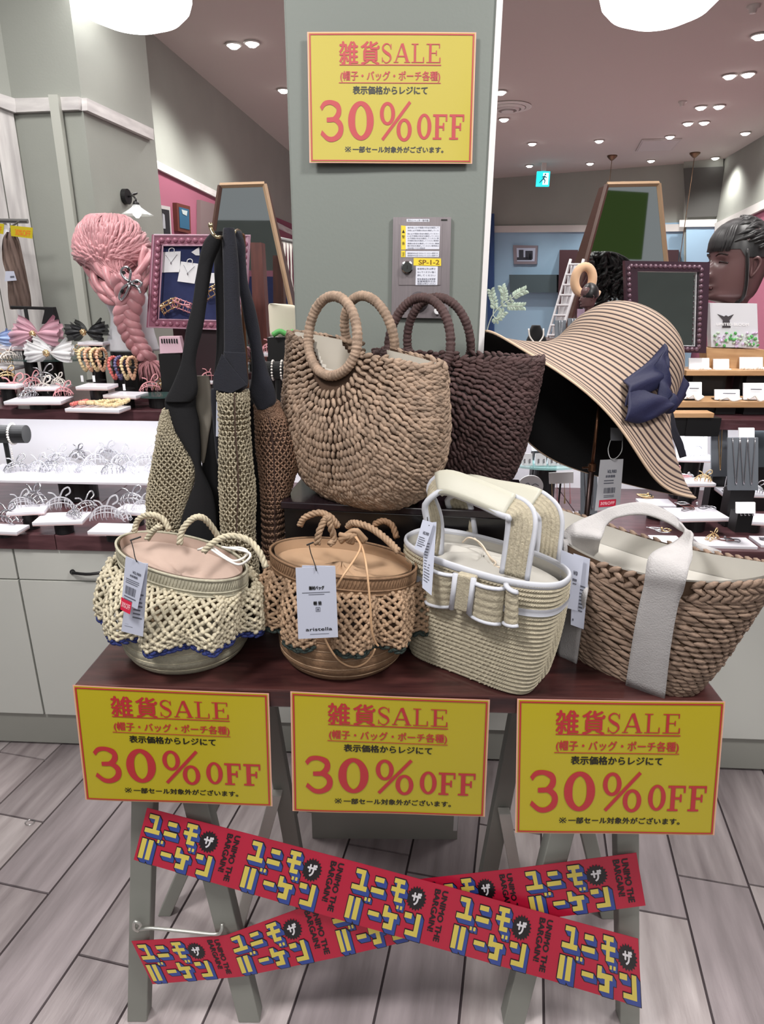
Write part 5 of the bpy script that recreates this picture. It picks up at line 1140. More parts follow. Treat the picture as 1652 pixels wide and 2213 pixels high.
def claw(name,m,L=.075,Hh=.032,teeth=7,knob=True):
    t=thing(name,'','hair clip',(0,0,0)); mb=MB()
    sp=cr([(-L/2,0,.004),(-L*.3,0,Hh*.75),(0,0,Hh),(L*.3,0,Hh*.8),(L/2,0,.006)],20); mb.tube(sp,.0028,6)
    for s in(-1,1):
        ar=[p*np.array([1,1,.6])+np.array([0,s*.014,.002]) for p in sp[2:-2]]; mb.tube(ar,.0018,5)
        obj_mb=None
        for k in range(teeth):
            f=(k+.5)/teeth; p=sp[int(f*19)]; mb.tube(cr([p,p+np.array([0,s*.013,-.004]),np.array([p[0],s*.017,p[2]*.4]),np.array([p[0],s*.008,.001])],7),.0014,5)
    obj('claw_body',mb,m,t,local=True,smooth=True)
    if knob:
        kb=MB(); kb.tube(cr([(L*.05,0,Hh),(L*.2,0,Hh*1.6),(L*.38,.004,Hh*1.75),(L*.42,0,Hh*1.35),(L*.25,-.003,Hh*1.1)],14),.0024,6); kb.tube(cr([(-L*.05,0,Hh),(-L*.15,0,Hh*1.35),(-L*.32,.002,Hh*1.45)],8),.0022,6); obj('grip_loops',kb,m,t,local=True,smooth=True)
    return t
PC={'sil':claw('hair_claw',M_sil),'cl':claw('hair_claw',M_clear,.08,.036,8),'rose':claw('hair_claw',M_rose,.075,.034,6),'gold':claw('hair_claw',M_gold,.07,.03,6),'pearl':claw('hair_claw',M_pearl,.072,.03,7)}
USED=set()
def put(kind,P,yaw,label,group=None,sc=1.0):
    r=PC[kind]
    if kind not in USED: USED.add(kind); r.location=P; r.rotation_euler=(0,0,yaw); r.scale=(sc,)*3; r['label']=label; 
    else: r=copy_thing(r,P,yaw,label,None,sc)
    if group:r['group']=group
    return r
ZS=SZ+.001; ZC=ZT+.001
# --- left niche: long white tray with clear claws
Pn=tray(165,1022,.33,.62,.20,0,'long white display tray inside the left lit niche',ZC,.30)
for i,(x,y,k,a) in enumerate([(36,1018,'sil',.5),(85,1018,'cl',-.3),(125,1000,'cl',.4),(150,1020,'cl',.2),(170,990,'sil',-.6),(205,1004,'cl',.5),(232,988,'cl',-.2),(262,1002,'cl',.9),(285,1020,'cl',-.7),(312,1004,'cl',.6),(330,1022,'cl',-.9),(112,1016,'sil',.1),(190,1020,'cl',-.1),(245,1022,'sil',.3)]):
    p=CP(x,y,.33); a0=UZ(x,y,Pn[2]+.001); q=np.array([a0[0],a0[1],Pn[2]+.0005]); put(k,q,a,'%s transparent hair claw of the crowd on the long white tray'%ORD[i],'transparent hair claws on the long niche tray',1.0)
# black bracelet roll
t=thing('bracelet_roll','black velvet roll with a pearl bracelet at the far left of the niche','bracelet holder',tuple(CP(28,975,.40)*np.array([1,1,0])+np.array([0,0,Pn[2]+.001])))
c=CP(28,938,.38); obj('velvet_roll',MB().tube([c+np.array([-.10,0,0]),c+np.array([.045,0,0])],.030,24),M_velv,t,smooth=False)
obj('stem',MB().tube([c+np.array([-.03,0,-.03]),np.array([c[0]-.03,c[1],Pn[2]+.001])],.008,10),M_velv,t)
bb=MB(); 
for a in np.linspace(0,2*math.pi,26): p=c+np.array([0,.033*math.cos(a),.033*math.sin(a)]); capsules(bb,p[None],np.array([[0,0,1.]]),np.array([[1.,0,0]]),.0042,.0042)
for k in range(9): capsules(bb,(c+np.array([.002,-.03,-.036-.008*k]))[None],np.array([[0,0,1.]]),np.array([[1.,0,0]]),.003,.003)
obj('pearl_bracelet',bb,M_pearl,t,smooth=True)
# --- left lower trays on the worktop
def ztray(x,y,zt,w,d,yaw,label,zs,m=None,sr=.3): # tray whose top height is known
    P=UZ(x,y,zt); th=.008; t=thing('display_tray',label,'display tray',(P[0],P[1],zt-th),yaw+CY)
    obj('tray_plate',MB().box((0,0,th/2),(w,d,th)),m or M_tray,t,local=True,bevel=.001)
    obj('tray_underside',MB().box((0,0,-.0015),(w*.99,d*.99,.003)),M_trayp,t,local=True)
    h=zt-th-.003-zs
    if h>.008: obj('black_stand',MB().lathe([(min(w,d)*sr,-h-.003),(min(w,d)*sr,-.0032)],(0,0,0),24),M_black,t,local=True)
    return P
LT=[(135,1117,.795,.135,.085,.15,'white tray with a bubble claw and a wing claw on the left worktop front'),(62,1098,.81,.10,.07,.25,'small white tray behind holding a leaf claw, left worktop'),(10,1140,.775,.11,.06,-.05,'white tray cut by the left picture edge on the worktop'),(245,1140,.785,.115,.07,.0,'white tray half hidden behind the cream bucket bag'),(292,1098,.80,.10,.07,-.15,'white tray with a cage claw beside the oat tote')]
for a in LT: ztray(*a,ZC)
for x,y,z,k,a,sc,lb in [(130,1100,.7955,'cl',.3,1.0,'round bubble hair claw on the front left tray'),(185,1106,.7955,'sil',.9,1.0,'silver wing hair claw on the front left tray'),(75,1088,.8105,'sil',-.5,1.15,'silver leaf hair claw on the small rear tray'),(20,1128,.7755,'sil',-.4,1.1,'silver hair claw on the tray at the left picture edge'),(230,1122,.7855,'cl',.2,1.1,'clear basket hair claw behind the cream bucket bag'),(268,1122,.7855,'cl',-.8,.8,'small clear hair claw next to the cream bucket bag rim'),(285,1088,.8005,'sil',0,1.0,'silver cage hair claw on the tray beside the oat tote')]:
    q=UZ(x,y,z); put(k,np.array([q[0],q[1],z]),a,lb,None,sc)
# --- upper left shelf
UT=[(85,862,1.085,.17,.10,.1,'white tray with two claws at the front of the upper left shelf'),(105,834,1.11,.12,.08,.1,'white tray with a mauve claw further back on the upper left shelf'),(210,832,1.125,.10,.08,0,'white tray carrying a cream beaded bangle stand'),(272,850,1.10,.11,.08,-.1,'white tray carrying a colourful beaded bangle stand'),(212,880,1.072,.17,.075,-.06,'flat white tray with a heap of beaded bracelets'),(5,790,1.16,.13,.08,0,'white tray at the left picture edge under the glass plate'),(205,738,1.243,.085,.07,0,'small white tray under the black organza bow')]
for a in UT: ztray(*a,ZS)
for x,y,z,k,a,sc,lb in [(30,852,1.0855,'rose',.4,1.1,'pink hair claw on the front tray, left end'),(95,850,1.0855,'pearl',-.3,1.1,'peach woven hair claw on the front tray'),(95,828,1.1105,'sil',.2,1.1,'mauve and silver hair claw on the rear tray'),(15,822,1.12,'gold',.5,.9,'gold hair claw left of the mauve one'),(10,784,1.1605,'gold',.1,.8,'small gold hair claw under the glass plate')]:
    q=UZ(x,y,z); put(k,np.array([q[0],q[1],z]),a,lb,None,sc)
# glass plates on cylinders
def disc_plate(x,y,z,rx,ry,label,zs,m=None,n=1):
    P=UZ(x,y,z); t=thing('glass_plate',label,'glass plate',(P[0],P[1],z-.006)); obj('glass_top',MB().lathe([(1,0),(1,.006)],(0,0,0),40,sx=rx,sy=ry),m or M_glassd,t,local=True)
    obj('black_stand',MB().lathe([(.035,zs-z+.006),(.035,-.0005)],(0,0,0),24),M_black,t,local=True); return P
disc_plate(110,772,1.185,.17,.09,'long dark glass plate carrying the tulle bows',ZS)
ztray(60,748,1.225,.20,.07,0,'narrow white tray under the pink and blue bows',ZS)
disc_plate(345,852,1.095,.075,.05,'round glass plate with pink clips, left of the black tote strap',ZS)
for x,y,z,k,a,sc,lb in [(325,846,1.0955,'rose',.5,.9,'pink hair claw on the round glass plate'),(352,842,1.0955,'gold',-.4,.9,'gold flower hair claw on the round glass plate'),(350,824,1.1055,'pearl',.2,.9,'cream hair claw behind the round glass plate'),(428,819,1.1205,'gold',0,.9,'gold hair claw seen between the tote straps'),(585,762,1.2055,'rose',0,.9,'red-brown hair claw right of the totes')]:
    q=UZ(x,y,z); put(k,np.array([q[0],q[1],z]),a,lb,None,sc)
ztray(352,828,1.105,.09,.06,0,'small white tray left of the black tote strap',ZS); ztray(435,820,1.12,.12,.07,0,'white tray seen between the tote straps',ZS); ztray(590,762,1.205,.11,.07,0,'white acrylic tray right of the brown tote strap',ZS); ztray(15,830,1.12,.10,.07,.0,'white tray holding a gold claw by the left edge',ZS)
# organza bows
def bow(name,label,x,y,z,w,h,m,mc):
    P=UZ(x,y,z); t=thing(name,label,'hair bow',(P[0],P[1],z+.001)); random.seed(int(x))
    for s in(-1,1):
        for k in range(5):
            a0=(-.75+.42*k); mb=MB(); G=[]; L=w*(.85+.25*random.random())*(1 if k!=2 else 1.05)
            for i in range(12):
                f=i/11; row=[]
                for j in range(9):
                    g=(j/8-.5); wd=h*.55*math.sin(min(1,f*1.3)*math.pi/2)
                    row.append((s*(f*L*math.cos(a0*.9)),-.012+.02*k*.3-.018*math.sin(f*3)*(1 if k%2 else -1)+.008*math.sin(g*14+k)*f,h*.5+f*L*.55*math.sin(a0)+g*wd+.004*math.sin(g*20+k*2)*f))
                G.append(row)
            mb.grid(np.array(G)); V=np.concatenate(mb.V); V[:,2]=np.maximum(V[:,2],.0); mb.V=[V]; obj('organza_loop',mb,m,t,local=True,smooth=True)
    kb=MB(); 
    for i in range(7): a=i*.9; kb.tube([(.010*math.cos(a),-.025,h*.5+.010*math.sin(a)),(.004*math.cos(a+2),-.032,h*.5+.004*math.sin(a+2))],.004,6)
    obj('jewel_centre',kb,mc,t,local=True,smooth=True); return t
bow('organza_bow','dusty pink organza bow behind the white one',84,750,1.226,.085,.085,mat('pink_organza',(205,158,174),.6,alpha=.85),M_gold)
bow('organza_bow','white organza bow in front of the pink one',112,783,1.186,.08,.06,mat('white_organza',(238,238,240),.6,alpha=.8),M_gold)
bow('organza_bow','black organza bow left of the pink wig neck',190,738,1.2435,.065,.06,mat('black_organza',(34,36,40),.5,alpha=.88),M_gold)
bow('organza_bow','pale blue organza bow at the left picture edge',-4,748,1.226,.05,.05,mat('blue_organza',(160,182,226),.6,alpha=.85),M_pearl)
# bangles on stands
def bangles(label,x,y,z,n,cols,w):
    P=UZ(x,y,z); t=thing('bangle_stand',label,'bangle stand',(P[0],P[1],z+.001)); obj('foot',MB().lathe([(.03,0),(.03,.003),(.006,.006)],(0,0,0),20),M_black,t,local=True)
    obj('post',MB().tube([(0,0,.004),(0,0,.07)],.004,8),M_black,t,local=True); obj('cross_bar',MB().tube([(-w/2,0,.07),(w/2,0,.07)],.004,8),M_black,t,local=True)
    for k in range(n):
        xx=-w/2+w*(k+.5)/n; mb=MB(); an=np.linspace(0,2*math.pi,22,endpoint=False); Pp=np.array([[xx+.004*math.sin(a*2),.034*math.cos(a),.062+.034*math.sin(a)+.006] for a in an]); rr=len(an)
        capsules(mb,Pp,np.random.randn(rr,3),np.random.randn(rr,3),.0065,.0055,.0055); obj('beaded_bangle',mb,cols[k%len(cols)],t,local=True,smooth=True)
    for k in range(0,n,2): obj('price_slip',MB().box((-w/2+w*(k+.5)/n,-.036,.012),(.008,.001,.02)),M_cardw,t,local=True)
M_bead=[mat('cream_beads',(226,204,160),.3,var=.15,vscale=200),mat('apricot_beads',(226,180,150),.3,var=.15,vscale=200),mat('coral_beads',(214,110,104),.3,var=.2,vscale=200),mat('plum_blue_beads',(96,90,130),.3,var=.3,vscale=200)]
bangles('stand of four cream beaded bangles left of the braid',208,824,1.1255,4,[M_bead[0],M_bead[1]],.075)
bangles('stand of coral, blue and cream beaded bangles beside the braid tip',272,842,1.1005,4,[M_bead[2],M_bead[3],M_bead[0],M_bead[1]],.078)
t=thing('bracelet_heap','heap of orange to cream beaded bracelets on the flat white tray','bracelets',tuple(UZ(216,872,1.0725)))
for k in range(6):
    mb=MB(); c=UZ(172+k*18,870,1.083); an=np.linspace(0,2*math.pi,20,endpoint=False); Pp=np.array([c+np.array([.012*math.cos(a)+.01*math.sin(a),.026*math.sin(a),.004*math.cos(a+k)]) for a in an]); capsules(mb,Pp,np.random.randn(20,3),np.random.randn(20,3),.0065,.0058,.0055); obj('beaded_bracelet',mb,[M_bead[2],M_bead[1],M_bead[0]][min(2,k//1)] if k<3 else M_bead[0],t,smooth=True)
o=obj('price_marker',MB().slab([UY(x,y,CP(232,880,.30)[1]) for x,y in((228,868),(236,868),(237,887),(227,887))],(0,-.002,0)),M_cardw); tag(o,'tiny white price marker on the bracelet heap tray','price marker')
# --- pink wig on a white bust
YW=2.30
bust=thing('wig_bust','white display bust wearing the pink braided wig','mannequin head',tuple(UY(285,760,YW)))
mb=MB(); G=rowbody([(560,215,300),(600,212,302),(640,222,318),(680,240,325),(715,238,332),(735,232,338),(757,224,345)],YW,.055,30,28); capbody(mb,G); obj('neck_and_shoulders',mb,mat('white_bust',(226,228,234),.35),bust,smooth=True)
hz_=UY(285,757,YW)[2]; obj('pedestal',MB().lathe([(.07,ZS-hz_+.001),(.07,-.001)],(UY(285,757,YW)[0],YW,hz_),28),M_black,bust)
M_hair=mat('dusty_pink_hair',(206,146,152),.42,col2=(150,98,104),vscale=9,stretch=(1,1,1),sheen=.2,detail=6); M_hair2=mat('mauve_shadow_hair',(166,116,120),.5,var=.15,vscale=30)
wig=thing('wig','dusty pink wig with a long loose braid seen from behind','wig',tuple(UY(285,650,YW-.01)))
cc=UY(250,553,YW+.02); rx,ry,rzz=.122,.12,.128
an=np.linspace(0,2*math.pi,48,endpoint=False)
def hp(a,e,k=1.0): # point on skull: a azimuth, e elevation
    x=rx*math.cos(e)*math.cos(a); y=ry*math.cos(e)*math.sin(a); z=rzz*math.sin(e); 
    return cc+np.array([x+.02*min(0,z)/.1*-1.0,y,z*(1.0 if z>0 else .85)])*k
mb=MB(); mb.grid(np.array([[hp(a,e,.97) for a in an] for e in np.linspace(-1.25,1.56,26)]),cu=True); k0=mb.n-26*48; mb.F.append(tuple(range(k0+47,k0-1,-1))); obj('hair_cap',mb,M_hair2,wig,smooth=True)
random.seed(5); nape=UY(268,612,YW-.115)
lk=MB()
for i in range(420):
    f=random.random(); st_a=-math.pi/2+random.uniform(-1.9,1.9); el=random.uniform(-.35,1.45)
    p0=hp(st_a,el,1.0); mid_a=-math.pi/2+(st_a+math.pi/2)*.6; p1=hp(mid_a+random.uniform(-.1,.1),el*.55+.05,1.04+.03*random.random()); p2=hp(-math.pi/2+(st_a+math.pi/2)*.25,-.35+random.uniform(-.12,.2),1.02+.03*random.random()); p3=nape+np.array([random.uniform(-.02,.02),random.uniform(-.01,.01),random.uniform(-.02,.015)])
    P=cr([p0,p1,p2,p3],16); r=.0040*(.6+.8*random.random()); lk.tube(P,[r*(.35+math.sin(math.pi*min(1,j/13+.1))*.9) for j in range(16)],5)
obj('hair_locks',lk,M_hair,wig,smooth=True)
for s_,x0,y0,x1,y1 in ((1,195,520,262,625),(1,190,570,258,640),(-1,318,540,275,625),(-1,325,580,285,635),(1,205,605,262,650)):
    obj('rolled_lock',braid([UY(x0,y0,YW-.03),UY((x0+x1)/2-6*s_,(y0+y1)/2+12,YW-.10),UY(x1,y1,YW-.125)],.020,.16,8,2),M_hair,wig,smooth=True)
bp=cr([UY(270,600,YW-.125),UY(283,640,YW-.13),UY(274,680,YW-.12),UY(282,715,YW-.115),UY(298,745,YW-.115),UY(318,775,YW-.12)],90)
brd_=MB(); n=90; s=np.linspace(0,1,n)
for k in range(3):
    ph=s*2*math.pi*3.1+2*math.pi*k/3; R_=.027*(1-.35*s); C=bp+np.stack([np.cos(ph)*R_,-.010*np.sin(2*ph)*0+np.sin(ph*2)*.009-.004,np.zeros(n)],1); brd_.tube(C,0.025*(1-.38*s)*(1+.10*np.sin(ph*2)),10,flat=.9)
obj('braid',brd_,M_hair,wig,smooth=True)
tl_=MB()
for i in range(110):
    a=random.uniform(-1,1); p0=UY(324,778,YW-.12); e=UY(336+a*38,834+random.uniform(-20,4)-abs(a)*16,YW-.12+random.uniform(-.02,.02)); m_=(p0+e)/2+np.array([a*.014,random.uniform(-.01,.01),.008]); tl_.tube(cr([p0,m_,e],8),[.003,.003,.003,.0028,.0025,.002,.0015,.0006],4)
obj('tassel_end',tl_,M_hair,wig,smooth=True)
bc=thing('bow_clip','silver and black ribbon-shaped clip in the pink wig','hair clip',tuple(UY(282,645,YW-.16)))
mb=MB(); Yb=YW-.165
for pts in([(283,610),(268,600),(262,585),(272,577),(282,585),(281,600),(279,612)],[(280,612),(266,622),(258,640),(262,648),(272,636),(281,616)],[(283,611),(296,606),(306,612),(300,620),(286,615)],[(284,613),(298,622),(304,634)]): mb.tube(cr([UY(x,y,Yb) for x,y in pts],20),.0042,6)
obj('ribbon_outline',mb,M_sil,bc,smooth=True)
mb=MB()
for pts in([(270,592),(266,586)],[(262,632),(266,626)],[(292,609),(298,609)],[(276,579),(281,585)]): mb.tube([UY(x,y,Yb-.002) for x,y in pts],.0047,6)
obj('black_band',mb,M_black,bc)
# --- ornate frame with navy felt and cards
YF=2.22
fr_=thing('jewellery_showcase','mauve ornate display frame with navy felt and jewellery cards','display frame',tuple(UY(430,712,YF)))
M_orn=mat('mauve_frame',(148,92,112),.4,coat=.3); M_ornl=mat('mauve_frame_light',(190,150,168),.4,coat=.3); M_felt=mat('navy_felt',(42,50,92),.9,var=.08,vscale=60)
Q=[(333,508),(541,509),(532,714),(321,707)]; I=[(352,530),(520,531),(512,694),(343,690)]
def framepart(A,a,B,b,Y,m,th,par,name): return obj(name,MB().slab([UY(*A,Y),UY(*B,Y),UY(*b,Y),UY(*a,Y)],(0,-th,0)),m,par)
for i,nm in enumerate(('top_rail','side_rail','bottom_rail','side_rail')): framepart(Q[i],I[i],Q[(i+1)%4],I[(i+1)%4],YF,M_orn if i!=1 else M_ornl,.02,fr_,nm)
for A,B in((Q,.0),(I,.0)): obj('bead_moulding',MB().tube([UY(*p,YF-.02) for p in A+[A[0]]][:5],.0028,6),M_ornl,fr_,smooth=False)
lf=MB()
for i in range(4):
    a=np.array([(Q[i][0]+I[i][0])/2,(Q[i][1]+I[i][1])/2]);b=np.array([(Q[(i+1)%4][0]+I[(i+1)%4][0])/2,(Q[(i+1)%4][1]+I[(i+1)%4][1])/2]); n=13
    for k in range(n):
        p=a+(b-a)*(k+.5)/n; c=UY(*p,YF-.021); d=UY(*(p+(b-a)/np.linalg.norm(b-a)*5),YF-.021)-c; capsules(lf,c[None],d[None],np.array([[0,-1.,0]]),.0085,.0085,.005)
obj('leaf_carving',lf,M_orn,fr_,smooth=True)
obj('felt_back',MB().slab([UY(x,y,YF-.004) for x,y in I],(0,.006,0)),M_felt,fr_)
def jcard(px,Y,label,parent=None,chain=True,name='jewellery_card'):
    q=[UY(x,y,Y) for x,y in px]; TL,TR,BR,BL=q; c=obj(name,MB().slab(q,(0,-.002,0)),M_cardw,parent)
    if parent is None: tag(c,label,'jewellery card')
    if chain:
        f=lambda x,y: TL*(1-x)*(1-y)+TR*x*(1-y)+BR*x*y+BL*(1-x)*y+np.array([0,-.003,0])
        obj('chain',MB().tube([f(.18,.15),f(.5,.52),f(.82,.15)],.0008,5),M_sil,c); obj('pendant',MB().lathe([(.001,-.004),(.003,0),(.001,.004)],f(.5,.56),8),M_sil,c)
        obj('hang_loop',MB().tube(cr([f(.35,.02),f(.36,-.12),f(.5,-.18),f(.64,-.12),f(.65,.02)],12),.0016,5),M_cardw,c)
    return c
jcard([(352,545),(391,543),(389,588),(350,589)],YF-.006,'white necklace card at the top left of the navy felt')
jcard([(392,565),(429,570),(421,613),(384,608)],YF-.006,'white necklace card overlapping the black strap on the navy felt')
jcard([(414,545),(431,534),(432,552),(424,552)],YF-.006,'small diamond-shaped white card on the navy felt',chain=False)
jcard([(456,590),(472,590),(470,612),(454,612)],YF-.006,'white card seen between the black straps',chain=False)
for px_,k,lb in([(370,690),'gold','gold and pink claw clip at the lower left of the navy felt'],[(398,690),'rose','pink flower clip at the bottom of the navy felt'],[(463,660),'gold','gold claw clip between the black straps']):
    q=UY(*px_,YF-.030); r=put(k,q,0,lb,None,1.0); r.rotation_euler=(math.radians(78),math.radians(-25 if k=='gold' else 20),0)
    r.location=UY(px_[0],px_[1]-28,YF-.012)
obj('rear_leg',MB().box(UY(430,735,YF+.06),(.16,.03,.10)),M_mauve,fr_)
fz_=UY(430,712,YF)[2]
obj('plinth_block',MB().prism([np.array([UY(345,0,YF)[0]*0+UY(400,720,YF)[0],YF+.0,ZS]),np.array([UY(500,720,YF)[0],YF,ZS]),np.array([UY(500,720,YF)[0],YF+.08,ZS]),np.array([UY(400,720,YF)[0],YF+.08,ZS])],[np.array([UY(400,720,YF)[0],YF,fz_]),np.array([UY(500,720,YF)[0],YF,fz_]),np.array([UY(500,720,YF)[0],YF+.08,fz_]),np.array([UY(400,720,YF)[0],YF+.08,fz_])]),mat('dark_plum_block',(48,28,34),.5),fr_)
o=thing('comb_card','pink card with a row of small combs below the navy frame','card',tuple(UY(368,762,2.16)))
obj('pink_box',MB().slab([UY(x,y,2.14) for x,y in((344,728),(388,727),(396,762),(346,764))],(0,.03,0)),mat('pale_pink_card',(226,190,204),.6),o); mb=MB()
for k in range(7): mb.box(UY(350+k*5.4,737,2.138),(.004,.002,.014))
obj('comb_row',mb,M_black,o); pz=UY(368,764,2.15); obj('riser_block',MB().box((pz[0],2.16,(pz[2]+ZS)/2),(.07,.04,pz[2]-ZS-.002)),M_black,o)
# wooden panel, pouch
o=obj('wooden_stand_panel',MB().prism([UY(x,y,2.62)*np.array([1,1,k]) for x,y,k in((541,524,1),(565,524,1),(590,820,0),(541,820,0))],[UY(x,y,2.62)*np.array([1,1,k])+np.array([0,.08,0]) for x,y,k in((541,524,1),(565,524,1),(590,820,0),(541,820,0))]),mat('reddish_wood_panel',(104,58,50),.5,col2=(76,40,36),vscale=6,stretch=(8,8,1))); tag(o,'reddish wooden panel leaning behind the navy frame','wood panel')
pz=thing('cotton_pouch','cream cotton pouch leaning on the pillar left side','pouch',tuple(UY(605,728,2.1)))
mb=MB(); G=rowbody([(656,583,596),(661,580,640),(680,581,645),(700,582,646),(726,584,646)],2.1,.02,16,24); capbody(mb,G); obj('pouch_body',mb,mat('cream_pouch',(222,216,196),.85,bump=.4,bscale=12),pz,smooth=True)
zz_=UY(605,728,2.1)[2]; obj('block',MB().box((UY(615,728,2.1)[0],2.1,(zz_+ZS)/2),(.10,.05,zz_-ZS-.002)),M_black,pz); obj('green_leaves',MB().tube(cr([UY(590,724,2.05),UY(605,716,2.05),UY(620,722,2.05),UY(635,716,2.05)],16),.008,6),mat('leaf_green',(90,170,90),.6),pz,smooth=True)
tb_=thing('bracelet_bar','black velvet bar with pearl bracelets right of the totes','bracelet holder',tuple(UY(605,840,2.05)))
c=UY(600,800,2.0); obj('velvet_bar',MB().tube([c+np.array([-.05,0,0]),c+np.array([.06,0,0])],.026,20),M_velv,tb_); obj('stem',MB().tube([c,np.array([c[0],c[1],ZS])],.008,8),M_velv,tb_)
for k in range(4):
    mb=MB(); 
    for a in np.linspace(0,2*math.pi,20): capsules(mb,(c+np.array([-.04+.027*k,.028*math.cos(a),.028*math.sin(a)]))[None],np.array([[0,0,1.]]),np.array([[1.,0,0]]),.0035,.0035)
    obj('pearl_bracelet',mb,M_pearl,tb_,smooth=True)
# --- pyramid mirrors
M_mir=mat('mirror_glass',(215,220,218),.02,metal=1); M_mfr=mat('walnut_mirror_frame',(84,60,52),.4,coat=.2); M_mfl=mat('pale_oak_frame',(168,140,112),.5)
def pyramid(label,TL,TR,BR,BL,Y,tilt,yw=0):
    A=[UY(*TL,Y+tilt),UY(*TR,Y+tilt+yw*.5),UY(*BR,Y+yw),UY(*BL,Y)]
    n_=np.cross(A[3]-A[0],A[2]-A[0]); d_=ray(*TR); A[1]=CAM+d_*((n_@(A[0]-CAM))/(n_@d_))
    t=thing('pyramid_mirror',label,'mirror',(A[3][0]*.5+A[2][0]*.5,Y,0)); 
    z0=A[3][2]; ext=lambda p,q:p+(q-p)*((0.002-p[2])/(q[2]-p[2])); B=[A[0],A[1],ext(A[1],A[2]),ext(A[0],A[3])]
    obj('mirror_pane',MB().slab(B,(0,.006,0)),M_mir,t)
    for i in(0,1,3): obj('frame_bar',MB().tube([B[i]+np.array([0,-.002,0]),B[(i+1)%4]+np.array([0,-.002,0])],.010,4),[M_mfl,M_mfl,0,M_mfr][i],t)
    ap=(B[0]+B[1])/2+np.array([0,.10,0]); bk=(B[2]+B[3])/2+np.array([0,.55,0]); w=(B[2]-B[3])/2; wt=(B[1]-B[0])/2
    obj('side_panel',MB().prism([B[0]+np.array([0,.01,0]),B[3]+np.array([0,.01,0]),bk-w*1.0,ap-wt*1.0],[p+np.array([.012,0,0]) for p in(B[0]+np.array([0,.01,0]),B[3]+np.array([0,.01,0]),bk-w*1.0,ap-wt*1.0)]),M_mfr,t)
    obj('side_panel',MB().prism([B[1]+np.array([0,.01,0]),B[2]+np.array([0,.01,0]),bk+w*1.0,ap+wt*1.0],[p-np.array([.012,0,0]) for p in(B[1]+np.array([0,.01,0]),B[2]+np.array([0,.01,0]),bk+w*1.0,ap+wt*1.0)]),M_mfr,t)
    obj('top_handle',MB().box((B[0]+B[1])/2+np.array([0,.03,.006]),(np.linalg.norm(B[1]-B[0])*.4,.03,.012)),M_mfl,t)
    return t
pyramid('tall tapering mirror stand left of the pillar',(476,401),(572,398),(642,720),(430,720),2.9,.03)
pyramid('tall tapering mirror stand behind the striped hat',(1312,399),(1424,397),(1455,720),(1225,720),2.85,.03,.07)
rk2=thing('earring_ladder','white ladder rack full of earring cards left of the right mirror stand','earring rack',tuple(UY(1205,740,2.7)))
LA,LB,LC,LD=UY(1262,560,2.72),UY(1234,560,2.9),UY(1210,735,2.68),UY(1182,735,2.85)
for a,b in((LA,LC),(LB,LD)): obj('rail',MB().tube([a,b],.006,6),M_cardw,rk2)
for k in range(8):
    f=(k+.5)/8; a=LA*(1-f)+LC*f;b=LB*(1-f)+LD*f; obj('rung',MB().tube([a,b],.004,6),M_cardw,rk2); 
    for g in(.3,.7): c=a*(1-g)+b*g; obj('earring_card',MB().box(c+np.array([0,-.01,-.02]),(.022,.002,.03)),M_cardw,rk2)
zl=LC[2]; obj('ladder_foot',MB().box(((LC+LD)/2)*np.array([1,1,0])+np.array([0,0,zl/2]),(.12,.2,zl)),M_mfr,rk2)
M_rackm=mat('rack_chrome',(150,150,150),.3,metal=.8)
nk=thing('necklace_rack','silver rail hung with white bead necklaces beside the left mirror','necklace rack',tuple(UY(618,520,3.3)*np.array([1,1,0])))
a,b=UY(596,515,3.3),UY(640,524,3.3); obj('rail',MB().tube([a,b],.01,8),M_rackm,nk); obj('post',MB().tube([b,b*np.array([1,1,0])],.01,8),M_rackm,nk)
for k in range(7):
    f=k/6.5; p=a*(1-f)+b*f; L=.16+.10*f; mb=MB(); mb.tube(cr([p,p+np.array([-.004,-.01,-L*.6]),p+np.array([.004,-.01,-L]),p+np.array([.012,-.01,-L*.6]),p+np.array([.008,0,0])],16),.004,6); obj('bead_necklace',mb,M_pearl,nk,smooth=True)
# ================================================================= RIGHT SIDE GOODS
# base cells: items sit on the right shelf and in the right niche
# --- ornate table mirror
YM=2.18
tm=thing('table_mirror','square table mirror in a dark beaded plum frame behind the hat','mirror',tuple(UY(1438,762,YM)))
M_pl=mat('dark_plum_beaded_frame',(66,44,56),.35,coat=.4); M_pll=mat('plum_bead',(104,76,90),.25,coat=.6)
Q=[(1346,564),(1528,567),(1520,762),(1352,757)]; I=[(1373,586),(1506,588),(1502,748),(1376,744)]
for i,nm in enumerate(('top_rail','side_rail','bottom_rail','side_rail')): framepart(Q[i],I[i],Q[(i+1)%4],I[(i+1)%4],YM,M_pl,.022,tm,nm)
lf=MB()
for i in range(4):
    a=(np.array(Q[i])+np.array(I[i]))/2;b=(np.array(Q[(i+1)%4])+np.array(I[(i+1)%4]))/2; n=15
    for k in range(n):
        p=a+(b-a)*(k+.5)/n; c=UY(*p,YM-.022); d=UY(*(p+(b-a)/np.linalg.norm(b-a)*5),YM-.022)-c; capsules(lf,c[None],d[None],np.array([[0,-1.,0]]),.0075,.0075,.006)
obj('bead_carving',lf,M_pll,tm,smooth=True)
obj('mirror_pane',MB().slab([UY(x,y,YM-.004) for x,y in I],(0,.005,0)),M_mir,tm)
obj('inner_edge',MB().tube([UY(x,y,YM-.008) for x,y in I+[I[0]]],.0022,4),M_cardw,tm)
p=UY(1438,760,YM); obj('stand_block',MB().box((p[0],YM+.03,(p[2]+ZS)/2),(.12,.06,p[2]-ZS-.001)),M_black,tm)
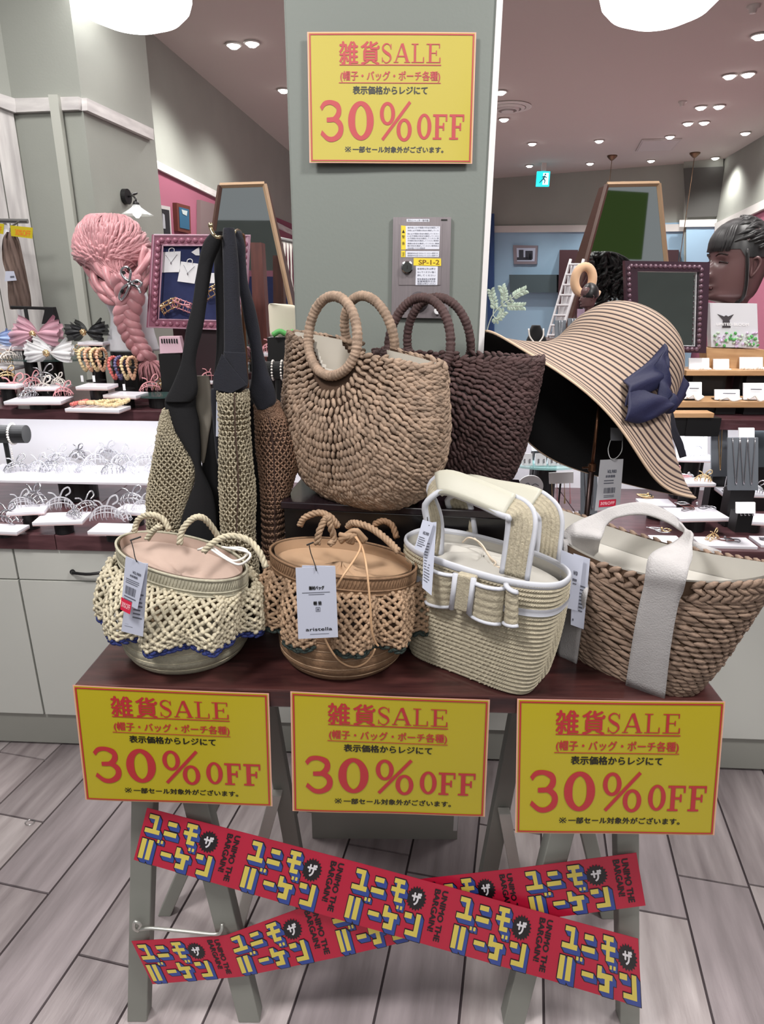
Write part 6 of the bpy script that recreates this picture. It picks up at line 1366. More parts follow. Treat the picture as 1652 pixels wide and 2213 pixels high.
# --- mannequin heads
def head(name,label,C,H,yaw,skin,hairm,kind,xs=.84):
    t=thing(name,label,'mannequin head',tuple(C)); cy_,sy_=math.cos(yaw),math.sin(yaw)
    # rows: z, front, back, half width (fractions of head height), front faces local -x ; z from chin 0 to crown 1
    R_=[(-.42,.16,.34,.22),(-.30,.10,.26,.17),(-.16,.09,.24,.165),(-.06,.14,.26,.18),(.0,.34,.28,.20),(.05,.40,.32,.26),(.12,.39,.36,.29),(.20,.40,.39,.31),(.30,.40,.42,.33),(.42,.40,.45,.345),(.52,.395,.47,.355),(.62,.415,.48,.36),(.74,.40,.47,.35),(.86,.31,.40,.30),(.95,.17,.26,.19),(1.0,.02,.04,.03)]
    A=cr(R_,90); nu=72; th=np.linspace(0,2*math.pi,nu,endpoint=False); G=[]
    for z,f,b,w_ in A:
        row=[]
        for a in th:
            c,s=math.cos(a),math.sin(a); x=-(f if c>0 else b)*abs(c)**.95*(1 if c>0 else -1); y=w_*s
            if c>0:
                g=math.exp(-(s/.16)**2)
                x-= .135*g*math.exp(-((z-.30)/.055)**2)*1.0 + .07*g*math.exp(-((z-.40)/.07)**2)   # nose
                x-= .045*math.exp(-(s/.26)**2)*(math.exp(-((z-.165)/.022)**2)+.9*math.exp(-((z-.115)/.022)**2)) # lips
                x-= .035*math.exp(-(s/.35)**2)*math.exp(-((z-.02)/.04)**2)
                for sg in(-1,1): x+= .045*math.exp(-((s-sg*.42)/.16)**2)*math.exp(-((z-.46)/.045)**2); x-=.018*math.exp(-((s-sg*.42)/.10)**2)*math.exp(-((z-.455)/.022)**2); x-=.022*math.exp(-((s-sg*.42)/.25)**2)*math.exp(-((z-.54)/.025)**2)
            row.append((x,y,z))
        G.append(row)
    G=np.array(G)*H; G[:,:,0]*=xs; X=G[:,:,0]*cy_-G[:,:,1]*sy_; Y=G[:,:,0]*sy_+G[:,:,1]*cy_; G=np.stack([X,Y,G[:,:,2]],-1)+C
    mb=MB(); capbody(mb,G); obj('face_and_neck',mb,skin,t,smooth=True)
    def L(x,y,z):
        x=x*xs; return C+np.array([x*cy_-y*sy_,x*sy_+y*cy_,z])*H if True else 0
    for sg in(-1,1):
        eb=MB(); eb.tube(cr([L(-.345,sg*.09,.455),L(-.365,sg*.14,.475),L(-.335,sg*.20,.465),L(-.30,sg*.235,.455)],12),.010*H,6); obj('eye_line',eb,mat('dark_makeup',(40,26,26),.4),t,smooth=True)
        eb=MB(); eb.tube(cr([L(-.40,sg*.07,.545),L(-.395,sg*.15,.575),L(-.33,sg*.24,.555)],12),.009*H,6); obj('eyebrow',eb,mat('dark_makeup',(40,26,26),.4),t,smooth=True)
        er=MB(); er.tube(cr([L(.0,sg*.345,.50),L(.05,sg*.385,.52),L(.10,sg*.39,.46),L(.07,sg*.375,.36),L(.02,sg*.345,.30),L(.01,sg*.34,.40)],20),.018*H,7,closed=True); obj('ear',er,skin,t,smooth=True)
    lp=MB(); lp.tube(cr([L(-.395,-.09,.14),L(-.445,-.03,.152),L(-.445,.03,.152),L(-.395,.09,.14)],12),.014*H,7,flat=1.2); obj('lips',lp,mat('dark_lips',(70,34,36),.3),t,smooth=True)
    return t,L
M_skin=mat('dark_mannequin_skin',(104,76,76),.35,coat=.2); M_bhair=mat('black_synthetic_hair',(18,16,18),.4,sheen=.2)
YB=2.27; hz=UY(1585,600,YB)
H_=.245
C_=UY(1579,648,YB)
mh,L=head('mannequin_head','dark-skinned mannequin head in profile with black bangs and a curly ponytail','',0,0,None,None,0) if False else head('mannequin_head','dark-skinned mannequin head in profile with black bangs and a curly ponytail',C_,H_,math.radians(4),M_skin,M_bhair,0)
random.seed(9); hb=MB()
for i in range(230): # swept-back cap hair and bangs
    a=random.uniform(-math.pi,math.pi); e=random.uniform(.15,1.5)
    def sk(a,e,k): 
        x=-(.42 if math.cos(a)>0 else .48)*math.cos(a)*math.cos(e)*k; y=.38*math.sin(a)*math.cos(e)*k; return L(x,y,.56+.43*math.sin(e)*k)
    if abs(a)<.75: # bangs fall from crown to brow
        P=[sk(a,1.45,1.02),sk(a,.9,1.05),sk(a,.45,1.06),L(-.44*math.cos(a),.37*math.sin(a),.60)]
    else:
        P=[sk(a*.9,e,1.03),sk(a+(.5 if a>0 else -.5),e*.9+.2,1.06),L(.46,.05*math.sin(a*3),.80),L(.50,0,.84)]
    hb.tube(cr(P,10),[.010*H_+.02*H_*math.sin(math.pi*min(.98,j/9+.05)) for j in range(10)],5)
hb.grid(np.array([[L(-(.425 if math.cos(a)>0 else .50)*math.cos(a)*math.cos(e)**.8,.385*math.sin(a)*math.cos(e)**.75,(.60 if math.cos(a)>.4 else .50)+(.42 if math.cos(a)>.4 else .52)*math.sin(e)) for a in np.linspace(0,2*math.pi,30,endpoint=False)] for e in np.linspace(.05,1.55,14)]),cu=True)
obj('bangs_and_cap_hair',hb,M_bhair,mh,smooth=True)
cl=MB()
for i in range(95):
    p0=L(.48,random.uniform(-.08,.08),.86); n_=14; ph=random.uniform(0,6); rad=random.uniform(.02,.05)*H_*2; ex=random.uniform(.1,.75); dz=random.uniform(.35,1.15)
    P=[p0+np.array([H_*(ex*1.25*min(1,k/5)),0,0])+np.array([rad*math.cos(ph+k*1.1),rad*math.sin(ph+k*1.1)+random.uniform(-.15,.15)*H_*k/13,.10*H_*math.sin(min(3.14,k*.6))-H_*dz*max(0,(k-2)/12)]) for k in range(n_)]
    cl.tube(cr(P,34),.0075,5)
obj('curly_ponytail',cl,M_bhair,mh,smooth=True)
sd=MB(); sd.tube(cr([L(-.13,-.36,.62),L(-.08,-.37,.40),L(-.02,-.33,.15),L(.0,-.25,.0),L(-.06,-.12,-.04)],16),.012*H_*1.6,6,flat=1.4); obj('chin_strand',sd,M_bhair,mh,smooth=True)
bz=C_[2]-.42*H_; obj('neck_block',MB().lathe([(.055,ZS-bz+.001),(.055,-.001)],(C_[0]+.01,C_[1],bz),24),mat('dark_skin_base',(80,54,52),.5),mh)
C2=UY(1270,664,2.35); sh,L2=head('mannequin_head','tiny dark mannequin head with black bun hair left of the plum mirror',C2,.075,math.radians(8),M_skin,M_bhair,0)
hb=MB(); capbody(hb,np.array([[L2(-(.40 if math.cos(a)>0 else .50)*math.cos(a)*math.cos(e)*1.05+.03,.40*math.sin(a)*math.cos(e),.55+.52*math.sin(e)) for a in np.linspace(0,2*math.pi,24,endpoint=False)] for e in np.linspace(-.25,1.5,12)])); obj('short_black_hair',hb,M_bhair,sh,smooth=True)
bz=C2[2]-.42*.075; obj('neck_block',MB().lathe([(.02,ZS-bz+.001),(.02,-.001)],(C2[0],C2[1],bz),16),M_black,sh)
# --- peach plush ring behind
pr=thing('plush_ring','peach coloured stuffed ring shape behind the tiny mannequin head','plush ring',tuple(UY(1268,640,2.5)))
c=UY(1262,605,2.5); an=np.linspace(0,2*math.pi,28,endpoint=False); obj('ring_body',MB().tube([c+np.array([.032*math.cos(a),0,.045*math.sin(a)]) for a in an],.016,10,closed=True),mat('peach_plush',(226,186,150),.9,sheen=.3),pr,smooth=True)
obj('side_wing',MB().tube(cr([UY(1262,648,2.47),UY(1282,640,2.46),UY(1298,630,2.47)],10),[.006,.012,.014,.016,.016,.016,.014,.012,.009,.004],10),mat('peach_plush',(226,186,150),.9),pr,smooth=True); obj('post',MB().tube([c-np.array([0,0,.05]),np.array([c[0],c[1],0.002])],.008,8),M_black,pr)
obj('pink_card',MB().slab([UY(x,y,2.44) for x,y in((1250,668),(1268,668),(1266,730),(1248,730))],(0,.01,0)),mat('lilac_card',(206,178,204),.6),pr)
# --- silvery branch in a vase
pt=thing('eucalyptus_branch','pale silvery leaf branch sticking out beside the pillar','plant',tuple(UY(1056,760,2.05)))
stm=MB(); lv=[]; YBp=2.05
st=lambda P,r:stm.tube(cr([UY(x,y,YBp+d) for x,y,d in P],14),r,5)
brs=[[(1048,760,0),(1054,712,0),(1066,680,0),(1085,660,0),(1102,648,0)],[(1066,680,0),(1068,655,.01),(1062,630,.01)],[(1085,660,0),(1090,640,0),(1086,622,0)],[(1102,648,0),(1118,636,0),(1134,628,0)],[(1085,662,0),(1108,662,.01),(1130,662,.01)],[(1066,680,0),(1074,690,-.01),(1088,676,-.01)]]
for b_ in brs: st(b_,.0016)
obj('stem',stm,mat('pale_stem',(196,206,192),.6),pt,smooth=True)
M_leaf=mat('silver_green_leaf',(196,214,196),.5,var=.08,vscale=30); random.seed(2)
for b_ in brs:
    P=cr([UY(x,y,YBp+d) for x,y,d in b_],9)
    for k in range(2 if b_ is not brs[0] else 5,9):
        for s_ in(-1,1):
            p=P[k]; a=math.atan2(P[k][2]-P[k-1][2],P[k][0]-P[k-1][0])+s_*.9; d=np.array([math.cos(a),random.uniform(-.3,.3),math.sin(a)])*.016; nrm=np.cross(d,[0,1,0]);nrm/=np.linalg.norm(nrm); w_=nrm*.0042
            V=[p,p+d*.35+w_,p+d*.7+w_*.9,p+d,p+d*.7-w_*.9,p+d*.35-w_,p+d*.5+np.array([0,-.0015,0])]
            obj('leaf',MB().add(V,[(0,6,1),(1,6,2),(2,6,3),(3,6,4),(4,6,5),(5,6,0)]),M_leaf,pt)
p=UY(1048,762,2.05); obj('bottle_vase',MB().lathe([(.020,ZS-p[2]+.001),(.024,ZS-p[2]+.03),(.022,-.03),(.009,.0),(.009,.01)],p,20),M_clear,pt,smooth=True)
# --- framed picture & recess on blue wall
def onB(x,y,off=.006): a=(BW0[0]+nB[0]*off,BW0[1]+nB[1]*off); return UPL(x,y,a,(a[0]+dB[0],a[1]+dB[1]))
pf=thing('picture_frame','framed dark photograph hanging on the blue back wall','picture',tuple(onB(1137,571)))
obj('frame',MB().slab([onB(*p) for p in((1111,530),(1164,531),(1162,571),(1113,571))],nB*.03),mat('grey_wood_frame',(130,122,130),.5),pf); obj('picture',MB().slab([onB(x,y,.038) for x,y in((1117,536),(1158,536),(1156,565),(1118,565))],nB*.002),mat('photo_pale',(176,186,206),.5),pf)
mb=MB()
for x,y,w_,h_ in((1122,540,10,16),(1136,542,16,18),(1118,556,30,6),(1144,548,6,14)): mb.slab([onB(a,b,.041) for a,b in((x,y),(x+w_,y),(x+w_,y+h_),(x,y+h_))],nB*.001)
obj('dark_shapes',mb,mat('photo_dark',(52,56,66),.5),pf)
o=obj('wall_recess_shelf',MB().slab([onB(*p,.01) for p in((1108,594),(1210,594),(1210,632),(1110,632))],nB*.12),mat('slate_box',(66,82,88),.7)); tag(o,'dark slate box shelf mounted on the blue wall','wall shelf')
o=obj('blue_door_edge',MB().slab([onB(*p,.10) for p in((1058,462),(1069,462),(1069,720),(1056,720))],nB*.04),mat('deep_blue_paint',(44,72,120),.6)); tag(o,'narrow deep blue board on the wall right beside the pillar','wall board')
o=obj('plum_wardrobe',MB().prism([onB(x,760,.35)*np.array([1,1,0])+0 for x in(1210,1250)]+[onB(x,760,.02)*np.array([1,1,0]) for x in(1250,1210)],[onB(x,540,.35) for x in(1210,1250)]+[onB(x,540,.02) for x in(1250,1210)]),mat('dark_plum_wood',(54,30,36),.5)); tag(o,'dark plum wooden cabinet standing left of the right mirror stand','cabinet')
o=obj('plum_wardrobe',MB().prism([onB(x,760,.35)*np.array([1,1,0]) for x in(1440,1468)]+[onB(x,760,.02)*np.array([1,1,0]) for x in(1468,1440)],[onB(x,540,.35) for x in(1440,1468)]+[onB(x,540,.02) for x in(1468,1440)]),mat('dark_plum_wood',(54,30,36),.5)); tag(o,'dark plum wooden cabinet edge right of the right mirror stand','cabinet')
# --- necklace bust and small stands behind hat brim
def cardstand(name,label,x0,y0,x1,y1,b,m,zs,chains=1,cm=None,cat='necklace stand',gold=None):
    Y=CP((x0+x1)/2,y1,b)[1]; q=[UY(x0,y0,Y+.02),UY(x1,y0,Y+.02),UY(x1,y1,Y),UY(x0,y1,Y)]; t=thing(name,label,cat,tuple((q[2]+q[3])/2))
    obj('board',MB().slab(q,(0,.006,0)),m,t,bevel=.001); TL,TR,BR,BL=q
    f=lambda x,y: TL*(1-x)*(1-y)+TR*x*(1-y)+BR*x*y+BL*(1-x)*y+np.array([0,-.004,0])
    for k in range(chains):
        cx_=(k+1)/(chains+1); mb=MB(); mb.tube(cr([f(cx_-.12,.0),f(cx_-.06,.5),f(cx_,.88),f(cx_+.06,.5),f(cx_+.12,.0)],20),.0013,5); obj('chain',mb,cm or M_sil,t,smooth=True)
    zb=q[2][2]; 
    if zb-zs>.006: obj('riser_block',MB().box(((q[2][0]+q[3][0])/2,Y+.02,(zb+zs)/2),(abs(q[2][0]-q[3][0])*.8,.04,zb-zs-.001)),M_black,t)
    return t,f
nb=thing('necklace_bust','small black velvet bust with a pearl strand left of the hat brim','necklace bust',tuple(UY(1160,735,2.4)))
mb=MB(); G=rowbody([(703,1150,1168),(712,1146,1172),(722,1144,1176),(735,1138,1182),(752,1134,1186)],2.4,.02,16,20); capbody(mb,G); obj('velvet_body',mb,M_velv,nb,smooth=True)
obj('pearl_strand',MB().tube(cr([UY(1143,710,2.37),UY(1146,728,2.365),UY(1160,742,2.36),UY(1174,728,2.365),UY(1175,710,2.37)],20),.0028,6),M_pearl,nb,smooth=True); p=UY(1160,752,2.4); obj('riser_block',MB().box((p[0],p[1],(p[2]+ZS)/2),(.05,.04,p[2]-ZS-.001)),M_black,nb)
cardstand('earring_stand','grey card with a V chain behind the hat, nearer the ladder rack',1200,692,1224,745,.62,M_greyb,ZS)
cardstand('earring_stand','grey card with a V chain behind the hat, nearer the plum mirror',1228,688,1252,745,.60,M_greyb,ZS)
# --- wooden step shelves at the right
M_oak=mat('light_oak_board',(206,166,124),.5,col2=(180,138,98),vscale=8,stretch=(1,8,8),detail=5)
def oakshelf(x0,x1,yt,yb,b,d,label,zs):
    Y0=CP(x0,yt,b);P1=CP(x1,yt,b);P2=CP(x0,yb,b); th=abs(Y0[2]-P2[2]); t=thing('oak_shelf',label,'shelf',tuple(P2))
    n=np.array([CN[0],CN[1],0])*d; obj('board',MB().slab([Y0,P1,P1-np.array([0,0,th]),Y0-np.array([0,0,th])],n),M_oak,t,bevel=.001)
    h=P2[2]-zs; 
    if h>.01: 
        for f in(.25,.8): c=P2+(P1-Y0)*f+n*.5; obj('riser_block',MB().box((c[0],c[1],(P2[2]+zs)/2),(.10,d*.6,h-.002)),M_black,t)
    return t
oakshelf(1485,1700,801,812,.46,.11,'upper light oak step shelf right of the hat',ZS); oakshelf(1462,1700,868,881,.33,.11,'lower light oak step shelf right of the hat',ZS)
o=oakshelf(1455,1545,893,903,.24,.05,'short oak strip beneath the step shelves',ZS-.05)
bx=thing('oak_block','pale oak block under the white flower card box','display block',tuple(CP(1590,790,.55))); q=[CP(x,y,.53) for x,y in((1527,752),(1655,756),(1655,800),(1530,798))]; obj('block_body',MB().slab(q,np.array([CN[0],CN[1],0])*.06),M_oak,bx,bevel=.001)
fc=thing('flower_card_box','white card box with a dark figure silhouette and a row of flowers','card box',tuple(CP(1588,753,.54)))
FB=[CP(x,y,.535) for x,y in((1535,655),(1637,656),(1640,752),(1538,750))]; obj('box_body',MB().slab(FB,np.array([CN[0],CN[1],0])*.03),mat('white_box_card',(226,226,232),.5),fc)
ff=lambda x,y,l=.002: FB[0]*(1-x)*(1-y)+FB[1]*x*(1-y)+FB[2]*x*y+FB[3]*(1-x)*y-np.array([CN[0],CN[1],0])*l
def fcw(V,l): 
    x=V[:,:1];y=1-V[:,1:2]; return FB[0]*(1-x)*(1-y)+FB[1]*x*(1-y)+FB[2]*x*y+FB[3]*(1-x)*y-np.array([CN[0],CN[1],0])*l
warp_obj('figure_print',[ell(.33,.66,.05,.07,.05,.05,16),(np.array([(.14,.76),(.3,.70),(.36,.70),(.50,.76),(.40,.62),(.42,.45),(.24,.45),(.26,.62)]),[(0,1,7),(1,2,4,7),(2,3,4),(7,4,5,6)])],fcw,mat('figure_grey',(74,70,74),.5),fc,.002)
warp_obj('lettering',[(V,Fc) for V,Fc,_ in text2d('LIMITED BLOOM',.12,.80,.50,.56,.003)],fcw,mat('pale_lettering',(250,250,252),.5,emit=0),fc,.003)
random.seed(1); fm=[MB(),MB(),MB()]
for i in range(60): p=ff(random.uniform(.05,.98),random.uniform(.66,.98),.006); capsules(fm[i%3],p[None],np.random.randn(1,3),np.array([[0,-1.,0]]),.006,.0045,.003)
for m_,c_,nm in zip(fm,((206,186,214),(190,206,188),(92,170,96)),('lilac_flowers','pale_leaves','green_leaves')): obj(nm,m_,mat(nm,c_,.7),fc,smooth=True)
for i,(x,y,w_,lb) in enumerate([(1512,790,44,'white beaded clip card at the left end of the upper oak shelf'),(1560,792,34,'white folded clip card in the middle of the upper oak shelf'),(1625,788,50,'white clip card at the right end of the upper oak shelf')]):
    b=.50; t,f=cardstand('clip_card',lb,x-w_/2,y-16,x+w_/2,y+10,b,M_cardw,ZS,0,cat='clip card')
    mb=MB(); 
    for k in range(10): capsules(mb,f(.05+.1*k,.9)[None]+np.array([0,-.006,.0]),np.random.randn(1,3),np.array([[0,0,1.]]),.007,.006,.005)
    obj('bead_clip',mb,M_pearl,t,smooth=True)
for i,(x0,y0,x1,y1,lb) in enumerate([(1478,826,1518,862,'white clip card at the left end of the lower oak shelf'),(1546,842,1600,864,'white ribbon clip card in the middle of the lower oak shelf'),(1608,828,1655,864,'white clip card at the right end of the lower oak shelf')]):
    t,f=cardstand('clip_card',lb,x0,y0,x1,y1,.35,M_cardw,ZS,0,cat='clip card'); 
    mb=MB(); mb.tube(cr([f(.1,.9),f(.4,.7),f(.6,1.0),f(.95,.8)],14)+np.array([0,-.01,0]),.006,7,flat=.5); obj('ribbon_clip',mb,M_pearl,t,smooth=True); obj('print_line',MB().tube([f(.3,.35),f(.8,.36)],.0012,4),M_tagk,t)
# --- right niche: boards, trays, earrings
cardstand('chain_board','tall grey board with one tassel necklace in the right niche',1538,918,1574,1030,.30,M_greyb,ZC,1,M_gold)
cardstand('chain_board','tall grey board with two silver tassel necklaces in the right niche',1574,946,1640,1060,.18,M_greyb,ZC,3)
cardstand('chain_board','dark grey board with a zigzag chain at the right picture edge',1628,898,1690,1010,.34,mat('dark_slate_board',(64,70,76),.8),ZC,1)
cardstand('chain_board','narrow grey board with a silver chain beside the hat stand pole',1256,1008,1292,1112,.12,M_greyb,ZC,2)
cardstand('white_board','bright white board behind the oak strip in the right niche',1462,925,1530,995,.45,M_cardw,ZC,0,cat='display board')  # plain white card board
cardstand('card','white square card topped by the two silver tassels',1598,925,1632,956,.22,M_cardw,ZC,0,cat='card')
t,f=cardstand('necklace_bust','white bust with a gold flower brooch under the hat brim',1150,905,1200,975,.35,M_cardw,ZC,0,cat='necklace bust'); 
mb=MB(); c=f(.5,.35)
for k in range(10): a=k*.63; mb.tube(cr([c,c+np.array([.012*math.cos(a),-.003,.012*math.sin(a)]),c+np.array([.016*math.cos(a+.4),-.002,.016*math.sin(a+.4)])],6),.0025,5)
obj('gold_brooch',mb,M_gold,t,smooth=True)
P_=disc_plate(1180,1000,.90,.115,.07,'teal-edged glass plate with earring cards under the hat',ZC,M_glass)
for k,x in enumerate((1138,1168,1196,1222)):
    q=UZ(x,1004,.9005); t=thing('earring_card','%s small white earring card from the left on the teal glass plate'%ORD[k],'earring card',(q[0],q[1],.9005)); obj('folded_card',MB().prism([(-.017,-.012,0),(.017,-.012,0),(.017,.012,0),(-.017,.012,0)],[(-.017,.004,.034),(.017,.004,.034),(.017,.006,.034),(-.017,.006,.034)]),M_cardw,t,local=True)
    for s_ in(-1,1): obj('earring_drop',MB().tube([(s_*.008,-.008,.020),(s_*.008,-.013,.008)],.0022,6),M_sil,t,local=True)
pq=UY(1147,1066,1.83); pl_=thing('round_plaque','round white plaque with grey script under the hat','plaque',tuple(pq)); A_=np.linspace(0,2*math.pi,36,endpoint=False); c=UY(1147,1052,1.84)
obj('plaque_disc',MB().prism([c+np.array([.038*math.cos(a),0,.034*math.sin(a)]) for a in A_],[c+np.array([.038*math.cos(a),.006,.034*math.sin(a)]) for a in A_]),M_cardw,pl_)
obj('script_line',MB().tube(cr([c+np.array([-.022,-.002,.004]),c+np.array([-.008,-.002,.012]),c+np.array([0,-.002,.002]),c+np.array([.012,-.002,.010]),c+np.array([.024,-.002,.004])],16),.0012,5),M_tagk,pl_); obj('stand_foot',MB().box((c[0],c[1]+.01,(c[2]-.033+ZC)/2),(.03,.03,c[2]-.033-ZC)),M_black,pl_)
for k,x in enumerate((1198,1228)):
    t,f=cardstand('earring_holder','%s card with long gold and red drop earrings, below the teal plate'%('left' if k==0 else 'right'),x-14,1022,x+14,1046,.10,M_cardw,.0,0,cat='earring card') if False else (None,None)
eh=thing('earring_holder','white header card with long dangling earrings beside the hat stand pole','earring stand',tuple(CP(1212,1120,.10)*np.array([1,1,0])+np.array([0,0,ZC])))
Ye=CP(1212,1100,.10)[1]; obj('header_card',MB().slab([UY(x,y,Ye) for x,y in((1187,1022),(1240,1020),(1240,1044),(1188,1046))],(0,.003,0)),M_cardw,eh)
c=UY(1212,1044,Ye+.006); obj('post',MB().tube([c,np.array([c[0],c[1],ZC+.004])],.0028,6),M_black,eh); obj('ring_foot',MB().tube([np.array([c[0]+.028*math.cos(a),c[1]+.02*math.sin(a),ZC+.003]) for a in A_],.002,5,closed=True),M_black,eh)
for k,x in enumerate((1193,1204,1220,1232)): obj('dangling_earring',MB().tube([UY(x,1044,Ye-.002),UY(x+1,1072,Ye-.002),UY(x+1,1088,Ye-.002)],[.0008,.0012,.003],6),[M_gold,M_rose][k%2],eh)
RT=[(1228,1112,.775,.09,.06,0,'white tray under the dangling earrings'),(1418,1085,.80,.10,.07,0,'white tray with a gold and black charm below the hat',),(1488,1038,.865,.14,.07,.05,'white tray with pink beads above the bracelets'),(1602,1060,.84,.13,.07,-.05,'white tray in front of the tall grey board'),(1505,1108,.80,.15,.10,.12,'white tray carrying a tangle of brown cord bracelets'),(1628,1118,.79,.10,.08,-.1,'white tray with a small earring card at the right edge'),(1566,1170,.757,.15,.07,.0,'flat white tray with two braided bracelets on the worktop front'),(1668,1168,.757,.09,.07,0,'flat white tray cut by the right picture edge'),(1440,1165,.757,.08,.06,0,'white tray behind the white canvas handle')]
for a in RT: ztray(*a,ZC)
def squiggle(name,label,cx_,cy_,z,n,cols,r=.0013,sp=.03,seed=0):
    q=UZ(cx_,cy_,z); t=thing(name,label,'bracelet',(q[0],q[1],z+.0005)); random.seed(seed)
    for k in range(n):
        ox,oy=random.uniform(-sp,sp),random.uniform(-sp*.5,sp*.5); rx_,ry_=random.uniform(.016,.028),random.uniform(.008,.018); ph=random.uniform(0,3)
        obj('cord_bracelet',MB().tube([(ox+rx_*math.cos(a)*math.cos(ph)-ry_*math.sin(a)*math.sin(ph),oy+(rx_*math.cos(a)*math.sin(ph)+ry_*math.sin(a)*math.cos(ph))*.6,.002+k*.0022+.001*math.sin(3*a)) for a in np.linspace(0,2*math.pi,24,endpoint=False)],r,5,closed=True),cols[k%len(cols)],t,local=True,smooth=True)
    obj('clasp_bead',MB().lathe([(.001,0),(.004,.003),(.004,.006),(.001,.009)],(0,0,n*.0022),10),cols[-1],t,local=True,smooth=True); return t
M_brc=mat('brown_cord',(110,62,58),.5); M_gyc=mat('grey_metal_cord',(120,116,122),.35,metal=.5)
squiggle('cord_bracelets','tangle of brown and grey cord bracelets on the angled white tray',1505,1100,.80,6,[M_brc,M_gyc,M_sil],.0014,.04,3)
squiggle('braided_bracelets','pair of braided bracelets on the flat front tray',1566,1168,.757,2,[M_brc,M_gyc],.0018,.022,5)
squiggle('chain_bracelet','fine chain bracelet on the tray at the right picture edge',1655,1168,.757,2,[M_gyc],.0014,.015,6)
squiggle('bead_bracelets','pink bead bracelets on the upper white niche tray',1488,1032,.865,4,[M_rose,M_pearl,M_sil],.0022,.035,8)
squiggle('gold_charm','gold and black charm on the tray below the hat',1400,1075,.80,3,[M_gold,M_black,M_gold],.003,.015,9)
squiggle('silver_earrings','silver earrings heap seen under the white canvas handle',1430,1150,.757,3,[M_sil,M_gold],.002,.025,10)
put('cl',UZ(1500,985,.90)*np.array([1,1,0])+np.array([0,0,.90]),.3,'clear hair claw beside the bright white board in the right niche'); ztray(1498,985,.8995,.13,.09,0,'white tray with a clear claw right of the bow tail',ZC)
t,f=cardstand('earring_card','white card with a row of tiny earrings on the right edge tray',1592,1086,1634,1110,.02,M_cardw,.79,0,cat='earring card'); mb=MB()
for k in range(4): mb.tube(cr([f(.2+.2*k,.95),f(.2+.2*k,1.15),f(.27+.2*k,1.1)],6),.001,5)
obj('hook_earring',mb,M_gyc,t)
# ================================================================= LEFT WALL THINGS
def onW(x,y,p0,p1,off=.0):
    d=np.array([p1[0]-p0[0],p1[1]-p0[1]]);d/=np.linalg.norm(d);n=np.array([d[1],-d[0]]); 
    if n@(-np.array(p0))<0:n=-n
    a=np.array(p0)+n*off; return UPL(x,y,a,a+d),np.array([n[0],n[1],0])
def picture(px,label,fm_,pm,p0,p1,inner=.14,shapes=()):
    q=[onW(x,y,p0,p1,.03)[0] for x,y in px]; n=onW(0,0,p0,p1)[1]; t=thing('picture_frame',label,'picture',tuple(q[3]))
    obj('frame',MB().slab(q,-n*.026),fm_,t); c=sum(q)/4; qi=[c+(p-c)*(1-inner*1.3)+n*.001 for p in q]; obj('picture',MB().slab(qi,n*.002),pm,t)
    for s_,mm in shapes:
        V=[qi[0]*(1-x)*(1-y)+qi[1]*x*(1-y)+qi[2]*x*y+qi[3]*(1-x)*y+n*.003 for x,y in s_]; obj('picture_shape',MB().slab(V,n*.001),mm,t)
M_dkp=mat('photo_black',(26,26,30),.5); M_pp=mat('photo_grey',(150,152,158),.5)
picture([(331,440),(368,447),(372,520),(336,520)],'grey-framed black and white photo on the pink wall',mat('silver_grey_frame',(170,166,166),.5),M_dkp,LW0,LW1,.16,[([(.45,.15),(.6,.2),(.62,.7),(.42,.7)],M_pp)])
picture([(382,438),(411,446),(413,505),(385,499)],'brown-framed blue picture on the pink wall',mat('red_brown_frame',(92,48,40),.4),mat('photo_blue',(40,84,112),.5),LW0,LW1,.2,[([(.2,.1),(.8,.1),(.7,.35),(.3,.3)],mat('photo_sky',(170,180,180),.5))])
picture([(308,502),(330,506),(332,560),(310,552)],'dark-framed picture half hidden by the wig',M_black,mat('photo_sky2',(130,170,196),.5),LW0,LW1,.25)
o=strip_on('wall_door_panel',LW0,LW1,424,470,432,446,620,620,mat('taupe_door',(108,92,92),.7),.03); tag(o,'taupe door panel on the pink wall left of the mirror','door panel')
# wall lamp
wlp=thing('wall_lamp','black gooseneck wall lamp with a glass shade on the left column','wall lamp',tuple(onW(268,425,B0,B1)[0]))
c,n=onW(268,425,B0,B1); A_=np.linspace(0,2*math.pi,24,endpoint=False); zv=np.array([0,0,1.]); hv=np.cross(n,zv)
obj('wall_plate',MB().prism([c+.03*(math.cos(a)*hv+math.sin(a)*zv) for a in A_],[c+n*.02+.03*(math.cos(a)*hv+math.sin(a)*zv) for a in A_]),M_black,wlp)
e_=UY(294,440,c[1]-.16); obj('gooseneck',MB().tube(cr([c+n*.02,c+n*.06+zv*.012,(c+n*.02+e_)/2+zv*.02,e_+zv*.02,e_],18),.004,7),M_black,wlp,smooth=True)
obj('shade',MB().lathe([(.010,.0),(.018,-.014),(.030,-.022),(.060,-.040),(.062,-.042)],e_,28,cap=False),mat('ribbed_glass_shade',(226,230,230),.2,alpha=.6),wlp,smooth=True); obj('socket',MB().lathe([(.008,.010),(.013,.0),(.012,-.012)],e_,14),M_black,wlp,smooth=True)
obj('bulb',MB().lathe([(.004,-.012),(.016,-.030),(.016,-.040),(.006,-.052),(.001,-.053)],e_,16),mat('lit_bulb',(255,250,240),.4,emit=12),wlp,smooth=True)
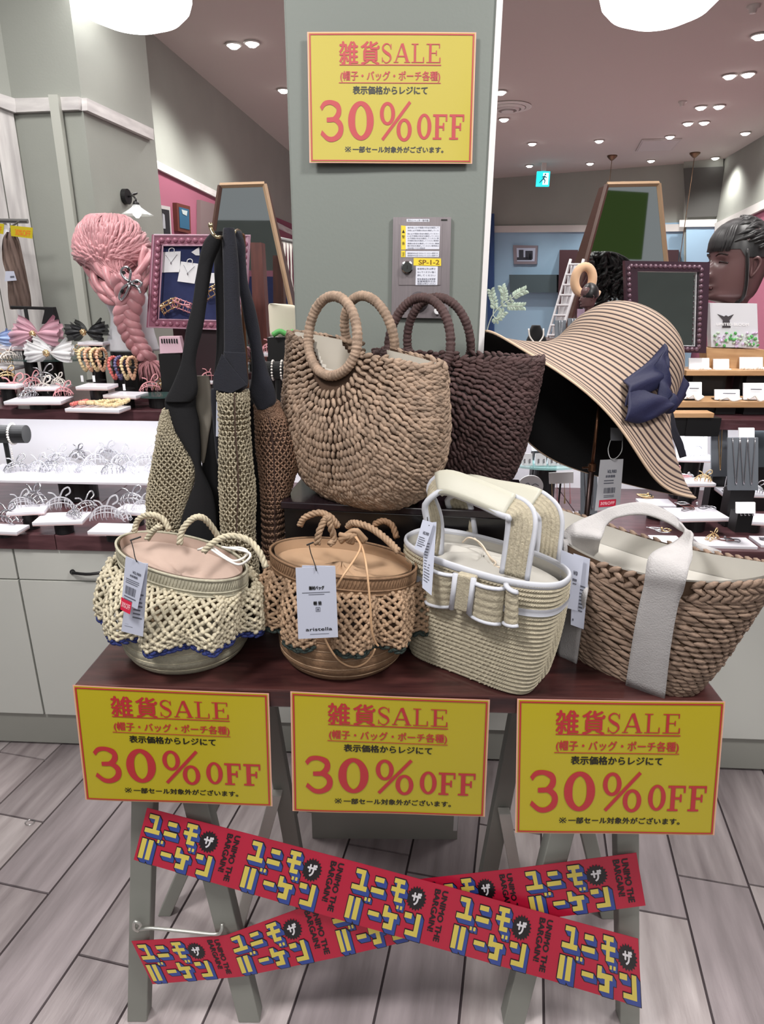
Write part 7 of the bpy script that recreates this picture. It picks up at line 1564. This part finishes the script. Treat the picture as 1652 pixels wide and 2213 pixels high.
# hanging jacket, yellow labels, rail
jk=thing('hanging_jacket','crumpled taupe jacket hanging with a white price tag at the left edge','jacket',tuple(UY(40,665,2.5)))
YJ=2.5; G=rowbody([(502,16,30,0,.5),(520,10,38,0,1),(560,8,48,0,1),(600,18,56,0,1),(640,20,64,0,1),(668,24,66,0,1)],YJ,.035,40,40); th=np.linspace(0,2*math.pi,40,endpoint=False)
for j in range(40): G[j,:,:2]*=1+.004*np.sin(th*7+j*.15)[:,None]+.002*np.sin(th*13+j*.4)[:,None]
mb=MB(); capbody(mb,G); obj('jacket_body',mb,mat('taupe_cloth',(112,94,86),.85,col2=(84,68,62),vscale=9,bump=.4,bscale=20),jk,smooth=True)
obj('hanger_hook',MB().tube(cr([UY(22,502,YJ),UY(24,490,YJ),UY(34,484,YJ),UY(40,478,YJ)],10),.003,6),M_rackm,jk); ptag('price_tag',[(12,586),(30,586),(36,606),(10,608)],YJ-.05,parent=jk,small=[(.5,.9,.5,.7)])
rl=thing('garment_rail','white garment rail post with a yellow discount card at the left edge','garment rail',tuple(UY(5,700,2.62)*np.array([1,1,0])))
a=UY(-60,476,2.58);b=UY(60,478,2.58); obj('rail',MB().tube([a,b],.008,8),M_rackm,rl); a=UY(12,480,2.6); obj('post',MB().tube([a,a*np.array([1,1,0])],.010,8),M_cardw,rl)
for px_,lb in(([(22,487),(71,492),(70,516),(24,510)],1),([(-40,478),(9,484),(7,506),(-38,500)],2)):
    ptag('yellow_card',px_,2.47,parent=rl,m=M_yel,lines=[('30%OFF',.2,.9,.30,.85,mat('orange_print',(206,110,30),.5),.006)])
obj('card_clip',MB().tube([UY(38,488,2.472),UY(38,477,2.57)],.0015,5),M_black,rl)
tr=thing('black_display_rail','black table rail behind the organza bows','display rail',tuple(UY(70,735,2.35)))
mb=MB(); mb.tube([UY(24,664,2.35),UY(118,667,2.35)],.005,6); obj('cross_bar',mb,M_black,tr)
for x in(55,105): p=UY(x,666,2.35); obj('leg',MB().tube([p,np.array([p[0]-(.0),p[1],ZS])],.006,6),M_black,tr)
o=obj('black_triangle_stand',MB().prism([UY(90,700,2.32),UY(122,700,2.32),UY(122,700,2.32)+np.array([0,.03,0]),UY(90,700,2.32)+np.array([0,.03,0])],[UY(98,664,2.32),UY(112,664,2.32),UY(112,664,2.32)+np.array([0,.03,0]),UY(98,664,2.32)+np.array([0,.03,0])]),M_black,tr)
o=obj('round_hook',MB().tube([UZ(64,1777,.004)+np.array([.012*math.cos(a),.010*math.sin(a),0]) for a in np.linspace(0,2*math.pi,24,endpoint=False)],.0008,5,closed=True),M_rackm); tag(o,'thin wire ring lying on the floor at the left','wire ring')

# ================================================================= MORE SMALL STOCK ON THE TRAYS
for x,y,z,k,a,sc,lb in [(62,858,1.0855,'sil',1.2,.8,'silver hair claw between the two pink claws of the front tray'),(138,856,1.0855,'rose',.2,.8,'small rose hair claw at the right end of the front tray'),(128,832,1.1105,'pearl',-.6,.8,'cream hair claw at the right end of the rear tray'),(70,834,1.1105,'rose',.9,.8,'rose hair claw at the left end of the rear tray'),
 (160,768,1.1865,'gold',.2,.7,'gold hair claw beneath the white organza bow on the glass plate'),(40,770,1.1865,'sil',.2,.9,'silver hair claw left of the white organza bow'),(20,776,1.1865,'pearl',.9,.8,'pearl hair claw at the left rim of the glass plate'),
 (452,822,1.1205,'rose',.5,.8,'rose hair claw on the tray between the tote straps'),(604,764,1.2055,'sil',.4,.8,'silver hair claw on the tray next to the pillar'),
 (160,1118,.7955,'sil',-.7,.7,'small silver hair claw in the middle of the front left tray'),(44,1096,.8105,'cl',.6,.8,'clear hair claw at the left end of the small rear tray'),(305,1100,.8005,'cl',.6,.7,'clear hair claw in front of the oat tote')]:
    q=UZ(x,y,z); put(k,np.array([q[0],q[1],z]),a,lb,None,sc)
for x,y,z,k,a,sc,lb in [(1455,1036,.8655,'rose',.3,.7,'small rose claw at the left end of the upper niche tray'),(1520,1040,.8655,'gold',-.4,.7,'small gold claw at the right end of the upper niche tray'),(1580,1062,.8405,'sil',.4,.7,'small silver claw at the foot of the tall grey board'),(1630,1064,.8405,'sil',-.5,.7,'small silver claw at the right of the board tray'),(1540,1166,.7575,'gold',.5,.6,'tiny gold claw beside the braided bracelets')]:
    q=UZ(x,y,z); put(k,np.array([q[0],q[1],z]),a,lb,None,sc)
